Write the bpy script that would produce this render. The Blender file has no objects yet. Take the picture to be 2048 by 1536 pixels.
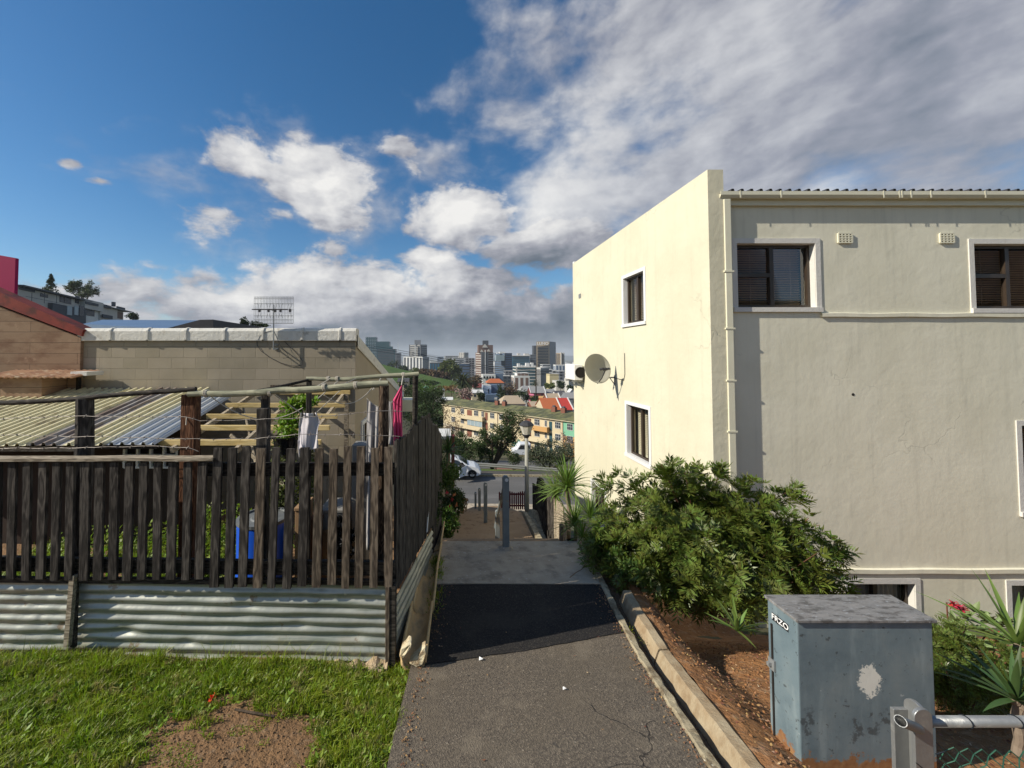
import bpy, math, random
import numpy as np
from mathutils import Vector, Matrix
R = math.radians
scn = bpy.context.scene
C = scn.collection
# ---------------------------------------------------------------- camera
F, PPX, HOR, PITCH = 770.0, 885.0, 710.0, 0.030
PPY = HOR - F*math.tan(PITCH)
cam_d = bpy.data.cameras.new('camera'); cam = bpy.data.objects.new('camera', cam_d); C.objects.link(cam)
cam_d.sensor_width = 36; cam_d.lens = F/2048*36
cam_d.shift_x = (1024-PPX)/2048; cam_d.shift_y = -(768-PPY)/2048
cam_d.clip_start = .05; cam_d.clip_end = 20000
cam.location = (0, 0, 0); cam.rotation_euler = (math.pi/2+PITCH, 0, 0)
scn.camera = cam
# ---------------------------------------------------------------- light
SUN_AZ, SUN_EL = math.atan2(-.97, -.25), R(34)      # azimuth measured from +Y towards +X
scn.view_settings.view_transform = 'Standard'; scn.view_settings.look = 'None'
scn.view_settings.exposure = 0.27; scn.view_settings.gamma = 1
sl = bpy.data.lights.new('sun', 'SUN'); sl.energy = 5.0; sl.angle = R(.5); sl.color = (1, .93, .80)
so = bpy.data.objects.new('sun', sl); C.objects.link(so)
sd = Vector((math.sin(SUN_AZ)*math.cos(SUN_EL), math.cos(SUN_AZ)*math.cos(SUN_EL), math.sin(SUN_EL)))
so.rotation_euler = sd.to_track_quat('Z', 'Y').to_euler()
so.location = sd*50


class NT:
    """compact node tree writer"""
    def __init__(s, tree): s.t = tree; s.n = tree.nodes; s.l = tree.links
    def node(s, typ, props=None, **ins):
        n = s.n.new(typ)
        for k, v in (props or {}).items(): setattr(n, k, v)
        for k, v in ins.items():
            key = int(k[1:]) if k[0] == 'i' and k[1:].isdigit() else k.replace('_', ' ')
            sock = n.inputs[key]
            if isinstance(v, bpy.types.NodeSocket): s.l.new(v, sock)
            else:
                if hasattr(sock, 'default_value') and hasattr(sock.default_value, '__len__') and len(sock.default_value) == 4 and len(v) == 3: v = (*v, 1)
                sock.default_value = v
        return n
    def math(s, op, a, b=0, c=0, clamp=False):
        return s.node('ShaderNodeMath', dict(operation=op, use_clamp=clamp), i0=a, i1=b, i2=c).outputs[0]
    def vmath(s, op, a, b=(0, 0, 0)):
        n = s.node('ShaderNodeVectorMath', dict(operation=op), i0=a, i1=b)
        return n.outputs['Value'] if op in ('LENGTH', 'DOT_PRODUCT') else n.outputs[0]
    def noise(s, vec, scale, detail=4, rough=.55, dist=0):
        return s.node('ShaderNodeTexNoise', None, Vector=vec, Scale=scale, Detail=detail, Roughness=rough, Distortion=dist).outputs[0]
    def ramp(s, fac, stops, interp='LINEAR'):
        n = s.node('ShaderNodeValToRGB', None, Fac=fac); cr = n.color_ramp; cr.interpolation = interp
        while len(cr.elements) > 1: cr.elements.remove(cr.elements[-1])
        for k, (p, c) in enumerate(stops):
            c = (c, c, c) if not hasattr(c, '__len__') else c
            e = cr.elements[0] if k == 0 else cr.elements.new(p)
            e.position = p; e.color = (*c[:3], 1)
        return n.outputs[0]
    def mapr(s, v, a, b, c=0, d=1, smooth=True):
        return s.node('ShaderNodeMapRange', dict(interpolation_type='SMOOTHSTEP' if smooth else 'LINEAR'), i0=v, i1=a, i2=b, i3=c, i4=d).outputs[0]
    def mix(s, f, a, b, blend='MIX'):
        n = s.node('ShaderNodeMix', dict(data_type='RGBA', blend_type=blend))
        for sock, v in ((n.inputs[0], f), (n.inputs[6], a), (n.inputs[7], b)):
            if isinstance(v, bpy.types.NodeSocket): s.l.new(v, sock)
            else: sock.default_value = v if not hasattr(v, '__len__') else (*v[:3], 1)
        return n.outputs[2]


# ---------------------------------------------------------------- sky with clouds
def pa(px, py):
    az = math.atan((px-PPX)/F); return az, math.atan(-(py-HOR)/F*math.cos(az))


def make_world():
    w = bpy.data.worlds.new('World'); scn.world = w; w.use_nodes = True
    nt = NT(w.node_tree); nt.n.clear()
    sky = nt.node('ShaderNodeTexSky', dict(sky_type='NISHITA', sun_disc=False, sun_elevation=SUN_EL, sun_rotation=SUN_AZ % (2*math.pi), air_density=1.0, dust_density=.5, ozone_density=3.0, altitude=100)).outputs[0]
    d = nt.node('ShaderNodeTexCoord').outputs['Generated']
    sp = nt.node('ShaderNodeSeparateXYZ', None, i0=d)
    x, y, z = sp.outputs
    az = nt.math('ARCTAN2', x, y); el = nt.math('ARCSINE', z)
    p = nt.node('ShaderNodeCombineXYZ', None, X=az, Y=el).outputs[0]
    # flattened direction for noise, warped
    nv = nt.node('ShaderNodeCombineXYZ', None, X=nt.math('MULTIPLY', az, 1.0), Y=nt.math('MULTIPLY', el, 1.7)).outputs[0]
    wob = nt.node('ShaderNodeTexNoise', None, Vector=nv, Scale=3.0, Detail=3.0)
    nvw = nt.vmath('ADD', nv, nt.vmath('MULTIPLY', nt.vmath('SUBTRACT', wob.outputs[1], (.5, .5, .5)), (.10, .10, .10)))
    pw = nt.vmath('ADD', p, nt.vmath('MULTIPLY', nt.vmath('SUBTRACT', wob.outputs[1], (.5, .5, .5)), (.13, .10, 0)))
    n1 = nt.noise(nvw, 4.6, 9, .53)
    n1s = nt.noise(nt.vmath('ADD', nvw, (-.035, .03, 0)), 4.6, 5, .50)
    n2 = nt.noise(nv, 1.7, 4, .5)

    def blobs(lst, src):
        out = None
        for (px, py, rx, ry, wgt) in lst:
            a, e = pa(px, py); ca = math.cos(a)
            ra = max(rx/F*ca*ca, .012); re = max(ry/F*ca, .01)
            v = nt.vmath('MULTIPLY', nt.vmath('SUBTRACT', src, (a, e, 0)), (1/ra, 1/re, 0))
            f = nt.math('MULTIPLY', nt.math('SUBTRACT', 1.0, nt.vmath('LENGTH', v)), wgt)
            out = f if out is None else nt.math('MAXIMUM', out, f)
        return out
    soft = blobs([(1420, 330, 560, 330, 1.5), (1050, 200, 230, 150, .6), (1250, 90, 360, 180, .95), (1900, 150, 700, 420, 1.6), (1700, 470, 560, 240, 1.3), (1500, -60, 700, 260, 1.2), (2500, 200, 700, 600, 1.8),
                  (1130, 430, 240, 150, 1.3), (640, 380, 330, 130, .62), (300, 350, 200, 60, .42), (860, 330, 130, 70, .55)], pw)
    hard = blobs([(930, 440, 175, 88, 1.25), (1080, 490, 230, 85, 1.2), (640, 372, 150, 105, 1.2), (470, 300, 125, 62, .95), (792, 300, 62, 36, .8), (545, 340, 100, 50, .75),
                  (160, 328, 40, 22, .75), (228, 380, 55, 18, .7), (425, 432, 90, 52, .55), (830, 345, 60, 32, .45), (560, 430, 130, 50, .5), (655, 500, 60, 40, .65),
                  (700, 565, 230, 62, 1.25), (865, 525, 105, 62, 1.15), (950, 570, 200, 60, 1.1), (470, 598, 290, 60, 1.15), (800, 640, 760, 95, 1.5), (1300, 640, 600, 130, 1.5), (1000, 690, 950, 65, 1.4),
                  (-300, 300, 200, 80, 1), (-700, 500, 300, 160, 1.2)], pw)
    n3 = nt.noise(nvw, 15.0, 7, .62)
    n3s = nt.noise(nt.vmath('ADD', nvw, (-.012, .012, 0)), 15.0, 5, .6)
    k = nt.math('MULTIPLY', nt.math('SUBTRACT', n1, .5), 2.4)
    k3 = nt.math('MULTIPLY', nt.math('SUBTRACT', n3, .5), 1.15)
    cov_h = nt.mapr(nt.math('ADD', nt.math('ADD', hard, k3), nt.math('MULTIPLY', k, .80)), .16, .58)
    cov_s = nt.mapr(nt.math('ADD', nt.math('ADD', soft, nt.math('MULTIPLY', k3, .6)), nt.math('MULTIPLY', k, 1.0)), -.02, .95)
    back = nt.mapr(nt.math('MULTIPLY', y, -1.0), .0, .25)
    cov_b = nt.math('MULTIPLY', nt.mapr(n2, .45, .62), back)
    cov = nt.math('MAXIMUM', nt.math('MAXIMUM', cov_h, nt.math('MULTIPLY', cov_s, .92)), cov_b)
    relief = nt.math('MULTIPLY', nt.math('ADD', nt.math('SUBTRACT', n1, n1s), nt.math('MULTIPLY', nt.math('SUBTRACT', n3, n3s), .35)), nt.mapr(cov_h, 0, .8, .5, 1.1))
    dark = blobs([(900, 665, 620, 60, 1.3), (1250, 665, 460, 110, 1.1), (700, 700, 900, 40, 1.2), (1080, 520, 180, 60, .6), (1800, 60, 500, 280, .28), (2000, 420, 500, 200, .2), (1950, 250, 300, 120, .15)], pw)
    lit = blobs([(920, 425, 130, 60, .9), (650, 355, 130, 80, .85), (480, 295, 90, 45, .65), (620, 560, 260, 45, .75), (870, 520, 80, 40, .75), (430, 585, 220, 40, .7), (1150, 350, 300, 170, .42), (1250, 250, 320, 140, .42), (1690, 375, 70, 45, .6), (1080, 400, 230, 90, .65), (300, 640, 200, 40, .5), (560, 625, 300, 40, .5), (1500, 120, 400, 160, .25), (800, 560, 200, 50, .6)], pw)
    b = nt.math('ADD', nt.math('ADD', .465, nt.math('MULTIPLY', nt.math('SUBTRACT', n1, .5), .45)), relief)
    b = nt.math('ADD', b, nt.math('MULTIPLY', nt.math('MAXIMUM', lit, 0), .55))
    b = nt.math('SUBTRACT', b, nt.math('MULTIPLY', nt.math('MINIMUM', nt.math('MAXIMUM', dark, 0), .75), .40))
    b = nt.math('ADD', b, nt.math('MULTIPLY', nt.math('SUBTRACT', n2, .5), .15))
    ccol = nt.ramp(b, [(0, (.095, .125, .165)), (.22, (.17, .20, .245)), (.42, (.34, .35, .40)), (.62, (.58, .585, .61)), (.9, (.86, .85, .83))])
    ccol = nt.mix(1.0, ccol, (10.2, 10.2, 10.2), 'MULTIPLY')
    skyc = nt.node('ShaderNodeHueSaturation', None, Hue=.497, Saturation=1.30, Value=1.12, Color=sky).outputs[0]
    # a little extra brightness just above the distant cloud deck comes from the sky model itself
    col = nt.mix(cov, skyc, ccol)
    bg = nt.node('ShaderNodeBackground', None, Color=col, Strength=.085).outputs[0]
    out = nt.node('ShaderNodeOutputWorld'); nt.l.new(bg, out.inputs[0])


make_world()


# ---------------------------------------------------------------- helpers
def P(px, py, d):
    u, v = (px-PPX)/F, -(py-PPY)/F
    c, s = math.cos(PITCH), math.sin(PITCH)
    y = c - v*s; z = s + v*c
    return Vector((u/y*d, d, z/y*d))


def Z(py, d): return P(PPX, py, d).z
def X(px, d, py=710): return P(px, py, d).x


def link(o, parent=None, kind=None, label=None, cat=None, group=None):
    C.objects.link(o)
    if parent is not None: o.parent = parent
    if kind: o['kind'] = kind
    if label: o['label'] = label
    if cat: o['category'] = cat
    if group: o['group'] = group
    return o


ORG = {}


def thing(name, loc, label, cat, group=None, rz=0):
    o = bpy.data.objects.new(name, None); o.empty_display_size = .1
    link(o, None, None, label, cat, group); o.location = loc; o.rotation_euler = (0, 0, rz)
    ORG[o.name] = Vector(loc)
    return o


def dup(root, loc, rz=0, label=None, group=None, scale=None):
    r = root.copy(); C.objects.link(r); r.location = loc; r.rotation_euler = (0, 0, rz); ORG[r.name] = Vector(loc)
    if scale: r.scale = scale if hasattr(scale, '__len__') else (scale,)*3
    if label: r['label'] = label
    if group: r['group'] = group
    for ch in list(root.children):
        c = ch.copy(); C.objects.link(c); c.parent = r
        for g in list(ch.children):
            e = g.copy(); C.objects.link(e); e.parent = c
    return r


class MB:
    def __init__(s): s.v = []; s.f = []
    def add(s, vs, fs):
        b = len(s.v); s.v += [tuple(v) for v in vs]; s.f += [tuple(i+b for i in f) for f in fs]; return s
    def box(s, x0, x1, y0, y1, z0, z1, M=None):
        vs = [Vector((x, y, z)) for z in (z0, z1) for y in (y0, y1) for x in (x0, x1)]
        if M is not None: vs = [M @ v for v in vs]
        return s.add(vs, [(0, 2, 3, 1), (4, 5, 7, 6), (0, 1, 5, 4), (2, 6, 7, 3), (0, 4, 6, 2), (1, 3, 7, 5)])
    def bar(s, a, b, w, h, up=(0, 0, 1), w2=None, h2=None):
        a, b = Vector(a), Vector(b); d = (b-a).normalized(); up = Vector(up)
        if abs(d.dot(up)) > .99: up = Vector((0, 1, 0))
        sx = d.cross(up).normalized(); uz = sx.cross(d)
        w2 = w if w2 is None else w2; h2 = h if h2 is None else h2
        vs = [p+sx*i*ww/2+uz*j*hh/2 for p, ww, hh in ((a, w, h), (b, w2, h2)) for i, j in ((-1, -1), (1, -1), (1, 1), (-1, 1))]
        return s.add(vs, [(3, 2, 1, 0), (4, 5, 6, 7), (0, 1, 5, 4), (1, 2, 6, 5), (2, 3, 7, 6), (3, 0, 4, 7)])
    def tube(s, pts, r, n=8, r2=None, cap=True):
        pts = [Vector(p) for p in pts]; k = len(pts); rr = r if hasattr(r, '__len__') else [r+((r2 if r2 is not None else r)-r)*i/max(k-1, 1) for i in range(k)]
        b = len(s.v); prev = None
        for i, p in enumerate(pts):
            d = (pts[min(i+1, k-1)]-pts[max(i-1, 0)]).normalized()
            if prev is None:
                a = Vector((0, 0, 1)) if abs(d.z) < .9 else Vector((1, 0, 0)); u = d.cross(a).normalized()
            else: u = (prev-d*prev.dot(d)).normalized()
            prev = u; w = d.cross(u)
            for j in range(n):
                t = 2*math.pi*j/n; s.v.append(tuple(p+(u*math.cos(t)+w*math.sin(t))*rr[i]))
        for i in range(k-1):
            for j in range(n):
                s.f.append((b+i*n+j, b+i*n+(j+1) % n, b+(i+1)*n+(j+1) % n, b+(i+1)*n+j))
        if cap:
            s.f.append(tuple(b+j for j in range(n))[::-1]); s.f.append(tuple(b+(k-1)*n+j for j in range(n)))
        return s
    def lathe(s, c, prof, n=20, axis=None):
        """prof: (r, z) pairs"""
        b = len(s.v); M = (axis or Matrix.Identity(3)); c = Vector(c)
        for r, z in prof:
            for j in range(n):
                t = 2*math.pi*j/n; s.v.append(tuple(c+M @ Vector((r*math.cos(t), r*math.sin(t), z))))
        for i in range(len(prof)-1):
            for j in range(n): s.f.append((b+i*n+j, b+i*n+(j+1) % n, b+(i+1)*n+(j+1) % n, b+(i+1)*n+j))
        return s
    def prism(s, poly, ext):
        """poly: list of 3D points, extruded by vector ext"""
        n = len(poly); e = Vector(ext); vs = [Vector(p) for p in poly]; vs += [v+e for v in vs]
        return s.add(vs, [tuple(range(n))[::-1], tuple(range(n, 2*n))]+[(i, (i+1) % n, n+(i+1) % n, n+i) for i in range(n)])
    def grid(s, pts, nu, nv):
        """pts: nu*nv points row by row"""
        b = len(s.v); s.v += [tuple(p) for p in pts]
        for i in range(nu-1):
            for j in range(nv-1): s.f.append((b+i*nv+j, b+i*nv+j+1, b+(i+1)*nv+j+1, b+(i+1)*nv+j))
        return s
    def build(s, name, mat, parent=None, smooth=False, bevel=0, org=None, solid=0, sub=0, **kw):
        if org is None:
            org = Vector((0, 0, 0))
            q = parent
            while q is not None:
                if q.name in ORG: org = ORG[q.name]; break
                q = q.parent
            if parent is None:
                a = np.array(s.v); org = Vector(((a[:, 0].min()+a[:, 0].max())/2, (a[:, 1].min()+a[:, 1].max())/2, a[:, 2].min()))
        me = bpy.data.meshes.new(name)
        me.from_pydata([(v[0]-org[0], v[1]-org[1], v[2]-org[2]) for v in s.v], [], s.f)
        import bmesh
        if len(s.f) < 60000:
            bm = bmesh.new(); bm.from_mesh(me); bmesh.ops.recalc_face_normals(bm, faces=bm.faces); bm.to_mesh(me); bm.free()
        if smooth: me.shade_smooth()
        me.materials.append(mat)
        o = bpy.data.objects.new(name, me); link(o, parent, **kw)
        if parent is None: o.location = org; ORG[o.name] = Vector(org)
        if sub: m = o.modifiers.new('sub', 'SUBSURF'); m.levels = m.render_levels = sub
        if solid: m = o.modifiers.new('sol', 'SOLIDIFY'); m.thickness = solid
        if bevel:
            m = o.modifiers.new('bev', 'BEVEL'); m.width = bevel; m.segments = 2; m.limit_method = 'ANGLE'
        return o


def arr_mesh(name, V, Fq, mat, parent=None, org=(0, 0, 0), smooth=False, **kw):
    """fast build from numpy arrays; Fq: (n,4) or (n,3)"""
    me = bpy.data.meshes.new(name); V = np.asarray(V, dtype=np.float32)-np.array(org, dtype=np.float32); Fq = np.asarray(Fq, dtype=np.int32)
    me.vertices.add(len(V)); me.vertices.foreach_set('co', V.ravel())
    k = Fq.shape[1]; me.loops.add(Fq.size); me.loops.foreach_set('vertex_index', Fq.ravel())
    me.polygons.add(len(Fq)); me.polygons.foreach_set('loop_start', np.arange(0, Fq.size, k, dtype=np.int32))
    me.polygons.foreach_set('loop_total', np.full(len(Fq), k, dtype=np.int32)); me.update(calc_edges=True)
    if smooth: me.shade_smooth()
    me.materials.append(mat)
    o = bpy.data.objects.new(name, me); link(o, parent, **kw)
    if parent is None: o.location = org; ORG[o.name] = Vector(org)
    return o


# ---------------------------------------------------------------- materials
MAT = {}


def mat(name, c1, c2=None, s=4, st=(1, 1, 1), rough=.8, bump=0, bs=60, bst=None, metal=0, c3=None, s3=2, t3=.6, w3=.08, spec=.3, isl=0, c4=None, s4=20, t4=.65, det=5, trans=0, bd=5, rough2=None):
    if name in MAT: return MAT[name]
    m = bpy.data.materials.new(name); m.use_nodes = True; nt = NT(m.node_tree); nt.n.clear()
    co = nt.node('ShaderNodeTexCoord').outputs['Object']
    cm = nt.node('ShaderNodeMapping', None, Vector=co, Scale=st).outputs[0] if st != (1, 1, 1) else co
    c2 = c2 or tuple(x*.85 for x in c1)
    fac = nt.noise(cm, s, det, .6)
    col = nt.ramp(fac, [(.32, c1), (.68, c2)])
    if isl:
        ri = nt.node('ShaderNodeNewGeometry').outputs['Random Per Island']
        val = nt.mapr(ri, 0, 1, 1-isl, 1+isl, False)
        col = nt.node('ShaderNodeHueSaturation', None, Hue=nt.mapr(ri, 0, 1, .5-isl*.085, .5+isl*.05, False), Value=val, Color=col).outputs[0]
    if c3:
        f3 = nt.mapr(nt.noise(cm, s3, 6, .62), t3-w3, t3+w3)
        col = nt.mix(f3, col, c3)
    if c4:
        f4 = nt.mapr(nt.noise(cm, s4, 4, .6), t4-.04, t4+.04)
        col = nt.mix(f4, col, c4)
    bs_ = nt.node('ShaderNodeBsdfPrincipled', None, Base_Color=col, Roughness=rough, Metallic=metal)
    bs_.inputs['Specular IOR Level'].default_value = spec
    if rough2 is not None: nt.l.new(nt.mapr(nt.noise(cm, s*2.3, 4), .3, .7, rough, rough2), bs_.inputs['Roughness'])
    if bump:
        bm_ = nt.node('ShaderNodeMapping', None, Vector=co, Scale=bst).outputs[0] if bst else cm
        h = nt.noise(bm_, bs, bd, .6)
        b = nt.node('ShaderNodeBump', None, Strength=1.0, Distance=bump, Height=h)
        nt.l.new(b.outputs[0], bs_.inputs['Normal'])
    surf = bs_.outputs[0]
    if trans:
        tr = nt.node('ShaderNodeBsdfTranslucent', None, Color=nt.mix(1, col, (1.3, 1.5, .7), 'MULTIPLY')).outputs[0]
        surf = nt.node('ShaderNodeMixShader', None, i0=trans, i1=surf, i2=tr).outputs[0]
    out = nt.node('ShaderNodeOutputMaterial'); nt.l.new(surf, out.inputs[0])
    MAT[name] = m; return m


def custom(name, fn):
    m = bpy.data.materials.new(name); m.use_nodes = True; nt = NT(m.node_tree); nt.n.clear()
    co = nt.node('ShaderNodeTexCoord').outputs['Object']
    surf = fn(nt, co)
    out = nt.node('ShaderNodeOutputMaterial'); nt.l.new(surf, out.inputs[0]); MAT[name] = m; return m


def principled(nt, col, rough, metal=0, spec=.3, normal=None):
    b = nt.node('ShaderNodeBsdfPrincipled', None, Base_Color=col, Roughness=rough, Metallic=metal); b.inputs['Specular IOR Level'].default_value = spec
    if normal is not None: nt.l.new(normal, b.inputs['Normal'])
    return b.outputs[0]


def f_asphalt(nt, co):
    sp = nt.node('ShaderNodeTexVoronoi', None, Vector=co, Scale=130.0)
    g = nt.noise(co, 90, 3, .7); big = nt.noise(co, 1.6, 5, .6)
    col = nt.ramp(sp.outputs['Color'], [(.1, (.070, .058, .047)), (.6, (.135, .112, .086)), (.9, (.205, .168, .125)), (1, (.42, .36, .28))])
    col = nt.mix(nt.mapr(big, .42, .66), col, nt.mix(.5, col, (.13, .105, .075)))
    col = nt.mix(nt.mapr(nt.noise(co, 7, 6, .65), .66, .72), col, (.05, .045, .04))
    col = nt.mix(nt.mapr(nt.noise(co, 17, 3, .5), .73, .76), col, (.17, .15, .12))
    wv = nt.vmath('ADD', co, nt.vmath('MULTIPLY', nt.node('ShaderNodeTexNoise', None, Vector=co, Scale=3.0, Detail=6.0).outputs[1], (.5, .5, .5)))
    vr = nt.node('ShaderNodeTexVoronoi', dict(feature='DISTANCE_TO_EDGE'), Vector=wv, Scale=.8).outputs[0]
    crack = nt.math('MULTIPLY', nt.mapr(vr, .0, .006, 1, 0), nt.mapr(nt.noise(co, 1.1, 2), .50, .56))
    col = nt.mix(nt.math('MULTIPLY', crack, .8), col, (.025, .022, .02))
    col = nt.mix(nt.mapr(nt.noise(nt.vmath('ADD', co, (5, 5, 5)), 3.2, 5, .6), .55, .68, 0, .45), col, (.21, .175, .13))
    h = nt.math('SUBTRACT', nt.math('ADD', sp.outputs['Distance'], nt.math('MULTIPLY', g, .8)), nt.math('MULTIPLY', crack, 1.5))
    return principled(nt, col, .85, 0, .3, nt.node('ShaderNodeBump', None, Strength=.8, Distance=.004, Height=h).outputs[0])


def f_blockwall(nt, co):
    s = nt.node('ShaderNodeSeparateXYZ', None, i0=co)
    v = nt.node('ShaderNodeCombineXYZ', None, X=s.outputs[0], Y=s.outputs[2]).outputs[0]
    wv = nt.vmath('ADD', v, nt.vmath('MULTIPLY', nt.vmath('SUBTRACT', nt.node('ShaderNodeTexNoise', None, Vector=v, Scale=3.0, Detail=3.0).outputs[1], (.5, .5, .5)), (.012, .012, 0)))
    br = nt.node('ShaderNodeTexBrick', dict(offset=.5), Vector=wv, Color1=(.31, .27, .20), Color2=(.36, .31, .235), Mortar=(.30, .262, .195), Scale=1.0, Mortar_Size=.006, Mortar_Smooth=.6, Bias=0, Brick_Width=.43, Row_Height=.197)
    big = nt.noise(v, 1.3, 5, .6)
    col = nt.mix(nt.mapr(big, .35, .7), br.outputs[0], nt.mix(1, br.outputs[0], (.86, .86, .84), 'MULTIPLY'))
    st = nt.noise(nt.node('ShaderNodeMapping', None, Vector=v, Scale=(5, .6, 1)).outputs[0], 2, 4)
    col = nt.mix(nt.mapr(st, .6, .8, 0, .35), col, (.2, .17, .12))
    h = nt.math('ADD', nt.math('MULTIPLY', br.outputs[1], -1.0), nt.math('MULTIPLY', nt.noise(v, 25, 5, .6), .25))
    return principled(nt, col, .85, 0, .2, nt.node('ShaderNodeBump', None, Strength=.75, Distance=.010, Height=h).outputs[0])


def f_plaster(c1, c2, dirt=.25, hb=.010):
    def fn(nt, co):
        a = nt.noise(co, .9, 5, .6); b = nt.noise(co, 4, 6, .65)
        col = nt.mix(nt.mapr(a, .35, .65), c1, c2)
        col = nt.mix(nt.mapr(b, .55, .8, 0, .35), col, tuple(x*.8 for x in c1))
        stv = nt.node('ShaderNodeMapping', None, Vector=co, Scale=(5, 5, .35)).outputs[0]
        st = nt.noise(stv, 1.6, 5, .6)
        col = nt.mix(nt.mapr(st, .50, .72, 0, dirt), col, tuple(x*.55 for x in c2))
        # hairline cracks and small pits
        vr = nt.node('ShaderNodeTexVoronoi', dict(feature='DISTANCE_TO_EDGE'), Vector=nt.vmath('ADD', co, nt.vmath('MULTIPLY', nt.node('ShaderNodeTexNoise', None, Vector=co, Scale=2.0, Detail=6.0).outputs[1], (.9, .9, .9))), Scale=.55).outputs[0]
        crack = nt.math('MULTIPLY', nt.mapr(vr, .0, .006, 1, 0), nt.mapr(nt.noise(co, .8, 2), .5, .6))
        col = nt.mix(nt.math('MULTIPLY', crack, .3), col, tuple(x*.5 for x in c1))
        h = nt.math('ADD', nt.math('MULTIPLY', nt.noise(co, 2.2, 3, .5), 2.2), nt.math('ADD', nt.math('MULTIPLY', nt.noise(co, 11, 5, .6), .8), nt.math('MULTIPLY', nt.noise(co, 70, 3, .6), .16)))
        h = nt.math('SUBTRACT', h, nt.math('MULTIPLY', crack, .25))
        return principled(nt, col, .82, 0, .25, nt.node('ShaderNodeBump', None, Strength=1, Distance=hb, Height=h).outputs[0])
    return fn


def f_wood(c1, c2, c3, vert=True, ring=1.0):
    def fn(nt, co):
        gi = nt.node('ShaderNodeObjectInfo').outputs['Random']
        off = nt.node('ShaderNodeCombineXYZ', None, X=nt.math('MULTIPLY', gi, 37.0), Y=nt.math('MULTIPLY', gi, 11.0), Z=nt.math('MULTIPLY', gi, 53.0)).outputs[0]
        c = nt.vmath('ADD', co, off)
        sc = (1, 1, .045) if vert else (.045, 1, 1)
        g = nt.node('ShaderNodeMapping', None, Vector=c, Scale=sc).outputs[0]
        g2 = nt.node('ShaderNodeMapping', None, Vector=c, Scale=tuple(1 if q == 1 else .22 for q in sc)).outputs[0]
        knot = nt.noise(g2, 9, 3, .6)
        wv = nt.math('SINE', nt.math('MULTIPLY', knot, 60*ring))
        n = nt.noise(g, 110, 5, .65)
        f = nt.math('ADD', nt.math('MULTIPLY', n, .72), nt.math('MULTIPLY', nt.math('ADD', wv, 1.0), .14))
        col = nt.ramp(f, [(.30, c1), (.52, c2), (.72, c3)])
        col = nt.mix(nt.mapr(nt.noise(c, 6, 5, .6), .55, .75, 0, .55), col, tuple(x*.5 for x in c1))
        val = nt.mapr(gi, 0, 1, .78, 1.2, False)
        col = nt.node('ShaderNodeHueSaturation', None, Value=val, Color=col).outputs[0]
        return principled(nt, col, .82, 0, .2, nt.node('ShaderNodeBump', None, Strength=.9, Distance=.004, Height=f).outputs[0])
    return fn


def f_cabinet(nt, co):
    s = nt.node('ShaderNodeSeparateXYZ', None, i0=co); z = s.outputs[2]
    n = nt.noise(co, 4, 7, .62); f = nt.noise(co, 22, 6, .7)
    col = nt.ramp(n, [(.3, (.10, .142, .165)), (.5, (.14, .188, .21)), (.7, (.185, .225, .235))])
    str_ = nt.noise(nt.node('ShaderNodeMapping', None, Vector=co, Scale=(11, 11, 2.5)).outputs[0], 1, 4)
    col = nt.mix(nt.mapr(str_, .5, .72, 0, .5), col, (.27, .325, .335))
    col = nt.mix(nt.mapr(f, .60, .64, 0, .8), col, (.05, .06, .062))
    # scuffs bright
    sc = nt.noise(nt.vmath('ADD', co, (3, 1, 7)), 9, 7, .75)
    col = nt.mix(nt.mapr(sc, .655, .70, 0, .65), col, (.50, .54, .53))
    # splash of pale paint
    dv = nt.vmath('MULTIPLY', nt.vmath('SUBTRACT', co, (.015, -.1, .57)), (1/.06, .01, 1/.085))
    r = nt.math('ADD', nt.vmath('LENGTH', dv), nt.math('MULTIPLY', nt.math('SUBTRACT', nt.noise(co, 30, 7, .75), .5), 2.6))
    col = nt.mix(nt.mapr(r, .85, 1.0, 1, 0), col, (.66, .66, .60))
    # rubbed dark patches lower down
    dk = nt.math('MULTIPLY', nt.mapr(nt.noise(nt.vmath('ADD', co, (9, 2, 1)), 8, 6, .7), .55, .60), nt.math('MULTIPLY', nt.mapr(z, .20, .27), nt.mapr(z, .38, .46, 1, 0)))
    col = nt.mix(nt.math('MULTIPLY', dk, .75), col, (.045, .055, .06))
    # rust and lost paint towards the base (wear with its own edge)
    edge = nt.math('ADD', z, nt.math('MULTIPLY', nt.math('SUBTRACT', nt.noise(co, 14, 7, .7), .5), .34))
    col = nt.mix(nt.mapr(edge, .155, .175, 1, 0), col, nt.ramp(nt.noise(co, 30, 5), [(.3, (.20, .085, .035)), (.7, (.30, .17, .08))]))
    h = nt.math('ADD', nt.math('MULTIPLY', n, .6), nt.math('MULTIPLY', f, .5))
    return principled(nt, col, .55, 0, .4, nt.node('ShaderNodeBump', None, Strength=.6, Distance=.004, Height=h).outputs[0])


def f_corr(nt, co):
    n = nt.noise(co, 3, 5, .6); f = nt.noise(co, 40, 4, .6)
    col = nt.ramp(n, [(.3, (.29, .31, .27)), (.55, (.40, .405, .35)), (.75, (.47, .44, .35))])
    s = nt.node('ShaderNodeMapping', None, Vector=co, Scale=(.5, 1, 9)).outputs[0]
    col = nt.mix(nt.mapr(nt.noise(s, 3, 5), .50, .70, 0, .75), col, (.15, .18, .13))
    col = nt.mix(nt.mapr(nt.noise(co, 5.5, 7, .7), .60, .66, 0, .8), col, (.22, .15, .085))
    h = nt.math('ADD', nt.math('MULTIPLY', nt.noise(co, 5, 3), 1.0), nt.math('MULTIPLY', f, .04))
    return principled(nt, col, .40, .42, .5, nt.node('ShaderNodeBump', None, Strength=.6, Distance=.012, Height=h).outputs[0])


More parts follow.
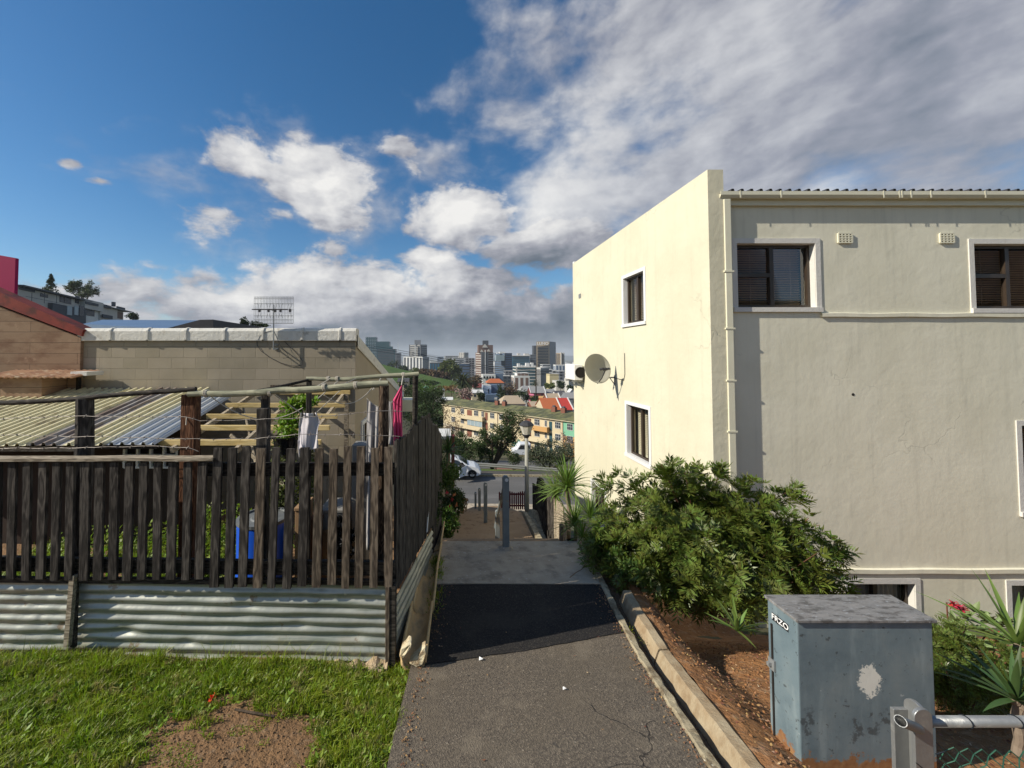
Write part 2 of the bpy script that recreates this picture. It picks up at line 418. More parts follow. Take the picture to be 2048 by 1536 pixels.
def f_glass(nt, co):
    tr = nt.node('ShaderNodeBsdfTransparent', None, Color=(.84, .85, .84)).outputs[0]
    gl = nt.node('ShaderNodeBsdfGlossy', None, Color=(.85, .9, .95), Roughness=.03).outputs[0]
    fr = nt.node('ShaderNodeFresnel', None, IOR=1.5).outputs[0]
    return nt.node('ShaderNodeMixShader', None, i0=nt.math('MULTIPLY', fr, .12), i1=tr, i2=gl).outputs[0]


custom('asphalt', f_asphalt)


def f_tar_shadow(nt, co):
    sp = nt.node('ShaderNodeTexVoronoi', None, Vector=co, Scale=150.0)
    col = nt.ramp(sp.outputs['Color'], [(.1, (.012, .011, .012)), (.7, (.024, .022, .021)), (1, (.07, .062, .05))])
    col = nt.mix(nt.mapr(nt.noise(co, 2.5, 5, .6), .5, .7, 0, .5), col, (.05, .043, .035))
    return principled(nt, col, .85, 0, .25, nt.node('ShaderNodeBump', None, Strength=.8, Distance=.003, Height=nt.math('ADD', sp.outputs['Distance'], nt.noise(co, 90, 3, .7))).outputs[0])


custom('tar_shadow', f_tar_shadow); custom('blockwall', f_blockwall)
custom('plaster_cream', f_plaster((.61, .575, .43), (.66, .62, .47), .14, .006))
custom('plaster_front', f_plaster((.69, .66, .52), (.75, .72, .58), .22, .0036))
custom('plaster_tan', f_plaster((.36, .30, .215), (.39, .33, .24), .2, .006))
custom('picket_dark', f_wood((.020, .017, .015), (.050, .043, .037), (.105, .092, .078), True, .6))
custom('picket_brown', f_wood((.05, .038, .028), (.12, .092, .067), (.21, .165, .12), True, .7))
custom('rail_dark', f_wood((.018, .015, .012), (.04, .034, .028), (.09, .075, .06), False))
custom('rail_pale', f_wood((.16, .13, .095), (.30, .25, .18), (.42, .36, .27), False))
custom('pole_pale', f_wood((.17, .17, .12), (.30, .30, .21), (.45, .43, .30), False, .3))
custom('pine', f_wood((.50, .36, .14), (.62, .46, .20), (.70, .55, .28), False, .3))
custom('cabinet', f_cabinet); custom('corrugated', f_corr); custom('glass', f_glass)
mat('trim_white', (.74, .74, .72), (.68, .68, .67), s=3, rough=.6, bump=.003, bs=30)
mat('trim_grey', (.62, .60, .56), (.67, .65, .60), s=3, rough=.7, bump=.004, bs=30)
mat('paint_pipe', (.74, .71, .55), (.68, .65, .5), s=2, rough=.5)
mat('bronze', (.035, .024, .017), (.05, .034, .022), s=6, rough=.4, spec=.5)
mat('blind', (.42, .27, .18), (.34, .22, .14), s=8, rough=.4)
mat('room_dark', (.02, .017, .015), rough=.9)
mat('roof_dark', (.035, .035, .04), (.05, .05, .055), s=5, rough=.5)
mat('metal_grey', (.32, .33, .33), (.25, .26, .26), s=6, rough=.45, metal=.4, c4=(.2, .15, .1), s4=12, t4=.68)
mat('paint_white', (.78, .77, .74), (.70, .69, .66), s=3, rough=.5)
# ================================================================ ground, path, kerbs
rng = np.random.default_rng(7); rnd = random.Random(11)
ZPT = [(-60, 4), (-6, -1.0), (0, -1.72), (1.2, -1.90), (1.86, -2.01), (3.0, -2.26), (3.9, -2.285), (4.95, -2.37), (6.6, -3.38), (7.45, -3.52), (10.5, -4.29), (23.5, -9.15)]


def zp(y): return float(np.interp(y, [a for a, b in ZPT], [b for a, b in ZPT]))


def G(px, py, fn=zp, y0=.5, y1=8):
    q = P(px, py, 1.0); k = q.z
    ys = np.linspace(y0, y1, 1500)
    for a in ys:
        if k*a <= fn(a): break
    return Vector((q.x*a, a, fn(a)))


def proj(v):
    x, y, z = v; c, s = math.cos(PITCH), math.sin(PITCH)
    f = y*c+z*s; u = -y*s+z*c
    return PPX+F*x/f, PPY-F*u/f


LE = [(790, 1536), (800, 1480), (812, 1430), (833, 1330), (852, 1285), (868, 1210), (878, 1152), (888, 1078)]
RE = [(1415, 1536), (1375, 1470), (1310, 1370), (1262, 1290), (1225, 1222), (1192, 1152), (1165, 1118), (1130, 1080)]
LEw = [G(*p) for p in LE]; REw = [G(*p) for p in RE]


def edge(pts, y):
    ys = [p.y for p in pts]; xs = [p.x for p in pts]
    if y < ys[0]: return xs[0]+(y-ys[0])*(xs[2]-xs[0])/(ys[2]-ys[0])*.6
    return float(np.interp(y, ys, xs))


def xl(y): return edge(LEw, y)
def xr(y): return edge(REw, y)


def sm(a, b, x):
    t = min(max((x-a)/(b-a), 0), 1); return t*t*(3-2*t)


def wob(x, y, s=1.0, seed=0):
    return (math.sin(x*3.1*s+seed)+math.sin(y*4.3*s+seed*2+x)+math.sin((x+y)*7.7*s+seed)*.5+math.sin((x*13-y*11)*s)*.25)/2.75


mat('soil_red', (.34, .165, .065), (.24, .11, .045), s=5, rough=.95, bump=.03, bs=22, c3=(.33, .19, .10), s3=14, t3=.58, c4=(.46, .36, .24), s4=60, t4=.68)
mat('soil_brown', (.27, .155, .075), (.19, .11, .055), s=6, rough=.95, bump=.025, bs=30, c3=(.26, .17, .10), s3=18, t3=.58, c4=(.36, .29, .2), s4=70, t4=.7)
mat('concrete_slab', (.36, .30, .225), (.46, .39, .295), s=7, rough=.85, bump=.006, bs=60, c3=(.24, .205, .16), s3=5, t3=.58, w3=.1, c4=(.50, .46, .40), s4=26, t4=.66)
mat('concrete_edge', (.30, .255, .17), (.42, .36, .24), s=8, rough=.9, bump=.012, bs=35, c3=(.17, .13, .08), s3=9, t3=.55, w3=.1, c4=(.55, .50, .38), s4=30, t4=.68)
mat('kerb_worn', (.34, .25, .15), (.42, .35, .235), s=7, rough=.9, bump=.006, bs=60, c3=(.27, .19, .11), s3=9, t3=.56, w3=.16)
mat('drain_dirt', (.10, .07, .045), (.16, .115, .075), s=10, rough=.95, bump=.015, bs=40)
mat('step_tan', (.30, .20, .115), (.37, .26, .16), s=3, rough=.9, bump=.006, bs=40, c3=(.22, .14, .08), s3=6, t3=.6)
mat('terracotta_pipe', (.62, .40, .17), (.72, .52, .27), s=5, st=(2, .7, 2), rough=.85, bump=.006, bs=40, c3=(.42, .29, .15), s3=5, t3=.55, w3=.12)
mat('terrain', (.06, .075, .035), (.11, .09, .055), s=.2, rough=.95)
mat('hill_grass', (.055, .11, .02), (.09, .15, .03), s=.06, rough=.95, c3=(.12, .10, .05), s3=.05, t3=.6, bump=.3, bs=2)

# far terrain: one sheet to the horizon
TT = [(-200, 30), (-8, -1.4), (0, -2.6), (3, -3.1), (5, -3.6), (7, -4.6), (12, -6.6), (23, -9.7), (31.4, -10.3), (33, -10.35), (35, -10.8), (36.5, -11.2), (45, -13.3), (60, -16.6), (90, -23.6), (115, -26.5), (150, -31), (300, -46), (600, -63), (1000, -73), (2000, -79), (9000, -86)]


def zt(x, y):
    b = float(np.interp(y, [a for a, _ in TT], [c for _, c in TT]))
    if y > 8 and x < -4: b += min(38, (-x-4)*.30)*sm(20, 90, y)*sm(700, 150, y)
    if y > 24 and y < 60 and x < 0: b += sm(0, -30, x)*3
    return b


def make_terrain():
    xs = np.unique(np.concatenate([np.linspace(-12, 14, 27), np.linspace(-150, 150, 41), np.linspace(-900, 900, 31), np.linspace(-6000, 6000, 17)]))
    ys = np.unique(np.concatenate([[-200, -60, -20, -8, -4], np.linspace(0, 40, 41), np.linspace(42, 140, 30), np.linspace(150, 700, 34), np.linspace(750, 2000, 12), [3000, 5000, 9000]]))
    V = [(x, y, zt(x, y)) for y in ys for x in xs]; n = len(xs)
    Fq = [(i*n+j, i*n+j+1, (i+1)*n+j+1, (i+1)*n+j) for i in range(len(ys)-1) for j in range(n-1)]
    arr_mesh('ground', V, Fq, MAT['terrain'], None, (0, 0, -86), True, kind='structure')


make_terrain()


def sheet(name, ys, x0, x1, nx, zf, m, **kw):
    V = []; 
    for y in ys:
        a, b = x0(y), x1(y)
        for j in range(nx):
            t = j/(nx-1); x = a+(b-a)*t; V.append((x, y, zf(x, y)))
    Fq = [(i*nx+j, i*nx+j+1, (i+1)*nx+j+1, (i+1)*nx+j) for i in range(len(ys)-1) for j in range(nx-1)]
    return arr_mesh(name, V, Fq, m, None, (0, 0, 0), True, kind='structure', **kw)


def lawn_z(x, y):
    return float(np.interp(y, [-1, 1.5, 2.0, 2.9], [-1.72, -1.95, -2.05, -2.25])) + .02*wob(x, y, 1.3) + .035*sm(0, -3, x) - .03*sm(-.6, 0, x-xl(y)+.35)


ysn = np.linspace(-2.5, 3.9, 90)
sheet('path', ysn, lambda y: xl(y)-.04, xr, 14, lambda x, y: zp(y)+.006*wob(x, y, .8), MAT['asphalt'])
sheet('lawn', np.linspace(-1, 2.98, 60), lambda y: -6.5, lambda y: xl(y)-.02, 80, lawn_z, MAT['soil_brown'])
sheet('yard', np.linspace(2.96, 7.1, 20), lambda y: -7.5, lambda y: -.30+.12*(y-2.96)/2.4, 30, lambda x, y: -2.33-.10*(y-3)+.02*wob(x, y, 1.2), MAT['soil_brown'])
# black tarmac on the lower path; colour and edge paint in the fence shadow
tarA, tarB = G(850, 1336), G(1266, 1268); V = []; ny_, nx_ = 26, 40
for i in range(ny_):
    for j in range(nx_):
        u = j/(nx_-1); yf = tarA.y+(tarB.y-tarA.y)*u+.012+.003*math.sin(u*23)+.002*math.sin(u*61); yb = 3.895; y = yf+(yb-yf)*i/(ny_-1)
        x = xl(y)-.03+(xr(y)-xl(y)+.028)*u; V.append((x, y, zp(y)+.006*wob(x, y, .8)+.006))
arr_mesh('path', V, [(i*nx_+j, i*nx_+j+1, (i+1)*nx_+j+1, (i+1)*nx_+j) for i in range(ny_-1) for j in range(nx_-1)], MAT['tar_shadow'], None, (0, 0, 0), True, kind='structure')
# concrete slab at the head of the steps
sl_ = MB(); rows = np.linspace(3.9, 4.95, 8); pts = []
for y in rows:
    a, b = xl(y)-.02, xr(y)
    pts += [(a, y, zp(y)-.16), (a, y, zp(y)+.012)]+[(a+(b-a)*t, y, zp(y)+.014+.003*wob(t*2, y)) for t in np.linspace(0.02, .98, 9)]+[(b, y, zp(y)+.012), (b, y, zp(y)-.16)]
sl_.grid(pts, 8, 13); k0 = len(sl_.v)-13
sl_.f.append(tuple(range(0, 13))[::-1]); sl_.f.append(tuple(range(k0, k0+13)))
sl_.build('landing_slab', MAT['concrete_slab'], None, kind='structure')
# crack across the slab corner
cr = MB(); cp = [G(1140, 1158), G(1152, 1148), G(1163, 1142), G(1170, 1132), G(1178, 1125)]
for a, b in zip(cp, cp[1:]): cr.bar(a+Vector((0, 0, .015)), b+Vector((0, 0, .015)), .007, .004)
cr.build('slab_crack', MAT['soil_brown'], None, kind='structure')


def swept(name, prof, y0, y1, m, n=40, jit=.004, ef=xr, **kw):
    """cross section (dx, dz) swept along the path's edge"""
    b = MB(); pts = []
    for i, y in enumerate(np.linspace(y0, y1, n)):
        for dx, dz in prof:
            j = jit*math.sin(i*1.7+dx*50)+jit*.7*math.sin(i*3.9+dz*90)
            pts.append((ef(y)+dx+j, y, zp(y)+dz+j*.5))
    b.grid(pts, n, len(prof))
    b.f.append(tuple(range(len(prof)))); k = (n-1)*len(prof); b.f.append(tuple(range(k, k+len(prof)))[::-1])
    return b.build(name, m, None, kind='structure', **kw)


swept('path_edging', [(-.005, -.12), (0, .010), (.008, .018), (.050, .017), (.056, .01), (.058, -.16)], -1, 4.6, MAT['concrete_edge'], 90, .004)
swept('drain_channel', [(.050, -.070), (.09, -.085), (.17, -.075)], -1, 4.7, MAT['drain_dirt'], 70, .004)
for (ya, yb) in ((-1, 2.96), (2.985, 3.75)):
    swept('kerb', [(.130, -.15), (.140, -.065), (.172, .022), (.182, .032), (.246, .033), (.254, .026), (.258, -.2)], ya, yb, MAT['kerb_worn'], 60 if ya < 0 else 12, .0014)


CX = [(4.95, .72), (6.6, .88), (7.45, .92), (10.5, 1.32), (23.5, 2.9)]


def cxx(y): return float(np.interp(y, [a for a, b in CX], [b for a, b in CX]))


XB = X(1411, 5.7, 650)


def garden_z(x, y):
    xk = xr(min(y, 4.9))+.3
    g = float(np.interp(y, [-1, 1.5, 2.1, 3, 4.2, 5.8], [-1.75, -2.07, -2.22, -2.48, -3.08, -4.1]))
    near = zp(y)+.005
    w = sm(0, .55, x-xk)
    return near*(1-w)+g*w+.03*wob(x, y, 1.6)+.012*wob(x*4, y*4, 1.3)


def bank_z(x, y):
    t = float(np.interp(y, [5, 5.8, 8, 13], [-3.3, -3.75, -4.5, -6.0])); c = cxx(y)+1.3
    k = sm(0, 1.0, x-c); z = (zp(y)-.2)*(1-k)+t*k
    return z if y > 5.6 else (garden_z(x, y)-.03)*(1-sm(5, 5.6, y))+z*sm(5, 5.6, y)


sheet('garden_soil', np.linspace(.2, 5.78, 110), lambda y: xr(min(y, 4.9))+.255, lambda y: 9.0, 130, garden_z, MAT['soil_red'])
sheet('garden_soil', np.linspace(5.0, 13, 60), lambda y: cxx(y)+.9+.45*sm(5, 5.6, y)-.5*(1-sm(5, 5.2, y)), lambda y: XB+.05, 40, bank_z, MAT['soil_red'])

# steps going down the hill
CX = [(4.95, .72), (6.6, .88), (7.45, .92), (10.5, 1.32), (23.5, 2.9)]


def cx(y): return float(np.interp(y, [a for a, b in CX], [b for a, b in CX]))


st = MB(); y = 4.955
while y < 23.4:
    dz = .36; st.box(cx(y)-.86, cx(y)+.86, y, y+dz+.02, zp(y+dz)-.5, zp(y+dz*.5)-.02); y += dz
st.build('steps', MAT['step_tan'], None, kind='structure')
EW = MB(); rows = np.linspace(5.0, 12.6, 30); pts = []
for y in rows:
    c = cx(y)+.86
    pts += [(c+.0, y, zp(y)-.5), (c+.01, y, zp(y)+.05), (c+.10, y, zp(y)+.06), (c+.14, y, zp(y)-.10), (c+.30, y, zp(y)-.10), (c+.36, y, zp(y)+.10), (c+.46, y, zp(y)+.10), (c+.47, y, zp(y)-.6)]
EW.grid(pts, 30, 8).build('stair_gutter', MAT['concrete_edge'], None, kind='structure')

# street at the foot of the hill
mat('road', (.10, .098, .095), (.125, .12, .115), s=.6, st=(.3, 1, 1), rough=.85, c3=(.15, .145, .14), s3=.9, t3=.6)
mat('road_dark', (.065, .06, .055), (.085, .078, .07), s=.8, rough=.9)
mat('red_paving', (.20, .085, .065), (.26, .12, .09), s=1.5, rough=.9)
mat('verge', (.07, .13, .02), (.13, .18, .04), s=1.4, rough=.95, c3=(.17, .13, .07), s3=1.0, t3=.6)


def band(name, y0, y1, z0, z1, m, xa=-30, xb=45, th=.4, skew=.03, **kw):
    b = MB(); xs = np.linspace(xa, xb, 16)
    top = [(x, y0-skew*x, z0) for x in xs]; bot = [(x, y1-skew*x, z1) for x in xs]
    lo = [(x, y0-skew*x, z0-th) for x in xs]; lo2 = [(x, y1-skew*x, z1-th) for x in xs]
    b.grid(lo+top+bot+lo2, 4, 16)
    return b.build(name, m, None, kind='structure', **kw)


band('pavement', 22.6, 24.0, -9.05, -9.12, MAT['concrete_slab'], th=1)
band('road', 24.0, 31.6, -9.30, -9.84, MAT['road'])
band('kerb', 31.6, 31.85, -9.70, -9.72, MAT['concrete_edge'], th=.5)
band('pavement', 31.85, 34.2, -9.72, -10.15, MAT['road_dark'])
band('verge', 34.2, 37.4, -10.13, -10.95, MAT['verge'], th=1)
band('car_park', 43, 62, -12.9, -16.7, MAT['road'], -10, 60, skew=.05)
band('paving', 44.0, 52.0, -12.98, -14.72, MAT['red_paving'], 6.3, 40, th=.2, skew=.05)
# green hillside beyond, with its own rising ground
hp = []
HX = [740, 800, 860, 920, 990, 1020]; HT = [722, 738, 752, 764, 790, 798]; HB = [800, 812, 830, 850, 835, 830]
for k in range(9):
    t = k/8
    for i in range(6):
        hp.append(P(HX[i], HT[i]*(1-t)+HB[i]*t, 330*(1-t)+185*t))
MB().grid(hp, 9, 6).build('hillside', MAT['hill_grass'], None, smooth=True, kind='structure')

# ================================================================ cream apartment house
YF = 5.7; XB = X(1411, YF, 650); ZTOP = Z(341, YF-.08)
HB_ = thing('apartment_house', (XB+2, YF, -4.5), 'cream plastered block of flats with dark framed windows beside the big bush', 'house')
TF = lambda u, v, w: (u, YF-w, v)
TS = lambda u, v, w: (XB-w, u, v)


def tbox(b, T, u0, u1, v0, v1, w0, w1):
    vs = [T(u, v, w) for w in (w0, w1) for v in (v0, v1) for u in (u0, u1)]
    return b.add(vs, [(0, 2, 3, 1), (4, 5, 7, 6), (0, 1, 5, 4), (2, 6, 7, 3), (0, 4, 6, 2), (1, 3, 7, 5)])


def wall_open(b, T, u0, u1, v0, v1, ops, dep, step=None):
    us = sorted({u0, u1, *[o[0] for o in ops], *[o[1] for o in ops]}); vs = sorted({v0, v1, *[o[2] for o in ops], *[o[3] for o in ops]})
    us = [u for u in us if u0 <= u <= u1]; vs = [v for v in vs if v0 <= v <= v1]
    for a, c in zip(us, us[1:]):
        for e, f in zip(vs, vs[1:]):
            m = ((a+c)/2, (e+f)/2)
            if any(o[0] < m[0] < o[1] and o[2] < m[1] < o[3] for o in ops): continue
            b.add([T(a, e, 0), T(c, e, 0), T(c, f, 0), T(a, f, 0)], [(0, 1, 2, 3)])
    for o in ops:
        for (p, q) in (((o[0], o[2]), (o[1], o[2])), ((o[1], o[2]), (o[1], o[3])), ((o[1], o[3]), (o[0], o[3])), ((o[0], o[3]), (o[0], o[2]))):
            b.add([T(*p, 0), T(*q, 0), T(*q, -dep), T(*p, -dep)], [(0, 1, 2, 3)])


def window(parent, T, u0, u1, v0, v1, dep, lay, blind=True, flip=False, sw=.075, curtain=False):
    fr = MB(); fw = .045; w0, w1 = -dep, -dep+.05
    tbox(fr, T, u0, u1, v0, v0+fw, w0, w1); tbox(fr, T, u0, u1, v1-fw, v1, w0, w1)
    tbox(fr, T, u0, u0+fw, v0+fw, v1-fw, w0, w1); tbox(fr, T, u1-fw, u1, v0+fw, v1-fw, w0, w1)
    um = u0+(u1-u0)*(.50 if lay != 'two' else .48); vm = v0+(v1-v0)*.52
    tbox(fr, T, um-.03, um+.03, v0+fw, v1-fw, w0, w1+.005)
    if lay == 'cross': tbox(fr, T, u0+fw, um-.03, vm-.03, vm+.03, w0, w1+.003)
    f = fr.build('window', MAT['bronze'], parent)
    g = MB(); g.add([T(u0+fw, v0+fw, w0+.02), T(u1-fw, v0+fw, w0+.02), T(u1-fw, v1-fw, w0+.02), T(u0+fw, v1-fw, w0+.02)], [(0, 1, 2, 3)])
    g.build('pane', MAT['glass'], f)
    if curtain:
        cu = MB(); nn_ = 50; pts = []
        for vv in (v0+.05, v1-.04):
            for i in range(nn_): pts.append(T(u0+.06+(u1-u0-.12)*i/(nn_-1), vv, w0-.05-.012*math.sin(i*1.5)))
        cu.grid(pts, 2, nn_).build('curtain', MAT['curtain'], f, smooth=True)
    elif blind:
        bl = MB(); v = v0+fw+.02
        while v < v1-fw:
            bl.add([T(u0+.05, v, w0-.10), T(u1-.05, v, w0-.10), T(u1-.05, v+.022, w0-.065), T(u0+.05, v+.022, w0-.065)], [(0, 1, 2, 3)]); v += .036
        for uu in (u0+(u1-u0)*.3, um+.1, u1-.2): tbox(bl, T, uu, uu+.004, v0+.05, v1-.05, w0-.064, w0-.062)
        bl.build('blind', MAT['blind'], f)
    rm = MB(); tbox(rm, T, u0-.3, u1+.3, v0-.2, v1+.2, w0-.9, w0-.85)
    tbox(rm, T, u0-.3, u1+.3, v1+.17, v1+.2, w0-.85, w0-.02); tbox(rm, T, u0-.3, u1+.3, v0-.2, v0-.17, w0-.85, w0-.02)
    tbox(rm, T, u0-.3, u0-.27, v0-.17, v1+.17, w0-.85, w0-.02); tbox(rm, T, u1+.27, u1+.3, v0-.17, v1+.17, w0-.85, w0-.02)
    rm.build('room_lining', MAT['room_dark'], f)
    s = MB(); p = .014
    tbox(s, T, u0-sw, u1+sw, v1, v1+sw, .001, p); tbox(s, T, u0-sw, u0, v0, v1, .001, p); tbox(s, T, u1, u1+sw, v0, v1, .001, p)
    tbox(s, T, u0-sw, u1+sw, v0-sw*.9, v0, .001, p+.02)
    # painted reveals
    e = .004
    tbox(s, T, u0, u0+e, v0, v1, -dep+.05, 0); tbox(s, T, u1-e, u1, v0, v1, -dep+.05, 0); tbox(s, T, u0+e, u1-e, v0, v0+e, -dep+.05, 0); tbox(s, T, u0+e, u1-e, v1-e, v1, -dep+.05, 0)
    s.build('surround', MAT['trim_grey'] if T is TF else MAT['trim_white'], f)
    return f


def fx(px, py=600): return P(px, py, YF).x
def fz(py): return Z(py, YF)


front = [(fx(1475), fx(1632), fz(615), fz(487), 'cross', True), (fx(1950), fx(2115), fz(617), fz(488), 'cross', True), (fx(2043, 900), fx(2190, 900), fz(1023), fz(851), 'cross', False),
         (fx(1700, 1200), fx(1830, 1200), fz(1300), fz(1167), 'two', False), (fx(2022, 1200), fx(2150, 1200), fz(1300), fz(1170), 'two', False)]


def sy(px): return XB*F/(px-PPX)


def sz(px, py): return P(px, py, sy(px)).z


side = [(sy(1290), sy(1249), sz(1290, 642), sz(1290, 541)), (sy(1296), sy(1252), sz(1296, 930), sz(1296, 820)), (sy(1207), sy(1181), sz(1181, 1030), sz(1181, 962))]
DEP = .13
YE = XB*F/(1147-PPX)
w = MB()
wall_open(w, TF, XB+.14, fx(2330), -4.6, fz(398), [o[:4] for o in front], DEP+.05)
w.build('front_wall', MAT['plaster_front'], HB_)
w = MB(); wall_open(w, TS, YF-.11, YE, -8.0, ZTOP, side, DEP+.05)
# pier end, parapet top, inner face and far end of the gable wall
tw = .23
w.add([(XB, YF-.11, -8), (XB+tw, YF-.11, -8), (XB+tw, YF-.11, ZTOP), (XB, YF-.11, ZTOP), (XB, YE, ZTOP), (XB+tw, YE, ZTOP), (XB+tw, YE, -8), (XB, YE, -8), (XB+tw, YF+.3, -8)],
      [(0, 1, 2, 3), (3, 2, 5, 4), (1, 6, 5, 2), (7, 4, 5, 6)])
w.build('gable_wall', MAT['plaster_cream'], HB_)
MB().box(XB+.001, XB+.07, YE-.12, YE+.0, ZTOP, ZTOP+.05).build('parapet_end', MAT['trim_white'], HB_)
MB().box(XB+tw, fx(2330), YF+6-.1, YF+6, -4.6, fz(400)).build('rear_wall', MAT['plaster_cream'], HB_)
mat('curtain', (.42, .40, .34), (.36, .34, .29), s=3, rough=.9)
for o in front: window(HB_, TF, o[0], o[1], o[2], o[3], DEP, o[4], True, False, .075, o[4] == 'two')
for i, o in enumerate(side): window(HB_, TS, o[0], o[1], o[2], o[3], DEP, 'two', True, sw=.07)
for (pa_, pb_, py0, py1, dp) in ((1640, 2400, 627, 634, .030), (1450, 2400, 1137, 1145, .035)):
    b = MB(); n = 40; pts = []
    for i in range(n):
        u = fx(pa_)+(fx(pb_)-fx(pa_))*i/(n-1); j = .004*math.sin(i*.9)
        pts += [(u, YF-.002, fz(py0)+.01+j), (u, YF-dp, fz(py0)+j), (u, YF-dp, fz(py1)+j), (u, YF-.002, fz(py1)+j)]
    b.grid(pts, n, 4).build('string_course', MAT['plaster_front'], HB_)
# roof sheet edge with ridges
rf = MB(); x = XB+tw+.02; xe = fx(2330); pts = []; rows_x = []
while x < xe:
    for q, h in ((0, 0), (.070, 0), (.085, .050), (.118, .050), (.133, 0)): rows_x.append((x+q, h))
    x += .1395
for yy, dz in ((YF-.13, 0), (YF+6, .20)):
    pts += [(a, yy, fz(393)+.012+h+dz) for a, h in rows_x]
rf.grid(pts, 2, len(rows_x)).build('roof', MAT['roof_dark'], HB_, solid=.006)
MB().box(XB+tw+.002, xe, YF-.05, YF-.003, fz(413), fz(400)).build('fascia', MAT['paint_pipe'], HB_)
gt = MB(); gpts = []
for a in (XB+tw-.06, xe):
    gpts += [(a, YF-.055, fz(391)), (a, YF-.055, fz(402)), (a, YF-.115, fz(402)), (a, YF-.14, fz(397)), (a, YF-.14, fz(390)), (a, YF-.134, fz(390)), (a, YF-.134, fz(396))]
gt.grid(gpts, 2, 7); gt.f.append(tuple(range(7)))
for pxx in (1470, 1550, 1752, 1783, 1788, 1806, 1845, 1952, 2040): gt.box(fx(pxx), fx(pxx)+.018, YF-.143, YF-.14, fz(403), fz(389))
gt.build('gutter', MAT['paint_pipe'], HB_)
dp_ = MB(); pw_ = .10; px0 = fx(1447)-.05
dp_.box(px0, px0+pw_, YF-.125, YF-.03, -3.9, fz(404)); dpo = dp_.build('downpipe', MAT['paint_pipe'], HB_, bevel=.008)
for py in (546, 658, 760, 860): MB().box(px0-.02, px0+pw_+.02, YF-.131, YF-.0, fz(py)-.012, fz(py)+.012).build('pipe_clip', MAT['paint_pipe'], dpo)
for pxx in (1692, 1896):
    b = MB(); c = fx(pxx); zc = fz(476); hw, hh = .10, .075
    for k in range(5): b.box(c-hw, c+hw, YF-.025, YF-.004, zc-hh+k*hh*.46-.009, zc-hh+k*hh*.46+.009)
    for k in range(5): b.box(c-hw+k*hw*.5-.010, c-hw+k*hw*.5+.010, YF-.0245, YF-.004, zc-hh, zc+hh-.01)
    o = b.build('air_vent', MAT['paint_pipe'], HB_); MB().box(c-hw, c+hw, YF-.006, YF-.001, zc-hh, zc+hh).build('vent_back', MAT['room_dark'], o)
for (pxx, pyy) in ((1700, 789),):
    MB().lathe((fx(pxx), YF-.001, fz(pyy)), [(.022, 0), (.016, .004), (.0, .001)], 10, Matrix.Rotation(math.pi/2, 3, 'X')).build('wall_hole', MAT['room_dark'], HB_)
b = MB(); c = Vector((XB-.012, sy(1161), sz(1161, 592)))
b.box(c.x, c.x+.012, c.y-.08, c.y+.08, c.z-.06, c.z+.06).build('air_vent', MAT['metal_grey'], HB_)

# satellite dish on its arm
mat('dish', (.36, .35, .30), (.32, .31, .26), s=4, rough=.6)
dy = sy(1229); mz = sz(1229, 755)
DS = thing('satellite_dish', (XB, dy, mz), 'grey satellite dish on a bent arm fixed to the cream gable wall', 'satellite dish')
ctr = P(1191, 738, dy-.15); nrm = (Vector((.26, -.95, .20))).normalized(); q = nrm.to_track_quat('Z', 'Y').to_matrix()
Rd = .325
MB().lathe(ctr-nrm*.03, [(Rd*t, .11*t*t) for t in (0.001, .15, .3, .45, .6, .75, .9, 1.0)]+[(Rd+.008, .11), (Rd+.005, .10)], 40, q).build('dish', MAT['dish'], DS, smooth=True)
ar = MB(); low = ctr-nrm*.06+Vector((0, 0, -.05))
ar.tube([(XB-.01, dy, mz), (XB-.40, dy, mz+.0), (XB-.46, dy-.02, mz+.05), low-nrm*.01], .017, 8)
ar.bar((XB-.005, dy, mz-.18), (XB-.005, dy, mz+.05), .05, .012, (1, 0, 0)); ar.tube([(XB-.01, dy, mz-.16), (XB-.12, dy, mz)], .010, 6)
ar.build('arm', MAT['metal_grey'], DS, smooth=False)
lb = MB(); feed = ctr+nrm*.36+Vector((0, 0, -.05)); base = ctr+Vector((0, 0, -.33))+nrm*.06
lb.tube([base, (base+feed)/2+Vector((0, 0, -.05)), feed], .011, 6)
for s_ in (-.06, .0, .06): lb.tube([feed+Vector((s_, -.0, 0)), feed+Vector((s_, 0, 0))-nrm*.09], .024, 10, .03)
lb.bar(feed+Vector((-.09, 0, -.01)), feed+Vector((.09, 0, -.01)), .02, .03)
lb.build('feed_horn', MAT['roof_dark'], DS)
# cables
cb = MB(); cb.tube([(XB-.015, dy, mz), (XB-.012, dy-.25, mz-.02), (XB-.012, dy-.45, mz-.03), (XB-.012, dy-.5, mz+.1), (XB-.012, dy-.5, mz+.55)], .006, 5)
cb.build('cable', MAT['roof_dark'], DS)
# air conditioner
ya = sy(1168); AC = thing('air_conditioner', (XB, ya, sz(1165, 762)), 'white air conditioner unit with round fan grille on the cream gable wall behind the dish', 'air conditioner')
zc0, zc1 = sz(1165, 760), sz(1165, 729); acx = XB-.29
MB().box(acx, XB-.06, ya-.05, ya+.75, zc0, zc1).build('casing', MAT['paint_white'], AC, bevel=.015)
MB().lathe((acx+.17, ya-.052, (zc0+zc1)/2), [(.0, .002), (.13, .002), (.135, .012), (.15, .012), (.15, 0)], 24, Matrix.Rotation(math.pi/2, 3, 'X')).build('fan_grille', MAT['room_dark'], AC)
for yy in (ya+.05, ya+.6): MB().bar((XB, yy, zc0-.03), (acx-.03, yy, zc0-.03), .035, .035).bar((XB, yy, zc0-.25), (acx+.08, yy, zc0-.04), .02, .02).build('bracket', MAT['metal_grey'], AC)

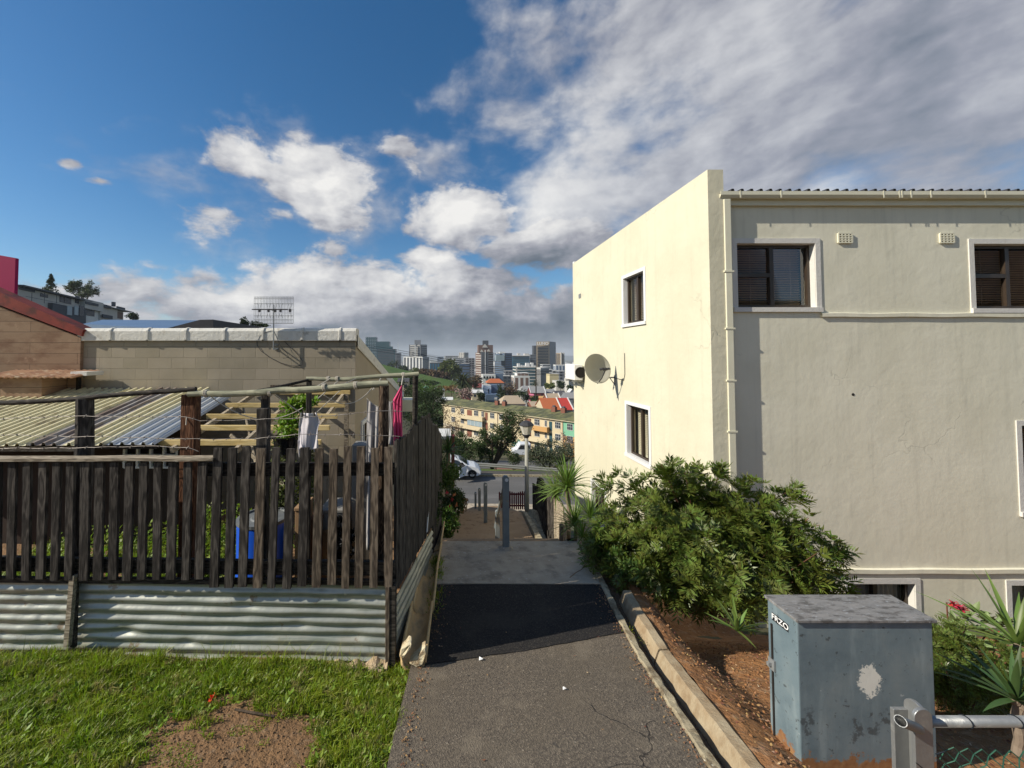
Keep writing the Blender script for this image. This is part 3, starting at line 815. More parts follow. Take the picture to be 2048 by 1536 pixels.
# ================================================================ street cabinet
dC = 2.1; cx0, cx1 = P(1598, 1380, dC).x, P(1870, 1380, dC).x; czt = Z(1243, dC); czb = -2.30; dB = .19
CB = thing('utility_cabinet', ((cx0+cx1)/2, dC, czb), 'scuffed blue grey metal utility cabinet with rusty base standing in the red soil', 'cabinet')
b = MB(); nx, nz = 12, 14
b.box(cx0, cx1, dC, dC+dB, czb-.15, czt).build('body', MAT['cabinet'], CB, bevel=.006)
b = MB(); b.add([(cx0-.012, dC-.015, czt), (cx1+.008, dC-.015, czt), (cx1+.008, dC+dB+.01, czt+.004), (cx0-.012, dC+dB+.01, czt+.004),
                (cx0-.012, dC-.015, czt+.016), (cx1+.008, dC-.015, czt+.016), (cx1+.008, dC+dB+.01, czt+.02), (cx0-.012, dC+dB+.01, czt+.02)],
               [(0, 3, 2, 1), (4, 5, 6, 7), (0, 1, 5, 4), (1, 2, 6, 5), (2, 3, 7, 6), (3, 0, 4, 7)])
mat('cab_lid', (.17, .168, .165), (.24, .23, .22), s=10, st=(1, 3, 1), rough=.6, bump=.004, bs=30, c3=(.10, .095, .09), s3=14, t3=.55, w3=.08, c4=(.28, .29, .30), s4=30, t4=.63)
b.build('lid', MAT['cab_lid'], CB, bevel=.003)
MB().box(cx0-.012, cx0-.001, dC+dB-.05, dC+dB-.01, czb+.50, czb+.56).box(cx0-.03, cx0-.012, dC+dB-.035, dC+dB-.02, czb+.52, czb+.54).build('hinge', MAT['metal_grey'], CB)
MB().box(cx0-.006, cx0-.001, dC+dB-.035, dC+dB-.025, czb+.06, czt-.12).build('door_seam', MAT['room_dark'], CB)


def text(body, size, loc, M3, m, parent, name='lettering', ext=.001, al='CENTER', off=0.0):
    cu = bpy.data.curves.new(name, 'FONT'); cu.body = body; cu.size = size; cu.extrude = ext; cu.align_x = al; cu.align_y = 'CENTER'; cu.offset = off
    cu.materials.append(m); tmp = bpy.data.objects.new('tmp', cu); me = bpy.data.meshes.new_from_object(tmp); bpy.data.objects.remove(tmp)
    o = bpy.data.objects.new(name, me); link(o, parent)
    q_ = parent
    while q_ is not None and q_.name not in ORG: q_ = q_.parent
    org = ORG[q_.name] if q_ is not None else Vector((0, 0, 0))
    o.matrix_local = Matrix.Translation(Vector(loc)-org) @ M3.to_4x4(); return o


mat('black_paint', (.01, .01, .012), rough=.5); mat('white_paint', (.85, .85, .83), rough=.5)
MLs = Matrix(((0, 0, -1), (-1, 0, 0), (0, 1, 0)))      # reads on a face that looks towards -X
tz = czt-.075; ty = dC+.105
sk_ = MB().box(cx0-.0022, cx0-.0012, ty-.052, ty+.052, tz-.020, tz+.022).build('sticker', MAT['black_paint'], CB)
text('FRZO', .043, (cx0-.003, ty, tz+.001), MLs, MAT['white_paint'], sk_, 'lettering', .0004, off=.0006)

# ================================================================ tubular barrier with chain-link
mat('galv', (.30, .305, .30), (.24, .245, .245), s=7, rough=.42, metal=.55, c3=(.40, .40, .38), s3=12, t3=.62, bump=.003, bs=18)
mat('wire_green', (.03, .11, .07), (.02, .07, .045), s=20, rough=.5); mat('wire_dark', (.012, .016, .022), rough=.5)
dR = 1.5; rz = Z(1448, dR); rx0 = P(1803, 1440, dR).x
BR = thing('pipe_barrier', (rx0, dR, -2.1), 'silver painted pipe rail barrier with sagging green chain link mesh', 'barrier')
pxa, pxb = P(1810, 1440, dR).x, P(1846, 1440, dR).x; zt_ = Z(1404, dR)
b = MB(); n = 14; rr = (pxb-pxa)/2
for (x0, x1, y0, y1, zt2) in ((pxa, pxb, dR-.03, dR-.018, zt_), ):
    poly = [(x0, y0, -2.2), (x1, y0, -2.2)]+[((x0+x1)/2+rr*math.cos(t), y0, zt2-rr+rr*math.sin(t)) for t in np.linspace(0, math.pi, n)]
    b.prism(poly, (0, .012, 0))
poly = [(pxb-.014, dR-.018, -2.2), (pxb-.014, dR+.05, -2.2)]+[(pxb-.014, dR+.016+.034*math.cos(t), zt_-.045+.034*math.sin(t)) for t in np.linspace(0, math.pi, 10)]
b.prism(poly, (.014, 0, 0)); b.box(pxa, pxb-.014, dR+.036, dR+.05, -2.2, zt_-.06)
b.build('post', MAT['galv'], BR, bevel=.002)
b = MB(); xa = pxb-.01; r0, r1 = .0172, .015
Mx = Matrix.Rotation(math.pi/2, 3, 'Y')
b.lathe((xa, dR+.01, rz), [(r1, 0), (r0, 0), (r0, 1.35), (r1, 1.35), (r1, 0)], 24, Mx)
b.build('rail', MAT['galv'], BR, smooth=True)
s0, s1 = P(1836, 1457, dR-.030), P(1801, 1442, dR-.062); qx = (s1-s0).to_track_quat('Z', 'Y').to_matrix(); sl__ = (s1-s0).length
MB().lathe(s0, [(.0172, 0), (.0172, sl__), (.0155, sl__), (.0155, sl__*.2), (0, sl__*.2)], 24, qx).build('rail_stub', MAT['galv'], BR, smooth=False)
mesh_b = MB(); p_ = .052; zt0 = rz-.055
for k in range(-14, 26):
    for sgn in (1, -1):
        x0 = pxb+.03+k*p_; pts = []
        for j in range(0, 13):
            xx = x0+sgn*j*p_/2*1.05; zz = zt0-j*p_/2*.9
            if xx < pxb+.015 or xx > pxb+1.1: continue
            pts.append((xx, dR-.02+(.004 if j % 2 else -.004)-.10*math.sin(min(j/6, 1.5)*1.2)*sm(0, .5, xx-pxb), zz-.02*math.sin((xx-pxb)*4)))
        if len(pts) > 1: mesh_b.tube(pts, .0019, 4, cap=False)
mesh_b.build('chain_link', MAT['wire_green'], BR)
for (q0, zz) in ((pxb+.012, rz), (pxb+.17, rz), (pxb+.36, rz)):
    MB().tube([(q0+.008*math.sin(t*.5), dR+.01+.019*math.cos(t), zz+.019*math.sin(t)) for t in np.linspace(0, 2*math.pi, 14)], .0022, 5).build('tie_wire', MAT['wire_dark'], BR)
for zz in (rz-.06, rz-.12, rz-.2): MB().tube([(pxb+.01, dR-.03, zz+.02), (pxb+.035, dR-.035, zz-.005), (pxb+.005, dR-.03, zz-.02), (pxb+.04, dR-.02, zz-.035)], .0018, 5).build('tie_wire', MAT['wire_dark'], BR)
MB().tube([(pxa-.002, dR-.032, rz-.11), (pxb-.02, dR-.033, rz-.15), (pxb+.05, dR-.02, rz-.155)], .0016, 5).build('tie_wire', MAT['wire_dark'], BR)

# ================================================================ handrail down the steps
mat('rail_paint', (.19, .215, .22), (.24, .265, .26), s=8, rough=.6, metal=.2, c4=(.30, .26, .20), s4=9, t4=.64)
HR = thing('handrail', (.79, 4.75, -2.36), 'grey steel handrail running down the middle of the concrete steps', 'handrail')


def hpost(x, y, z0, z1, wd, parent=HR):
    b = MB(); rr = wd/2
    poly = [(x-rr, y-.02, z0), (x+rr, y-.02, z0)]+[(x+rr*math.cos(t), y-.02, z1-rr+rr*math.sin(t)) for t in np.linspace(0, math.pi, 12)]
    b.prism(poly, (0, .05, 0)).build('post', MAT['rail_paint'], parent, bevel=.004)
    MB().lathe((x+.008, y-.021, z1-rr-.01), [(0.001, .004), (.020, .004), (.022, 0)], 12, Matrix.Rotation(math.pi/2, 3, 'X')).build('rail_end', MAT['paint_white'], parent)


x1_ = P(1012, 1080, 4.72).x
hpost(x1_, 4.72, -2.42, Z(951, 4.72), .078)
MB().lathe((x1_, 4.735, zp(4.7)+.014), [(.0, .03), (.06, .025), (.085, .006), (.09, 0)], 14).build('footing', MAT['concrete_slab'], HR)
x2_ = P(995, 1040, 6.6).x
hpost(x2_, 6.6, zp(6.6)-.1, Z(1020, 6.6), .075)
MB().tube([(x1_, 4.73, Z(962, 4.72)), (x2_-.01, 6.6, Z(1034, 6.6)), (x2_-.02, 6.75, Z(1058, 6.7))], .022, 10).build('rail', MAT['rail_paint'], HR)
HR2 = thing('handrail', (X(971, 9.4, 1025), 9.4, zp(9.4)), 'thin grey handrail posts on the lower flight of steps', 'handrail')
for (pxx, d_, y0_, y1_, wd) in ((971, 9.2, 1028, 965, .085), (959, 12.2, 1022, 976, .08), (951, 15.5, 1018, 984, .08)):
    xx = P(pxx, 1000, d_).x; hpost(xx, d_, Z(y0_, d_)-.2, Z(y1_, d_), wd, HR2)
MB().tube([P(971, 970, 9.25), P(968, 1022, 11.0)], .02, 8).build('rail', MAT['rail_paint'], HR2)

# ================================================================ lamp post at the foot
mat('lamp_post', (.34, .34, .30), (.28, .28, .25), s=3, rough=.7)
mat('lamp_glass', (.62, .60, .52), (.5, .48, .42), s=8, rough=.35)
dL = 12.8; lx = P(1053.5, 950, dL).x; lb_ = P(1053.5, 1045, dL).z
LP = thing('street_lamp', (lx, dL, lb_), 'tapered concrete lamp post with a faceted lantern at the foot of the steps', 'street lamp')
MB().tube([(lx, dL, lb_-.6), (lx, dL, Z(870, dL))], .082, 14, .055).build('pole', MAT['lamp_post'], LP, smooth=True)
MB().lathe((lx, dL, Z(868, dL)), [(.0, 0), (.13, 0), (.13, .03), (.14, .035), (.22, .26), (.23, .28), (.0, .28)], 8).build('lantern', MAT['lamp_glass'], LP)
MB().lathe((lx, dL, Z(868, dL)+.285), [(.25, 0), (.25, .02), (.16, .11), (.07, .15), (.0, .16)], 8).build('hood', MAT['roof_dark'], LP)
MB().lathe((lx, dL, Z(875, dL)), [(.0, 0), (.075, 0), (.13, .09), (.13, .12)], 12).build('collar', MAT['roof_dark'], LP)
# ================================================================ foliage helpers
def rand_unit(n):
    v = rng.normal(size=(n, 3)); return v/np.linalg.norm(v, axis=1, keepdims=True)


def leaf_quads(c, d, up, L, W):
    """rhombic leaves: c base points, d direction (unit), up approx normal"""
    s = np.cross(d, up); s /= np.linalg.norm(s, axis=1, keepdims=True)+1e-9
    L = np.asarray(L).reshape(-1, 1); W = np.asarray(W).reshape(-1, 1); n = np.cross(s, d)
    V = np.stack([c, c+d*L*.45+s*W/2-n*W*.12, c+d*L, c+d*L*.45-s*W/2-n*W*.12], 1).reshape(-1, 3)
    Fq = np.arange(len(V)).reshape(-1, 4); return V, Fq


def clump_points(c, rad, n, nclump, spread=.33, shell=.55, seed=None, flat=0):
    """leaf centres gathered into clumps through an ellipsoid"""
    c = np.array(c); rad = np.array(rad)
    u = rand_unit(nclump); r = (shell+(1-shell)*rng.random(nclump)**.6)[:, None]
    cc = u*r*(rng.random((nclump, 1))*.22+.84)
    if flat: cc[:, 2] = np.maximum(cc[:, 2], -flat)
    k = rng.integers(0, nclump, n); sz = (rng.random(nclump)*.6+.6)[k][:, None]
    q = cc[k]+rng.normal(size=(n, 3))*spread*.5*sz
    return c+q*rad, (q-cc[k])/(np.linalg.norm(q-cc[k], axis=1, keepdims=True)+1e-9)


def crown_arr(c, rad, n, nclump, L, W, spread=.33, shell=.5, flat=0, droop=0.0):
    p, o = clump_points(c, rad, n, nclump, spread, shell, flat=flat)
    d = o*.7+rand_unit(n)*.8+np.array([0, 0, .15-droop]); d /= np.linalg.norm(d, axis=1, keepdims=True)
    return leaf_quads(p, d, rand_unit(n), L*(rng.random(n)*.6+.7), W*(rng.random(n)*.6+.7))


def join_arr(parts):
    V = []; Fq = []; b = 0
    for v, f in parts: V.append(v); Fq.append(f+b); b += len(v)
    return np.concatenate(V), np.concatenate(Fq)


mat('leaf_dark', (.035, .06, .018), (.055, .085, .025), s=1.5, rough=.6, isl=.45, trans=.22, spec=.3)
mat('leaf_mid', (.05, .10, .018), (.085, .14, .03), s=1.5, rough=.55, isl=.4, trans=.28, spec=.35)
mat('leaf_olive', (.085, .11, .035), (.13, .15, .045), s=1.2, rough=.6, isl=.4, trans=.25)
mat('leaf_autumn', (.16, .085, .03), (.22, .13, .05), s=1, rough=.7, isl=.35, trans=.2)
mat('leaf_bright', (.12, .22, .02), (.19, .28, .04), s=2, rough=.5, isl=.35, trans=.35)
mat('bark', (.09, .065, .045), (.055, .042, .03), s=5, st=(1, 1, .3), rough=.95, bump=.02, bs=14)
mat('bark_pale', (.24, .19, .14), (.16, .12, .09), s=5, st=(1, 1, .3), rough=.95, bump=.01, bs=20)


def limbs(b, base, top, r, n=5, spread=1.0, depth=2, rr=None):
    rr = rr or rnd
    base, top = Vector(base), Vector(top); ax = top-base; L = ax.length
    pts = [base+ax*t+Vector((rr.uniform(-1, 1), rr.uniform(-1, 1), 0))*L*.04*t for t in (0, .33, .66, 1)]
    b.tube(pts, r, 7, r*.55)
    if depth:
        for i in range(n):
            a = 2*math.pi*i/n+rr.uniform(-.5, .5); t = rr.uniform(.55, 1)
            s0 = base+ax*t; e = s0+Vector((math.cos(a)*spread, math.sin(a)*spread, rr.uniform(.4, 1.1)*spread))*L*.42
            limbs(b, s0, e, r*.45, 3, spread*.9, depth-1, rr)


# ================================================================ picket fence along the lawn
YD = 2.9
FN = thing('picket_fence', (P(400, 1150, YD).x, YD, -2.3), 'weathered dark picket fence above corrugated metal sheets facing the grass', 'fence')
tops = [-22, 7, 36, 66, 97, 125, 152, 180, 208, 238, 268, 296, 323, 353, 382, 412]; bots = [-27, 4, 32, 63, 90, 120, 148, 177, 204, 234, 262, 291, 320, 348, 378, 405]
tt = [442, 471, 498, 527, 557, 586, 613, 642, 670, 698, 724, 752, 778]; tb = [434, 464, 490, 520, 547, 578, 607, 636, 666, 693, 719, 749, 778]
brown = {527, 642, 670, 698, 724, 752, 778}
for i, (a, c) in enumerate(list(zip(tops, bots))+list(zip(tt, tb))):
    tall = a in tt; yt = (893+rnd.uniform(-3, 3)) if tall else 922; yb = (1168+rnd.uniform(-2, 2)) if tall else 1153+rnd.uniform(-2, 2)
    if a == 670: yb = 1163
    wd = rnd.uniform(14.0, 17.0)/F*YD; y0 = YD-.045+rnd.uniform(-.004, .003); th = .022
    b = MB(); pts = []; nseg = 8
    for k in range(nseg+1):
        t = k/nseg; xx = P(a+(c-a)*t, 0, YD).x; q = P(a+(c-a)*t, yt+(yb-yt)*t, YD); xx = q.x
        w_ = wd*(1+rnd.uniform(-.05, .05) if a in brown else 1+rnd.uniform(-.015, .015))
        tw_ = rnd.uniform(-.002, .002); 
        pts += [(xx-w_/2, y0, q.z), (xx+w_/2, y0+tw_, q.z+(.004 if k == 0 else 0)), (xx+w_/2, y0+th, q.z), (xx-w_/2, y0+th, q.z), (xx-w_/2, y0, q.z)]
    b.grid(pts, nseg+1, 5); b.f.append((0, 1, 2, 3)); kk = nseg*5; b.f.append((kk, kk+1, kk+2, kk+3))
    m = MAT['picket_brown'] if a in brown else MAT['picket_dark']
    b.build('picket', m, FN)


def railbar(pa_, ya_, pb_, yb_, d, h, t, m, name='rail', parent=FN):
    a, b2 = P(pa_, ya_, d), P(pb_, yb_, d); b = MB(); n = 10; pts = []
    for k in range(n+1):
        p = a+(b2-a)*(k/n); j = rnd.uniform(-.003, .003)
        pts += [(p.x, d-t/2, p.z-h/2+j), (p.x, d+t/2, p.z-h/2+j), (p.x, d+t/2, p.z+h/2+j), (p.x, d-t/2, p.z+h/2+j), (p.x, d-t/2, p.z-h/2+j)]
    b.grid(pts, n+1, 5); b.f.append((0, 1, 2, 3)); b.f.append((n*5, n*5+1, n*5+2, n*5+3))
    return b.build(name, m, parent)


railbar(-60, 917.5, 432, 916, YD-.02, .021, .085, MAT['rail_pale'], 'cap_rail')
railbar(415, 938, 790, 938, YD+.015, .095, .035, MAT['rail_dark'])
railbar(-60, 1126, 790, 1136, YD+.015, .10, .035, MAT['rail_dark'])
railbar(-60, 1158, 790, 1164, YD+.0, .036, .03, MAT['rail_dark'])


def corr_panel(name, pA, pB, ztopA, ztopB, hgt, d0, nw, m, parent, nu=140, nv=70, dent=1.0, seed=0, off=0.0):
    """sheet with horizontal ridges between world points pA, pB (x,y)"""
    b = MB(); pts = []; pA, pB = Vector(pA), Vector(pB); dr = (pB-pA).normalized(); nm = Vector((dr.y, -dr.x))
    for i in range(nv):
        v = i/(nv-1)
        for j in range(nu):
            u = j/(nu-1); p = pA+(pB-pA)*u; z = ztopA+(ztopB-ztopA)*u-hgt*v
            a = .0085*math.cos(2*math.pi*v*nw)
            dd = .010*wob(u*3+seed, v*2, 1.1, seed)*dent
            for (cu, cv, r, dp2) in ((.16, .66, .035, .018), (.36, .80, .03, .014), (.55, .30, .04, .012), (.72, .55, .03, .010), (.9, .7, .04, .01)):
                q = ((u-cu)/r)**2+((v-cv)/(r*2.4))**2
                if q < 6: dd -= dp2*math.exp(-q)*dent
            q = a+dd+off; pts.append((p.x+nm.x*q, p.y+nm.y*q, z))
    b.grid(pts, nv, nu); return b.build(name, m, parent, smooth=True)


corr_panel('corrugated_sheet', (P(-70, 1200, YD).x, YD+.0), (P(141, 1200, YD).x, YD), Z(1158, YD), Z(1160, YD), .50, YD, 7, MAT['corrugated'], FN, 60, 70, .6, 2)
corr_panel('corrugated_sheet', (P(150, 1200, YD).x, YD+.01), (P(771, 1200, YD).x, YD), Z(1162, YD), Z(1170, YD), .545, YD, 7.9, MAT['corrugated'], FN, 170, 80, 1.0, 5)
b = MB(); b.bar(P(147, 1150, YD-.03), P(135, 1292, YD-.06), .035, .03, (0, 1, 0)); b.build('post', MAT['rail_pale'], FN)
b = MB(); b.bar(P(152, 1150, YD-.0), P(147, 1295, YD-.03), .028, .03, (0, 1, 0)); b.build('post', MAT['rail_dark'], FN)
q0, q1 = P(772, 1160, YD-.02), P(791, 1160, YD-.02)
MB().box(q0.x, q0.x+.030, YD-.05, YD+.0, -2.36, Z(1166, YD)).build('post', MAT['picket_brown'], FN, bevel=.003)
MB().box(q0.x+.031, q1.x+.004, YD-.045, YD+.03, -2.36, Z(1166, YD)).build('post', MAT['rail_dark'], FN, bevel=.003)
# footing mound of pale sand under the sheet
b = MB(); pts = []
for k in range(30):
    u = P(560+k*7.5, 1310, YD).x; h = .035+.02*math.sin(k*1.3)+.03*sm(20, 29, k)
    pts += [(u, YD-.14, -2.30), (u, YD-.09, -2.27+h*.6), (u, YD-.02, -2.27+h), (u, YD+.05, -2.3)]
b.grid(pts, 30, 4).build('soil_mound', mat('sand_pale', (.46, .36, .24), (.36, .26, .16), s=12, rough=.95, bump=.02, bs=30), None, kind='structure')

# posts and poles of the laundry yard (each stands on its own)
YB = 3.05


def log(name, pts, r, m, label, cat='post', n=12, r2=None, group=None, root=None, wbl=.006):
    pts = [Vector(p) for p in pts]; fine = []
    for a, c in zip(pts, pts[1:]):
        for k in range(6): fine.append(a+(c-a)*k/6)
    fine.append(pts[-1]); L = len(fine)
    rr = [(r+((r2 or r)-r)*i/(L-1))*(1+.05*math.sin(i*1.9+r*99)) for i in range(L)]
    fine = [p+Vector((math.sin(i*.9+r*50), math.cos(i*1.3), math.sin(i*.7+2)))*wbl*(0 if i in (0, L-1) else 1) for i, p in enumerate(fine)]
    b = MB().tube(fine, rr, n)
    return b.build(name, m, root, smooth=False, label=label, cat=cat, group=group)


def vpost(px, pw, ytop, d, m, label, sq=False, zb=-2.55):
    x = P(px, ytop, d).x; r = pw/F*d/2; zt2 = Z(ytop, d)
    if sq: return MB().box(x-r, x+r, d, d+r*1.4, zb, zt2).build('post', m, None, bevel=.006, label=label, cat='post')
    return log('post', [(x-.02, d, zb), (x, d, zt2)], r, m, label, r2=r*.98)


custom('post_rust', f_wood((.05, .022, .012), (.11, .045, .022), (.20, .10, .055)))
custom('post_bark', f_wood((.025, .016, .010), (.085, .055, .036), (.20, .14, .095), True, 1.6))
vpost(170, 31, 797, YB, MAT['picket_dark'], 'thick charred round post under the dark horizontal pole')
vpost(376, 29, 790, YB+.02, MAT['post_rust'], 'rusty red brown square post where the two horizontal poles meet', True)
vpost(529, 15, 786, YB+.05, MAT['picket_dark'], 'thin dark post reaching the pale pole beside a broad plank', True)
vpost(524, 23, 817, YB, MAT['picket_dark'], 'broad cracked black plank standing against the thin dark post', True)
vpost(768, 20, 771, YB, MAT['post_bark'], 'flaky barked log post at the fence corner beside the pink cloth')
vpost(617, 10, 756, 3.75, MAT['picket_dark'], 'slim dark post carrying the thin pale pole near the brick wall', True)
vpost(831, 11, 752, 3.72, MAT['rail_dark'], 'dark steel post carrying the thin pale pole above the side fence')
log('pole', [P(-80, 809, YB), P(150, 798, YB-.02), P(392, 778, YB)], .019, MAT['rail_dark'], 'dark flat topped pole running from the charred post to the rusty post', 'pole')
log('pole', [P(377, 788, YB), P(520, 785, YB), P(600, 779, YB), P(776, 768, YB)], .0235, MAT['pole_pale'], 'thick pale wooden pole tied with rope, ending on the barked log', 'pole', r2=.028)
log('pole', [P(613, 757.5, 3.75), P(700, 758, 3.75), P(838, 748, 3.72)], .019, MAT['pole_pale'], 'thin pale pole set behind the thick one, with rope ties', 'pole', r2=.023)
log('brace', [P(495, 786, 3.3), P(616, 760, 3.72)], .013, MAT['rail_dark'], 'thin dark brace rising from the pale pole to the slim post', 'brace')

# ropes
mat('rope', (.62, .56, .46), (.50, .45, .36), s=60, rough=.9)


def cat_pts(a, c, sag, n=16):
    a, c = Vector(a), Vector(c); return [a+(c-a)*(i/n)+Vector((0, 0, -sag*4*(i/n)*(1-i/n))) for i in range(n+1)]


RP = thing('clothesline', P(560, 800, 3.2), 'pale knotted rope clothesline strung between the two wooden poles', 'clothesline')
for (a, c, s_) in ((P(421, 792, 3.1), P(606, 815, 3.4), .14), (P(546, 787, 3.1), P(601, 826, 3.35), 0), (P(632, 826, 3.35), P(682, 779, 3.5), 0), (P(648, 790, 3.15), P(745, 775, 3.7), .11),
                   (P(636, 797, 3.3), P(676, 762, 3.72), 0), (P(688, 768, 3.4), P(712, 757, 3.72), 0), (P(806, 752, 3.72), P(803, 770, 3.3), 0), (P(745, 780, 3.1), P(762, 757, 3.7), 0), (P(660, 757, 3.7), P(548, 786, 3.1), .05),
                   (P(375, 815, 3.1), P(372, 850, 3.05), 0)):
    MB().tube(cat_pts(a, c, s_), .0042, 5).build('rope', MAT['rope'], RP)
for (pxx, pyy, d_, r_) in ((412, 787, YB, .027), (540, 785, YB, .029), (648, 775, YB, .030), (711, 771, YB, .030), (656, 758, 3.75, .024), (674, 758, 3.75, .024), (721, 757, 3.75, .024), (760, 755, 3.75, .024), (806, 750, 3.73, .024)):
    b = MB(); c = P(pxx, pyy, d_)
    for o in (-.006, .004, .012): b.tube([(c.x+o+.004*math.sin(t*2), c.y+r_*math.cos(t), c.z+r_*math.sin(t)) for t in np.linspace(0, 2*math.pi, 14)], .004, 5)
    b.build('knot', MAT['rope'], RP)

# barbed wire strands
mat('wire_rust', (.40, .36, .32), (.12, .10, .09), s=9, rough=.6, metal=.3)


def barbed(pts, label):
    pts = [Vector(p) for p in pts]; fine = []
    for a, c in zip(pts, pts[1:]):
        k = max(2, int((c-a).length/.05))
        fine += [a+(c-a)*i/k+Vector((0, 0, .003*math.sin(i*1.1))) for i in range(k)]
    fine.append(pts[-1]); b = MB().tube(fine, .0023, 4, cap=False)
    for i in range(1, len(fine)-1, 2):
        p = fine[i]
        for s_ in (0, 1):
            a = rnd.uniform(0, math.pi); v = Vector((.3, math.cos(a), math.sin(a)))*.014; b.bar(p-v, p+v, .002, .002)
        b.lathe(p, [(.0045, -.004), (.0045, .004)], 5, Matrix.Rotation(math.pi/2, 3, 'Y'))
    return b.build('barbed_wire', MAT['wire_rust'], None, label=label, cat='wire', group='barbed wire strands over the picket fence')


YW = YB-.08
barbed([P(-60, 840, YW), P(155, 832, YW), P(185, 833, YW), P(372, 834, YW), P(400, 842, YW), P(515, 839, YW), P(600, 836, YW), P(700, 828, YW), P(760, 822, YW), P(805, 823, YW+.05)], 'topmost strand of barbed wire crossing the posts above the fence')
barbed([P(-60, 868, YW), P(155, 874, YW), P(190, 873, YW), P(372, 878, YW), P(510, 878, YW), P(590, 869, YW), P(680, 869, YW), P(800, 873, YW+.05)], 'middle strand of barbed wire sagging across the charred and rusty posts')
barbed([P(-60, 897, YW), P(155, 896, YW), P(190, 895, YW), P(290, 892, YW), P(375, 895, YW), P(397, 903, YW)], 'lowest short strand of barbed wire just above the fence cap')


# laundry
def cloth(name, left, right, d, m, label, folds=3, amp=.018, nu=26, nv=34, th=.0025, cat='laundry'):
    b = MB(); pts = []
    for i in range(nv):
        t = i/(nv-1)
        def at(L):
            s = t*(len(L)-1); k = min(int(s), len(L)-2); f = s-k
            return L[k][0]+(L[k+1][0]-L[k][0])*f, L[k][1]+(L[k+1][1]-L[k][1])*f
        lx_, ly_ = at(left); rx_, ry_ = at(right)
        for j in range(nu):
            u = j/(nu-1); px = lx_+(rx_-lx_)*u; py = ly_+(ry_-ly_)*u+2*math.sin(u*math.pi)*(1-t)
            dd = d+amp*math.sin(u*folds*2*math.pi+t*1.5)*(.35+.65*t)+.006*math.sin(u*17+t*9)
            pts.append(P(px, py, dd))
    b.grid(pts, nv, nu); return b.build(name, m, None, smooth=True, solid=th, label=label, cat=cat)


mat('cloth_white', (.72, .68, .72), (.66, .62, .68), s=3, rough=.9, trans=.15); mat('cloth_grey', (.42, .40, .39), (.36, .34, .34), s=3, rough=.9, trans=.1)
mat('cloth_pink', (.72, .10, .24), (.62, .07, .19), s=4, rough=.9, trans=.25)
LG = thing('trousers', P(618, 825, 3.35), 'white trousers pegged to the rope clothesline', 'trousers')


LGo = Vector(LG.location)
b = MB(); nu, nv = 22, 26; pts = []
for i in range(nv):
    t = i/(nv-1)
    for j in range(nu):
        u = j/(nu-1); Lx = np.interp(t, [0, .3, .6, 1], [601, 598, 597, 596]); Rx = np.interp(t, [0, .25, .45, 1], [633, 640, 636, 634])
        px = Lx+(Rx-Lx)*u; py = 825+(898-825)*t+1.5*math.sin(u*3.14)
        pts.append(P(px, py, 3.35+.016*math.sin(u*9+t*2)+.005*math.sin(u*23)))
b.grid(pts, nv, nu).build('waist', MAT['cloth_white'], LG, smooth=True, solid=.003)
for (l, r, y1) in (((596, 596, 598), (608, 607, 605), 916), ((626, 627, 628), (636, 637, 635), 904)):
    b = MB(); pts = []
    for i in range(10):
        t = i/9
        for j in range(8):
            u = j/7; px = np.interp(t, [0, .5, 1], l)*(1-u)+np.interp(t, [0, .5, 1], r)*u; pts.append(P(px, 880+(y1-880)*t, 3.36+.012*math.sin(u*6)))
    b.grid(pts, 10, 8).build('trouser_leg', MAT['cloth_white'], LG, smooth=True, solid=.004)
for pxx in (605, 628): MB().bar(P(pxx, 821, 3.345), P(pxx+1, 833, 3.345), .008, .012).build('clothes_peg', MAT['rail_dark'], LG)
cloth('cloth', [(734, 797), (733, 900), (733, 1100)], [(757, 815), (757, 900), (756, 1100)], 3.35, MAT['cloth_grey'], 'long grey cloth hanging down beside the barked log post', 2, .02)
cloth('cloth', [(803, 770), (786, 800), (786, 850), (788, 892)], [(804, 772), (804, 800), (804, 850), (805, 892)], 3.2, MAT['cloth_pink'], 'bright pink cloth drooping from a rope above the side fence', 3, .012)
cloth('cloth', [(778, 802), (778, 890)], [(785, 802), (786, 890)], 3.24, MAT['cloth_grey'], 'narrow pale cloth hanging just beside the pink one', 1, .01)
MB().tube([P(733, 796, 3.35), P(745, 808, 3.35), P(757, 814, 3.35)], .004, 5).build('clothes_rope', MAT['rope'], None, label='short rope holding the long grey cloth to the barked log', cat='rope')

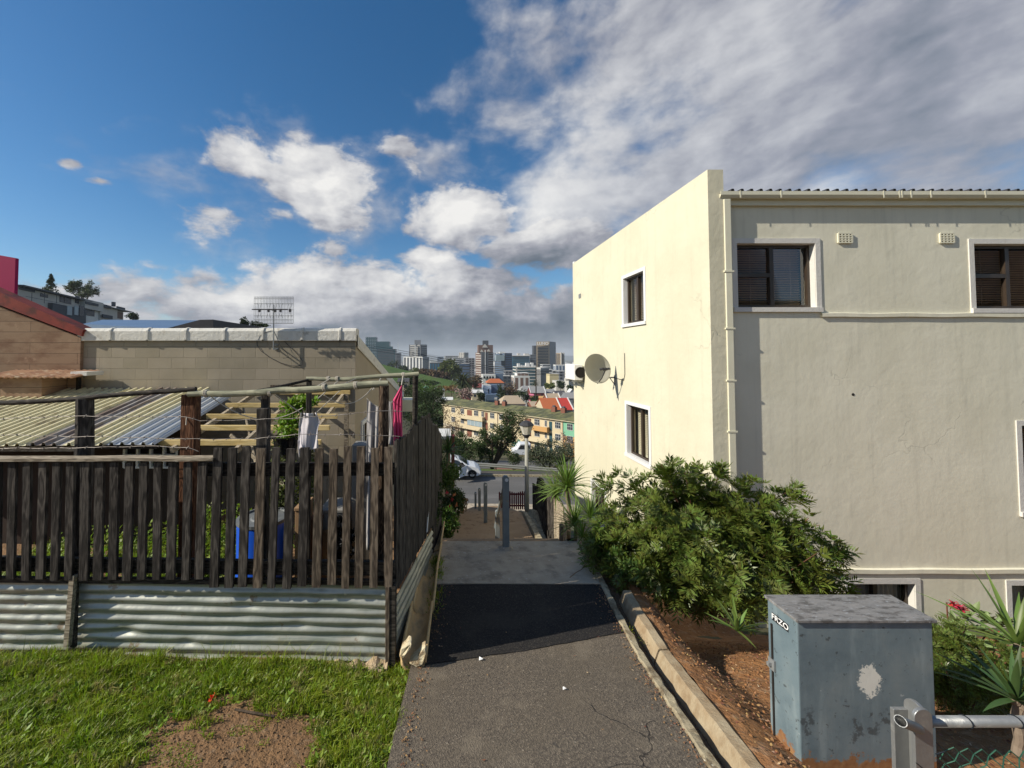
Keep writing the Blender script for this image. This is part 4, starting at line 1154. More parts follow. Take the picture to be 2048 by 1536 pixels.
# ================================================================ fence along the steps
FX0, FY0, FX1, FY1 = -.37, 2.95, -.03, 5.36
SF = thing('plank_fence', (-.3, 3.5, -2.3), 'tall dark plank fence running down beside the steps, above sloping metal sheets', 'fence')
topz = [(2.95, 885), (3.15, 872), (3.4, 862), (3.7, 848), (4.0, 836), (4.4, 830), (4.6, 847), (4.9, 853), (5.2, 866), (5.36, 878)]
n = 33
for k in range(n):
    t = (k+.5)/n; y = FY0+(FY1-FY0)*t; x = FX0+(FX1-FX0)*t
    zt2 = Z(float(np.interp(y, [a for a, _ in topz], [c for _, c in topz])), y)+rnd.uniform(-.025, .02)
    zb = -1.82 if y < 4.55 else -2.35
    if y < 4.6: zb = float(np.interp(y, [2.95, 4.6], [-1.78, -2.0]))
    d_ = Vector((FX1-FX0, FY1-FY0, 0)).normalized(); nn = Vector((d_.y, -d_.x, 0)); wd = .034
    c = Vector((x, y, 0))+nn*rnd.uniform(0, .008); b = MB(); jt = rnd.uniform(-.02, .02)
    vs = []
    for zz, sh in ((zb, 0), (zt2, jt)):
        for s1, s2 in ((-1, 0), (1, 0), (1, 1), (-1, 1)): vs.append(c+d_*(s1*wd+sh*.5)+nn*(s2*.02)+Vector((0, 0, zz+(rnd.uniform(-.012, .012) if zz == zt2 else 0))))
    b.add(vs, [(0, 3, 2, 1), (4, 5, 6, 7), (0, 1, 5, 4), (1, 2, 6, 5), (2, 3, 7, 6), (3, 0, 4, 7)])
    b.build('picket', MAT['picket_dark'], SF)
for z0_, z1_ in ((-.95, -1.35), (-1.72, -2.1)):
    MB().bar((FX0-.03, FY0, z0_), (FX1-.03, FY1, z1_), .03, .08).build('rail', MAT['rail_dark'], SF)
corr_panel('metal_sheet', (FX0+.02, FY0-.02), (FX0+(FX1-FX0)*.68+.02, 4.6), -1.80, -2.02, .50, 0, 7, MAT['corrugated'], SF, 60, 60, .5, 1)
b = MB(); pts = []
for i in range(20):
    t = i/19; c = P(855-6*t, 985+75*t, 4.5-.3*t)
    for j in range(10):
        u = j/9; pts.append((c.x-.035+.07*u, c.y-.05+.012*math.sin(u*20), c.z))
b.grid(pts, 20, 10).build('broken_sheet', MAT['paint_white'], SF, smooth=True, solid=.004)

# half-round drain pipes laid beside the fence
DP = thing('drain_pipes', (-.2, 4, -2.3), 'ochre half round clay drain pipes laid end to end beside the asphalt path', 'drain')
dpA, dpB = P(827, 1306, 2.80), P(874, 1052, 5.3)
dpA.z = -2.19
segs = 4
for k in range(segs):
    a = dpA+(dpB-dpA)*(k/segs)+Vector((rnd.uniform(-.008, .008), 0, rnd.uniform(-.01, .01))); c = dpA+(dpB-dpA)*((k+1.03)/segs)+Vector((rnd.uniform(-.008, .008), 0, rnd.uniform(-.01, .01)))
    b = MB(); pts = []; r_ = .098
    for i in range(8):
        p = a+(c-a)*(i/7)
        for j in range(15):
            t = math.pi*(j/14); jag = 0
            if k == 0 and i == 0: jag = .05*abs(math.sin(j*1.7))*(1 if j in (0, 1, 2, 12, 13, 14) else .4)
            rim = .03 if j in (0, 14) else 0
            pts.append((p.x-r_*math.cos(t), p.y+jag, p.z+.03-r_*math.sin(t)*1.05+rim))
    b.grid(pts, 8, 15).build('half_pipe', MAT['terracotta_pipe'], DP, smooth=True, solid=.018)
mat('broken_clay', (.62, .56, .40), (.50, .40, .25), s=25, rough=.95, bump=.015, bs=40, c3=(.30, .22, .13), s3=20, t3=.55)
for poly in (((799, 1314), (803, 1299), (811, 1292), (817, 1283), (823, 1287), (821, 1300), (813, 1308), (806, 1318)), ((818, 1328), (826, 1318), (836, 1311), (843, 1299), (851, 1294), (853, 1306), (849, 1316), (846, 1330), (833, 1336))):
    c_ = [P(a, b_, 2.79+.012*math.sin(a*7)) for a, b_ in poly]
    MB().prism(c_, (0, .07, 0)).build('broken_rim', MAT['broken_clay'], DP, bevel=.008)

# ================================================================ tan block house
YH = 6.9; XS = P(711, 700, YH).x; XW = P(162, 700, YH).x
TH = thing('block_house', (XS-2, YH, -3.2), 'tan painted block house with white coping along its flat top', 'house')
ztw = Z(682, YH)
b = MB(); b.add([(XW, YH, -4), (XS, YH, -4), (XS, YH, ztw), (XW, YH, ztw)], [(0, 1, 2, 3)]); b.build('front_wall', MAT['blockwall'], TH)
yE = 15.2; zE = Z(790, yE)
b = MB(); TSd = lambda u, v, w: (XS+w, u, v)
# side wall with one narrow window
wy0, wy1 = XS*F/(724-PPX), XS*F/(737-PPX); wz0, wz1 = P(730, 958, wy0).z, P(730, 850, wy0).z
b.add([(XS, YH+.001, -6), (XS, wy0, -6), (XS, wy0, ztw-(ztw-zE)*(wy0-YH)/(yE-YH)), (XS, YH+.001, ztw)], [(0, 1, 2, 3)])
b.add([(XS, wy0, -6), (XS, wy1, -6), (XS, wy1, wz0), (XS, wy0, wz0)], [(0, 1, 2, 3)])
zq = lambda y: ztw-(ztw-zE)*(y-YH)/(yE-YH)
b.add([(XS, wy0, wz1), (XS, wy1, wz1), (XS, wy1, zq(wy1)), (XS, wy0, zq(wy0))], [(0, 1, 2, 3)])
b.add([(XS, wy1, -6), (XS, yE, -6), (XS, yE, zq(yE)), (XS, wy1, zq(wy1))], [(0, 1, 2, 3)])
b.add([(XS, yE, -6), (XW, yE, -6), (XW, yE, zE), (XS, yE, zE)], [(0, 1, 2, 3)])
b.build('side_wall', MAT['plaster_tan'], TH)
b = MB(); b.add([(XW, YH+.05, ztw-.02), (XS-.1, YH+.05, ztw-.02), (XS-.1, yE, zE-.02), (XW, yE, zE-.02)], [(0, 1, 2, 3)]); b.build('roof', MAT['roof_dark'], TH)
cp = MB(); jn = [(162, 162)]+[(206, 221), (281, 295), (358, 372), (435, 449), (513, 526), (589, 604), (667, 680)]+[(711, 711)]
z0, z1 = Z(682, YH), Z(657, YH); sec = [(-.045, z0), (-.05, z0+.01), (-.05, z1-.05), (-.02, z1-.005), (.05, z1+.01), (.22, z1-.01), (.24, z0)]
xs_ = []
for (a, c) in jn:
    if a == c: xs_.append((P(a, 670, YH).x+(-.02 if a == 162 else .015), 1.0))
    else:
        q = P(a, 670, YH-.05).x; q2 = P(c, 670, YH-.05).x; xs_ += [(q-.012, 1.0), (q, 1.02), (q+.012, 1.0), (q2-.028, 1.0), (q2-.02, 1.10), (q2+.012, 1.10), (q2+.02, 1.0)]
pts = []
for i, (x, f) in enumerate(xs_):
    for (dy, z) in sec: pts.append((x, YH+dy*(f if dy < 0 else 1)-(.012 if f > 1.05 else 0), z+(f-1)*.12))
cp.grid(pts, len(xs_), len(sec)); cp.f.append(tuple(range(7))); cp.f.append(tuple(range(len(cp.v)-7, len(cp.v))))
cp.build('coping', mat('coping_white', (.70, .68, .62), (.60, .58, .52), s=6, rough=.8, bump=.008, bs=18, c3=(.45, .42, .36), s3=7, t3=.62), TH)
b = MB(); pts = []; n = 24
for i in range(n):
    t = i/(n-1); y = YH+.05+(yE-YH)*t; z = zq(y)+.02
    pts += [(XS-.001+.02, y, z-.12), (XS+.03, y, z-.10), (XS+.03, y, z+.10), (XS-.22, y, z+.12), (XS-.22, y, z-.1)]
b.grid(pts, n, 5).build('sloped_coping', MAT['coping_white'], TH)
b = MB(); tbox(b, TSd, wy0-.08, wy0, wz0-.08, wz1+.08, -.02, .03); tbox(b, TSd, wy1, wy1+.1, wz0-.08, wz1+.08, -.02, .03); tbox(b, TSd, wy0, wy1, wz1, wz1+.08, -.02, .03); tbox(b, TSd, wy0, wy1, wz0-.08, wz0, -.02, .05)
tbox(b, TSd, wy0, wy1, (wz0+wz1)/2-.02, (wz0+wz1)/2+.02, -.04, -.01); tbox(b, TSd, (wy0+wy1)/2-.02, (wy0+wy1)/2+.02, wz0, wz1, -.039, -.011)
wn = b.build('window', MAT['trim_white'], TH); MB().box(XS-.06, XS-.05, wy0, wy1, wz0, wz1).build('pane', MAT['room_dark'], wn)
c = P(806, 806, 14.9); MB().box(XS-.0, XS+.45, 14.6, yE+.3, c.z-.28, c.z+.15).build('gutter_box', MAT['paint_pipe'], TH)

# TV aerial
dA = YH-.12; ax0 = P(547, 700, dA).x
AN = thing('tv_aerial', (ax0, dA, Z(700, dA)), 'grid reflector television aerial on a mast clamped to the block wall', 'aerial')
MB().tube([(ax0, dA, Z(700, dA)), (ax0-.005, dA, Z(610, dA))], .011, 8).build('mast', MAT['metal_grey'], AN)
b = MB(); gx0, gx1 = P(507, 620, dA-.05).x, P(586, 620, dA-.05).x; gz0, gz1 = Z(647, dA), Z(594.5, dA); yy = dA-.03
for k in range(27):
    x = gx0+(gx1-gx0)*k/26; b.tube([(x, yy, gz0), (x, yy, gz1)], .0032, 4)
for pz in (594.5, 598, 608, 620, 632, 640, 647): b.tube([(gx0, yy-.003, Z(pz, dA)), (gx1, yy-.003, Z(pz, dA))], .0045, 4)
b.build('reflector', MAT['metal_grey'], AN)
bm_ = MB().bar((P(513, 621, dA).x, dA-.16, Z(621, dA)), (P(583, 621, dA).x, dA-.16, Z(621, dA)), .016, .016).bar((ax0, dA, Z(621, dA)), (ax0, dA-.17, Z(621, dA)), .014, .014)
bm_.build('boom', MAT['roof_dark'], AN)
for pxx in (519, 537, 550, 561, 580):
    c = P(pxx, 621, dA-.16); b = MB().box(c.x-.015, c.x+.015, c.y-.02, c.y+.02, c.z-.025, c.z+.025)
    for s1 in (-1, 1):
        for s2 in (-1, 1): b.bar(c, c+Vector((s1*.035, 0, s2*.13)), .003, .003)
    b.build('dipole', MAT['roof_dark'], AN)
b = MB()
for pz in (690, 698): b.bar((ax0, dA, Z(pz, dA)), (ax0+.01, YH, Z(pz, dA)), .02, .014).box(ax0-.03, ax0+.03, YH-.014, YH-.001, Z(pz, dA)-.02, Z(pz, dA)+.02)
b.build('bracket', MAT['metal_grey'], AN)
b = MB(); yc = YH-.012; b.tube([P(a, c, yc) for a, c in ((514, 683), (514, 690), (522, 702), (540, 715), (562, 726), (580, 731), (597, 732), (604, 729), (605, 722), (598, 712), (590, 703), (574, 688), (569, 683))], .0045, 5)
b.tube([P(a, c, yc-.04) for a, c in ((514, 683), (520, 672), (533, 664), (546, 660), (550, 668), (560, 690), (575, 708), (577, 715), (566, 717))], .003, 4)
b.build('cable', MAT['roof_dark'], AN)

# ================================================================ brown neighbour house with red roof edge
def f_brownboards(nt, co):
    s = nt.node('ShaderNodeSeparateXYZ', None, i0=co)
    v = nt.node('ShaderNodeCombineXYZ', None, X=s.outputs[0], Y=s.outputs[2]).outputs[0]
    br = nt.node('ShaderNodeTexBrick', dict(offset=.5), Vector=v, Color1=(.27, .18, .115), Color2=(.33, .225, .145), Mortar=(.12, .078, .05), Scale=1.0, Mortar_Size=.004, Mortar_Smooth=.7, Bias=0, Brick_Width=1.7, Row_Height=.19)
    big = nt.noise(nt.node('ShaderNodeMapping', None, Vector=v, Scale=(1, 2.2, 1)).outputs[0], 1.8, 6, .65)
    col = nt.mix(nt.mapr(big, .42, .68, 0, .8), br.outputs[0], (.17, .09, .055))
    col = nt.mix(nt.mapr(nt.noise(v, 5, 5), .6, .75, 0, .6), col, (.42, .29, .19))
    h = nt.math('ADD', nt.math('MULTIPLY', br.outputs[1], -1.0), nt.math('MULTIPLY', nt.noise(v, 20, 5, .6), .3))
    return principled(nt, col, .85, 0, .2, nt.node('ShaderNodeBump', None, Strength=.8, Distance=.012, Height=h).outputs[0])


custom('brown_boards', f_brownboards)
mat('red_fascia', (.24, .035, .022), (.16, .02, .015), s=4, rough=.75, c3=(.09, .02, .015), s3=3, t3=.55)
YN = 6.84
NB = thing('brown_house', (P(60, 700, YN).x, YN, -3.2), 'weathered brown gable wall with a dark red sloping roof edge', 'house')
a, c = P(-220, 522, YN), P(164, 668, YN)
b = MB(); b.prism([(a.x, YN, -3.5), (c.x-.02, YN, -3.5), (c.x-.02, YN, c.z-.06), (a.x, YN, a.z-.06)], (0, .25, 0)); b.build('gable_wall', MAT['brown_boards'], NB)
d_ = (c-a).normalized(); up = Vector((-d_.z, 0, d_.x))
b = MB(); A0 = a-d_*.1; C0 = c+d_*.03
b.prism([A0-up*.03+Vector((0, -.04, 0)), C0-up*.03+Vector((0, -.04, 0)), C0+up*.09+Vector((0, -.04, 0)), A0+up*.30+Vector((0, -.04, 0))], (0, .30, 0)); b.build('roof', MAT['red_fascia'], NB)
mat('tile_clay', (.42, .24, .13), (.30, .15, .09), s=9, rough=.8, bump=.01, bs=20, c3=(.55, .42, .28), s3=8, t3=.6)
b = MB(); pts = []; xa_, xb_ = P(-60, 750, 6.2).x, P(131, 750, 6.2).x; n = 60
for yy, pz in ((6.83, 741), (6.30, 755)):
    for i in range(n):
        u = i/(n-1); pts.append((xa_+(xb_-xa_)*u, yy, Z(pz, yy)+.018*abs(math.sin(u*14*math.pi))))
b.grid(pts, 2, n).build('hood', MAT['tile_clay'], NB, solid=.02)
MB().box(P(-60, 750, 6.2).x, P(84, 750, 6.4).x, 6.4, 6.83, -3, Z(758, 6.2)).build('porch_wall', MAT['brown_boards'], NB)
MB().box(P(84, 750, 6.2).x, P(160, 750, 6.8).x, 6.78, 6.83, -2.5, Z(757, 6.5)).build('doorway', MAT['room_dark'], NB)
MB().box(P(129, 750, 6.4).x, P(162, 750, 6.4).x, 6.5, 6.83, Z(752, 6.4), Z(744, 6.4)).build('gutter', MAT['trim_grey'], NB)
mat('pink_wall', (.38, .012, .085), (.34, .01, .075), s=1, rough=.8)
b = MB(); q0, q1 = P(-60, 500, 8.6), P(31, 516, 8.6)
b.prism([(q0.x, 8.6, -2), (q1.x, 8.6, -2), (q1.x, 8.6, q1.z), (q0.x, 8.6, q0.z)], (0, .07, 0)).build('wall', MAT['pink_wall'], None, label='deep magenta wall rising behind the red roof edge', cat='wall')

# ================================================================ lean-to roof and pergola
zl = lambda y: Z(779, 6.85)+(Z(889, 4.76)-Z(779, 6.85))*(6.85-y)/(6.85-4.76)
LT = thing('lean_to', (-4.8, 5.5, -2.6), 'low lean-to with cream, brown and blue grey ribbed roof sheets', 'lean-to')
mat('sheet_cream', (.66, .61, .40), (.60, .54, .34), s=2, rough=.55, c3=(.35, .29, .18), s3=3, t3=.6)
mat('sheet_brown', (.20, .15, .12), (.27, .22, .18), s=5, st=(1, .4, 1), rough=.5, c3=(.34, .32, .30), s3=5, t3=.55)
mat('sheet_blue', (.48, .51, .54), (.54, .56, .57), s=2, rough=.38, metal=.35)


def ribbed(x0, x1, m, y0=4.72, y1=6.86, dz=0.0):
    b = MB(); prof = []; x = x0; p = .13
    while x < x1-.01:
        for q, h in ((0, 0), (.055, 0), (.068, .032), (.098, .032), (.111, 0)):
            if x+q <= x1: prof.append((x+q, h))
        x += p
    prof.append((x1, 0)); pts = []
    for y in np.linspace(y0, y1, 8): pts += [(a, y, zl(y)+h+dz+.004*math.sin(a*5+y*3)) for a, h in prof]
    b.grid(pts, 8, len(prof)).build('roof_sheet', m, LT, solid=.003)


ribbed(-7.6, -5.05, MAT['sheet_cream']); ribbed(-5.07, -4.62, MAT['sheet_brown'], dz=.006); ribbed(-4.63, -4.12, MAT['sheet_cream'], dz=.010); ribbed(-4.13, -3.52, MAT['sheet_blue'], 4.74, 6.5, dz=.004)
b = MB(); b.bar((-7.6, 4.80, zl(4.8)-.07), (-4.45, 4.80, zl(4.8)-.07), .03, .06); b.build('fascia', MAT['rail_pale'], LT)
b = MB(); b.bar((-7.6, 4.83, zl(4.8)-.05), (-3.55, 4.83, zl(4.8)-.05), .05, .05); b.build('beam', MAT['rail_dark'], LT)
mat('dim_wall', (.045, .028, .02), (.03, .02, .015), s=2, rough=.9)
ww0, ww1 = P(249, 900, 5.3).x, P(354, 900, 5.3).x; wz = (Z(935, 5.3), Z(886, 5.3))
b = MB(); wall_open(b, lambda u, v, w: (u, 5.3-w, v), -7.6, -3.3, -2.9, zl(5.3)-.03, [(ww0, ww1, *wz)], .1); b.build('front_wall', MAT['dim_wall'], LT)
b = MB(); T5 = lambda u, v, w: (u, 5.3-w, v)
for k in range(5):
    u = ww0+(ww1-ww0)*k/4; tbox(b, T5, u-.014, u+.014, wz[0], wz[1], -.03, .01)
for v in (wz[0], (wz[0]+wz[1])/2, wz[1]): tbox(b, T5, ww0, ww1, v-.012, v+.012, -.028, .008)
wn = b.build('window', MAT['trim_white'], LT); MB().box(ww0, ww1, 5.36, 5.37, *wz).build('pane', MAT['room_dark'], wn)

PG = thing('pergola', (-2.4, 6, -2.6), 'unfinished pergola of pale pine battens beside the ribbed lean-to roof', 'pergola')
for (y, pl, pr) in ((6.80, 560, 700), (6.18, 452, 690), (5.73, 414, 675), (5.33, 388, 660), (4.89, 318, 643)):
    zz = zl(y)-.02; h = .05
    a, c = P(pl, 800, y).x, P(pr, 800, y).x
    MB().box(a, c, y-.02, y+.02, zz-h, zz+.02).build('batten', MAT['pine'], PG, bevel=.003)
for x in (-1.75, -2.55, -3.35):
    MB().bar((x, 4.8, zl(4.8)-.09), (x, 6.88, zl(6.88)-.09), .045, .07).build('rafter', MAT['rail_pale'], PG)
for (a, c) in (((-3.3, 6.4, zl(6.4)-.14), (-2.3, 4.9, zl(4.9)-.55)), ((-2.9, 5.3, zl(5.3)-.12), (-2.0, 4.95, zl(4.95)-.62))):
    MB().bar(a, c, .02, .05).build('brace', MAT['rail_pale'], PG)
for (pxx, d_) in ((693, 6.8), (640, 4.9)): MB().box(P(pxx, 800, d_).x-.035, P(pxx, 800, d_).x+.035, d_-.03, d_+.03, -2.8, zl(d_)-.06).build('post', MAT['rail_pale'], PG)
MB().box(P(540, 780, 6.84).x, P(700, 780, 6.84).x, 6.85, 6.88, Z(787, 6.85), Z(770, 6.85)).build('ledger', MAT['picket_brown'], PG)

# ================================================================ things in the yard behind the fence
mat('barrel_blue', (.01, .10, .62), (.012, .07, .48), s=3, rough=.35, spec=.5); mat('barrel_lid', (.10, .11, .12), (.16, .17, .17), s=6, rough=.5)
dBr = 4.0; bx = P(526, 1090, dBr).x; br_ = 47/F*dBr; bz0 = -2.46; bz1 = Z(1030, dBr)
BA = thing('barrel', (bx, dBr, bz0), 'bright blue plastic barrel with grey lid behind the pickets', 'barrel')
MB().lathe((bx, dBr, bz0), [(0, 0), (br_*.93, 0), (br_*.96, .04), (br_, .2), (br_*1.0, .25), (br_*1.02, .27), (br_, .29), (br_, bz1-bz0-.06), (br_*.96, bz1-bz0-.02)], 32).build('body', MAT['barrel_blue'], BA, smooth=True)
MB().lathe((bx, dBr, bz1-.03), [(br_*.97, -.02), (br_*1.03, -.01), (br_*1.03, .02), (br_*.9, .025), (br_*.86, .008), (br_*.5, .008), (br_*.45, .018), (0, .018)], 32).build('lid', MAT['barrel_lid'], BA, smooth=False)
mat('cardboard', (.34, .22, .12), (.28, .17, .09), s=4, rough=.9); mat('crate_brown', (.20, .09, .05), (.14, .07, .04), s=5, rough=.9); mat('junk_grey', (.26, .25, .23), (.19, .185, .175), s=5, rough=.9)
for (pa_, pb_, yt, d_, dp2, m, lab, nm, cat) in (
    (590, 606, 1018, 3.9, .3, 'cardboard', 'tall narrow cardboard box close beside the blue barrel', 'box', 'box'),
    (612, 640, 1040, 4.1, .3, 'crate_brown', 'dark brown crate between the cardboard box and the stacked tray', 'crate', 'crate'),
    (640, 690, 1062, 4.2, .35, 'cardboard', 'brown box under the grey stacked tray behind the pickets', 'box', 'box'),
    (640, 688, 1022, 4.2, .35, 'junk_grey', 'grey plastic tray stacked on a brown box', 'tray', 'tray')):
    zb = -2.48 if nm != 'tray' else Z(1060, d_)+.002
    x0, x1 = P(pa_, yt, d_).x, P(pb_, yt, d_).x
    b = MB().box(x0, x1, d_, d_+dp2, zb, Z(yt, d_)); b.box(x0-.008, x1+.008, d_-.008, d_+dp2+.008, Z(yt, d_)-.02, Z(yt, d_)+.012)
    b.build(nm, MAT[m], None, bevel=.005, label=lab, cat=cat)
x0, x1 = P(703, 1000, 4.4).x, P(733, 1000, 4.4).x
MB().box(x0, x1, 4.4, 4.62, -2.6, Z(890, 4.4)).build('pillar', MAT['junk_grey'], None, bevel=.01, label='plain grey concrete pillar standing behind the brown pickets', cat='pillar')
V, Fq = crown_arr(P(690, 1075, 4.05), (.13, .1, .22), 500, 14, .07, .07); arr_mesh('rubbish_bag', V, Fq, mat('bag_black', (.008, .008, .01), rough=.25, spec=.6, isl=.3), None, tuple(P(690, 1110, 4.05)), label='shiny black rubbish bag beside the grey pillar', cat='bag')
b = MB(); c = P(572, 905, 4.3); b.lathe((c.x, 4.3, c.z), [(0, 0), (.11, 0), (.14, .17), (.15, .17), (.15, .185), (.12, .185)], 20)
b.tube([(c.x, 4.3, -2.7), (c.x, 4.3, c.z+.01)], .02, 6)
PT = thing('potted_plant', (c.x, 4.3, -2.7), 'leafy plant in a black pot raised on a stand behind the white trousers', 'plant')
b.build('pot', MAT['bag_black'], PT)
V, Fq = join_arr([crown_arr(P(600, 806, 4.3), (.17, .13, .09), 700, 16, .05, .028), crown_arr(P(583, 850, 4.3), (.14, .13, .16), 900, 20, .045, .026)])
arr_mesh('foliage', V, Fq, MAT['leaf_bright'], PT, ORG[PT.name])
V, Fq = join_arr([crown_arr(P(560, 965, 4.25), (.16, .12, .5), 1900, 40, .04, .022), crown_arr(P(600, 1000, 4.3), (.16, .12, .35), 900, 26, .04, .022), crown_arr(P(625, 935, 4.35), (.07, .08, .3), 500, 16, .04, .02)])
arr_mesh('creeper', V, Fq, MAT['leaf_olive'], None, tuple(P(580, 1100, 4.25)), label='yellow green creeper climbing above the blue barrel', cat='climbing plant')
# ================================================================ far city
def colmat(nm, c, rough=.8, v=.85, **k): return mat(nm, c, tuple(x*v for x in c), s=.15, rough=rough, **k)


colmat('c_white', (.66, .66, .64)); colmat('c_offwhite', (.52, .50, .46)); colmat('c_tan', (.40, .31, .20)); colmat('c_darkgrey', (.075, .085, .10)); colmat('c_grey', (.22, .23, .25))
colmat('c_teal', (.035, .09, .11), .25); colmat('c_brown', (.17, .11, .09)); colmat('c_glassblue', (.06, .16, .24), .2); colmat('c_win', (.03, .04, .055), .25); colmat('c_winlight', (.30, .38, .42), .3)
colmat('c_blue', (.10, .15, .23)); colmat('c_paleblue', (.50, .58, .68)); colmat('c_yellow', (.58, .50, .30)); colmat('c_maroon', (.20, .04, .045)); colmat('c_cream', (.55, .48, .33))
colmat('r_orange', (.42, .125, .05)); colmat('r_red', (.45, .05, .04)); colmat('r_grey', (.27, .27, .27)); colmat('r_tan', (.40, .32, .23)); colmat('r_dark', (.08, .08, .09)); colmat('r_darkred', (.17, .045, .04)); colmat('r_green', (.125, .14, .075)); colmat('brick', (.22, .09, .06)); colmat('c_pink', (.7, .2, .3)); colmat('c_green', (.22, .50, .33)); colmat('c_orange', (.60, .34, .13)); colmat('c_flats', (.64, .54, .36)); colmat('c_flats2', (.68, .60, .46))


def block(name, A, B, Cc, ytop, m, label, zb=None, wm='c_win', rows=0, style='bands', cat='building', parts=(), mr=.06, m2=None, org_top=None, wh=.5, cols=5, group=None):
    """A, B, Cc: (px, distance) of three footprint corners; B is the corner towards the viewer"""
    pts = [P(p, 710, d) for p, d in (A, B, Cc)]; dB = B[1] if Cc else B[1]
    zt2 = Z(ytop, dB); zb = zb if zb is not None else zt(pts[1].x, pts[1].y)-6
    a, b_, c = [Vector((p.x, p.y, 0)) for p in pts]; d = a+c-b_
    T = thing(name, (b_.x, b_.y, zb), label, cat, group)
    w = MB(); w.add([(p.x, p.y, z) for z in (zb, zt2) for p in (a, b_, c, d)], [(0, 1, 5, 4), (1, 2, 6, 5), (2, 3, 7, 6), (3, 0, 4, 7)])
    w.build('wall', MAT[m], T)
    MB().add([(p.x, p.y, zt2+.01) for p in (a, b_, c, d)]+[(p.x, p.y, zt2-.6) for p in (a, b_, c, d)], [(0, 1, 2, 3)]).build('roof', MAT[m2 or 'c_offwhite'], T)
    if rows:
        zlow = max(zb, Z(800, dB)); hgt = 3.5 if rows > 1 else (zt2-zlow)
        for (p, q) in ((a, b_), (b_, c)):
            L = (q-p).length
            if L < .5: continue
            dr = (q-p)/L; nn = Vector((dr.y, -dr.x, 0))
            if nn.dot(Vector((0, 0, 0))-p) < 0: nn = -nn
            if style in ('bands', 'grid'):
                ncol = max(2, round(L/(4.5 if cols else 4)))
                for k in range(40):
                    z1 = zt2-hgt*(k+.25); z0 = z1-hgt*wh; bb = MB()
                    if z0 < zlow: break
                    if style == 'bands': spans = [(mr, 1-mr)]
                    else: spans = [((i+.22)/ncol, (i+.78)/ncol) for i in range(ncol)]
                    for (s, e) in spans:
                        u, v = p+dr*L*s, p+dr*L*e; o = nn*(.02*dB/60)
                        bb.add([(u+o+Vector((0, 0, z0))), (v+o+Vector((0, 0, z0))), (v+o+Vector((0, 0, z1))), (u+o+Vector((0, 0, z1))), u+Vector((0, 0, z0)), v+Vector((0, 0, z0)), v+Vector((0, 0, z1)), u+Vector((0, 0, z1))], [(0, 1, 2, 3), (0, 4, 5, 1), (3, 2, 6, 7), (0, 3, 7, 4), (1, 5, 6, 2)])
                    bb.build('window_row', MAT[wm], T)
            else:
                for i in range(cols):
                    s, e = (i+.2)/cols, (i+.75)/cols; u, v = p+dr*L*s, p+dr*L*e; o = nn*(.02*dB/60); z0, z1 = zlow, zt2-1.5
                    MB().prism([u+Vector((0, 0, z0)), v+Vector((0, 0, z0)), v+Vector((0, 0, z1)), u+Vector((0, 0, z1))], o).build('window_strip', MAT[wm], T)
    for (kind, x0, x1, y0, y1, mm, dd) in parts:      # extra boxes on the front: pixel spans at the front distance
        q0, q1 = P(x0, 710, dB+dd), P(x1, 710, dB+dd)
        MB().box(q0.x, q1.x, dB+dd, dB+dd+ (q1.x-q0.x)*.8+2, Z(y1, dB+dd), Z(y0, dB+dd)).build(kind, MAT[mm], T)
    return T


def fb(name, x0, x1, ytop, d, m, label, dep=20, **k):
    """front-parallel block whose far edge lies directly behind"""
    p0 = P(x0, 710, d); side = 1 if (x0+x1)/2 < PPX else -1
    if side < 0: # we see its left flank
        q = Vector((p0.x, d+dep, 0)); return block(name, (PPX+q.x/q.y*F, d+dep), (x0, d), (x1, d), ytop, m, label, **k)
    p1 = P(x1, 710, d); q = Vector((p1.x, d+dep, 0)); return block(name, (x0, d), (x1, d), (PPX+q.x/q.y*F, d+dep), ytop, m, label, **k)


fb('office_tower', 731, 752, 674, 900, 'c_teal', 'teal glass tower with chequered crown peeking over the sloping white coping', 20, rows=11, wm='c_winlight', style='grid', cols=4, wh=.35)
T1 = fb('office_block', 753, 790, 698, 860, 'c_teal', 'wide dark teal glass office block stepping down away from the chequered tower', 30, rows=9, wm='c_darkgrey', parts=(('upper_storey', 752, 778, 683, 698, 'c_teal', 2), ('upper_storey', 778, 785, 693, 698, 'c_teal', 2)))
fb('office_block', 791, 801, 706, 1000, 'c_grey', 'slim blue grey block just past the teal office block', 20, rows=6)
MB().tube([(P(796, 700, 1300).x, 1300, -60), (P(796, 700, 1300).x, 1300, Z(685, 1300))], .9, 6, .5).build('radio_mast', MAT['c_offwhite'], None, label='thin pale radio mast against the dark cloud', cat='mast')
block('apartment_tower', (818, 715), (842, 700), (854, 712), 689, 'c_darkgrey', 'dark apartment tower with white balcony bands above a white slab', rows=22, wm='c_offwhite', mr=.10, wh=.28, parts=(('lift_house', 829, 841, 680, 689, 'c_grey', 4), ('spine', 829.5, 831, 689, 716, 'c_white', -.6)))
block('apartment_slab', (807, 690), (845, 670), (858, 680), 713.5, 'c_white', 'white apartment slab with dark window columns below the dark tower', rows=1, style='stripes', cols=6, wm='c_darkgrey')
fb('office_block', 874, 887, 713, 900, 'c_paleblue', 'small pale blue glass block on the skyline', 15, rows=3)
fb('office_block', 889, 918, 711.5, 1000, 'c_white', 'low white building with bright roofs on the skyline', 20, rows=3)
fb('office_block', 905, 929, 716, 800, 'c_white', 'long white banded block just ahead of the skyline', 15, rows=4)
block('office_block', (918, 960), (928, 950), (937, 970), 705, 'c_offwhite', 'two toned block with a bright face and a dark face', rows=5, style='grid', cols=3)
fb('office_block', 859, 890, 725, 500, 'c_darkgrey', 'dark glass office row beside the olive tree', 15, rows=1, style='stripes', cols=6, wm='c_glassblue')
fb('office_block', 916, 940, 727, 450, 'c_darkgrey', 'plain dark grey block behind the big palm', 18, rows=3, wm='c_blue')
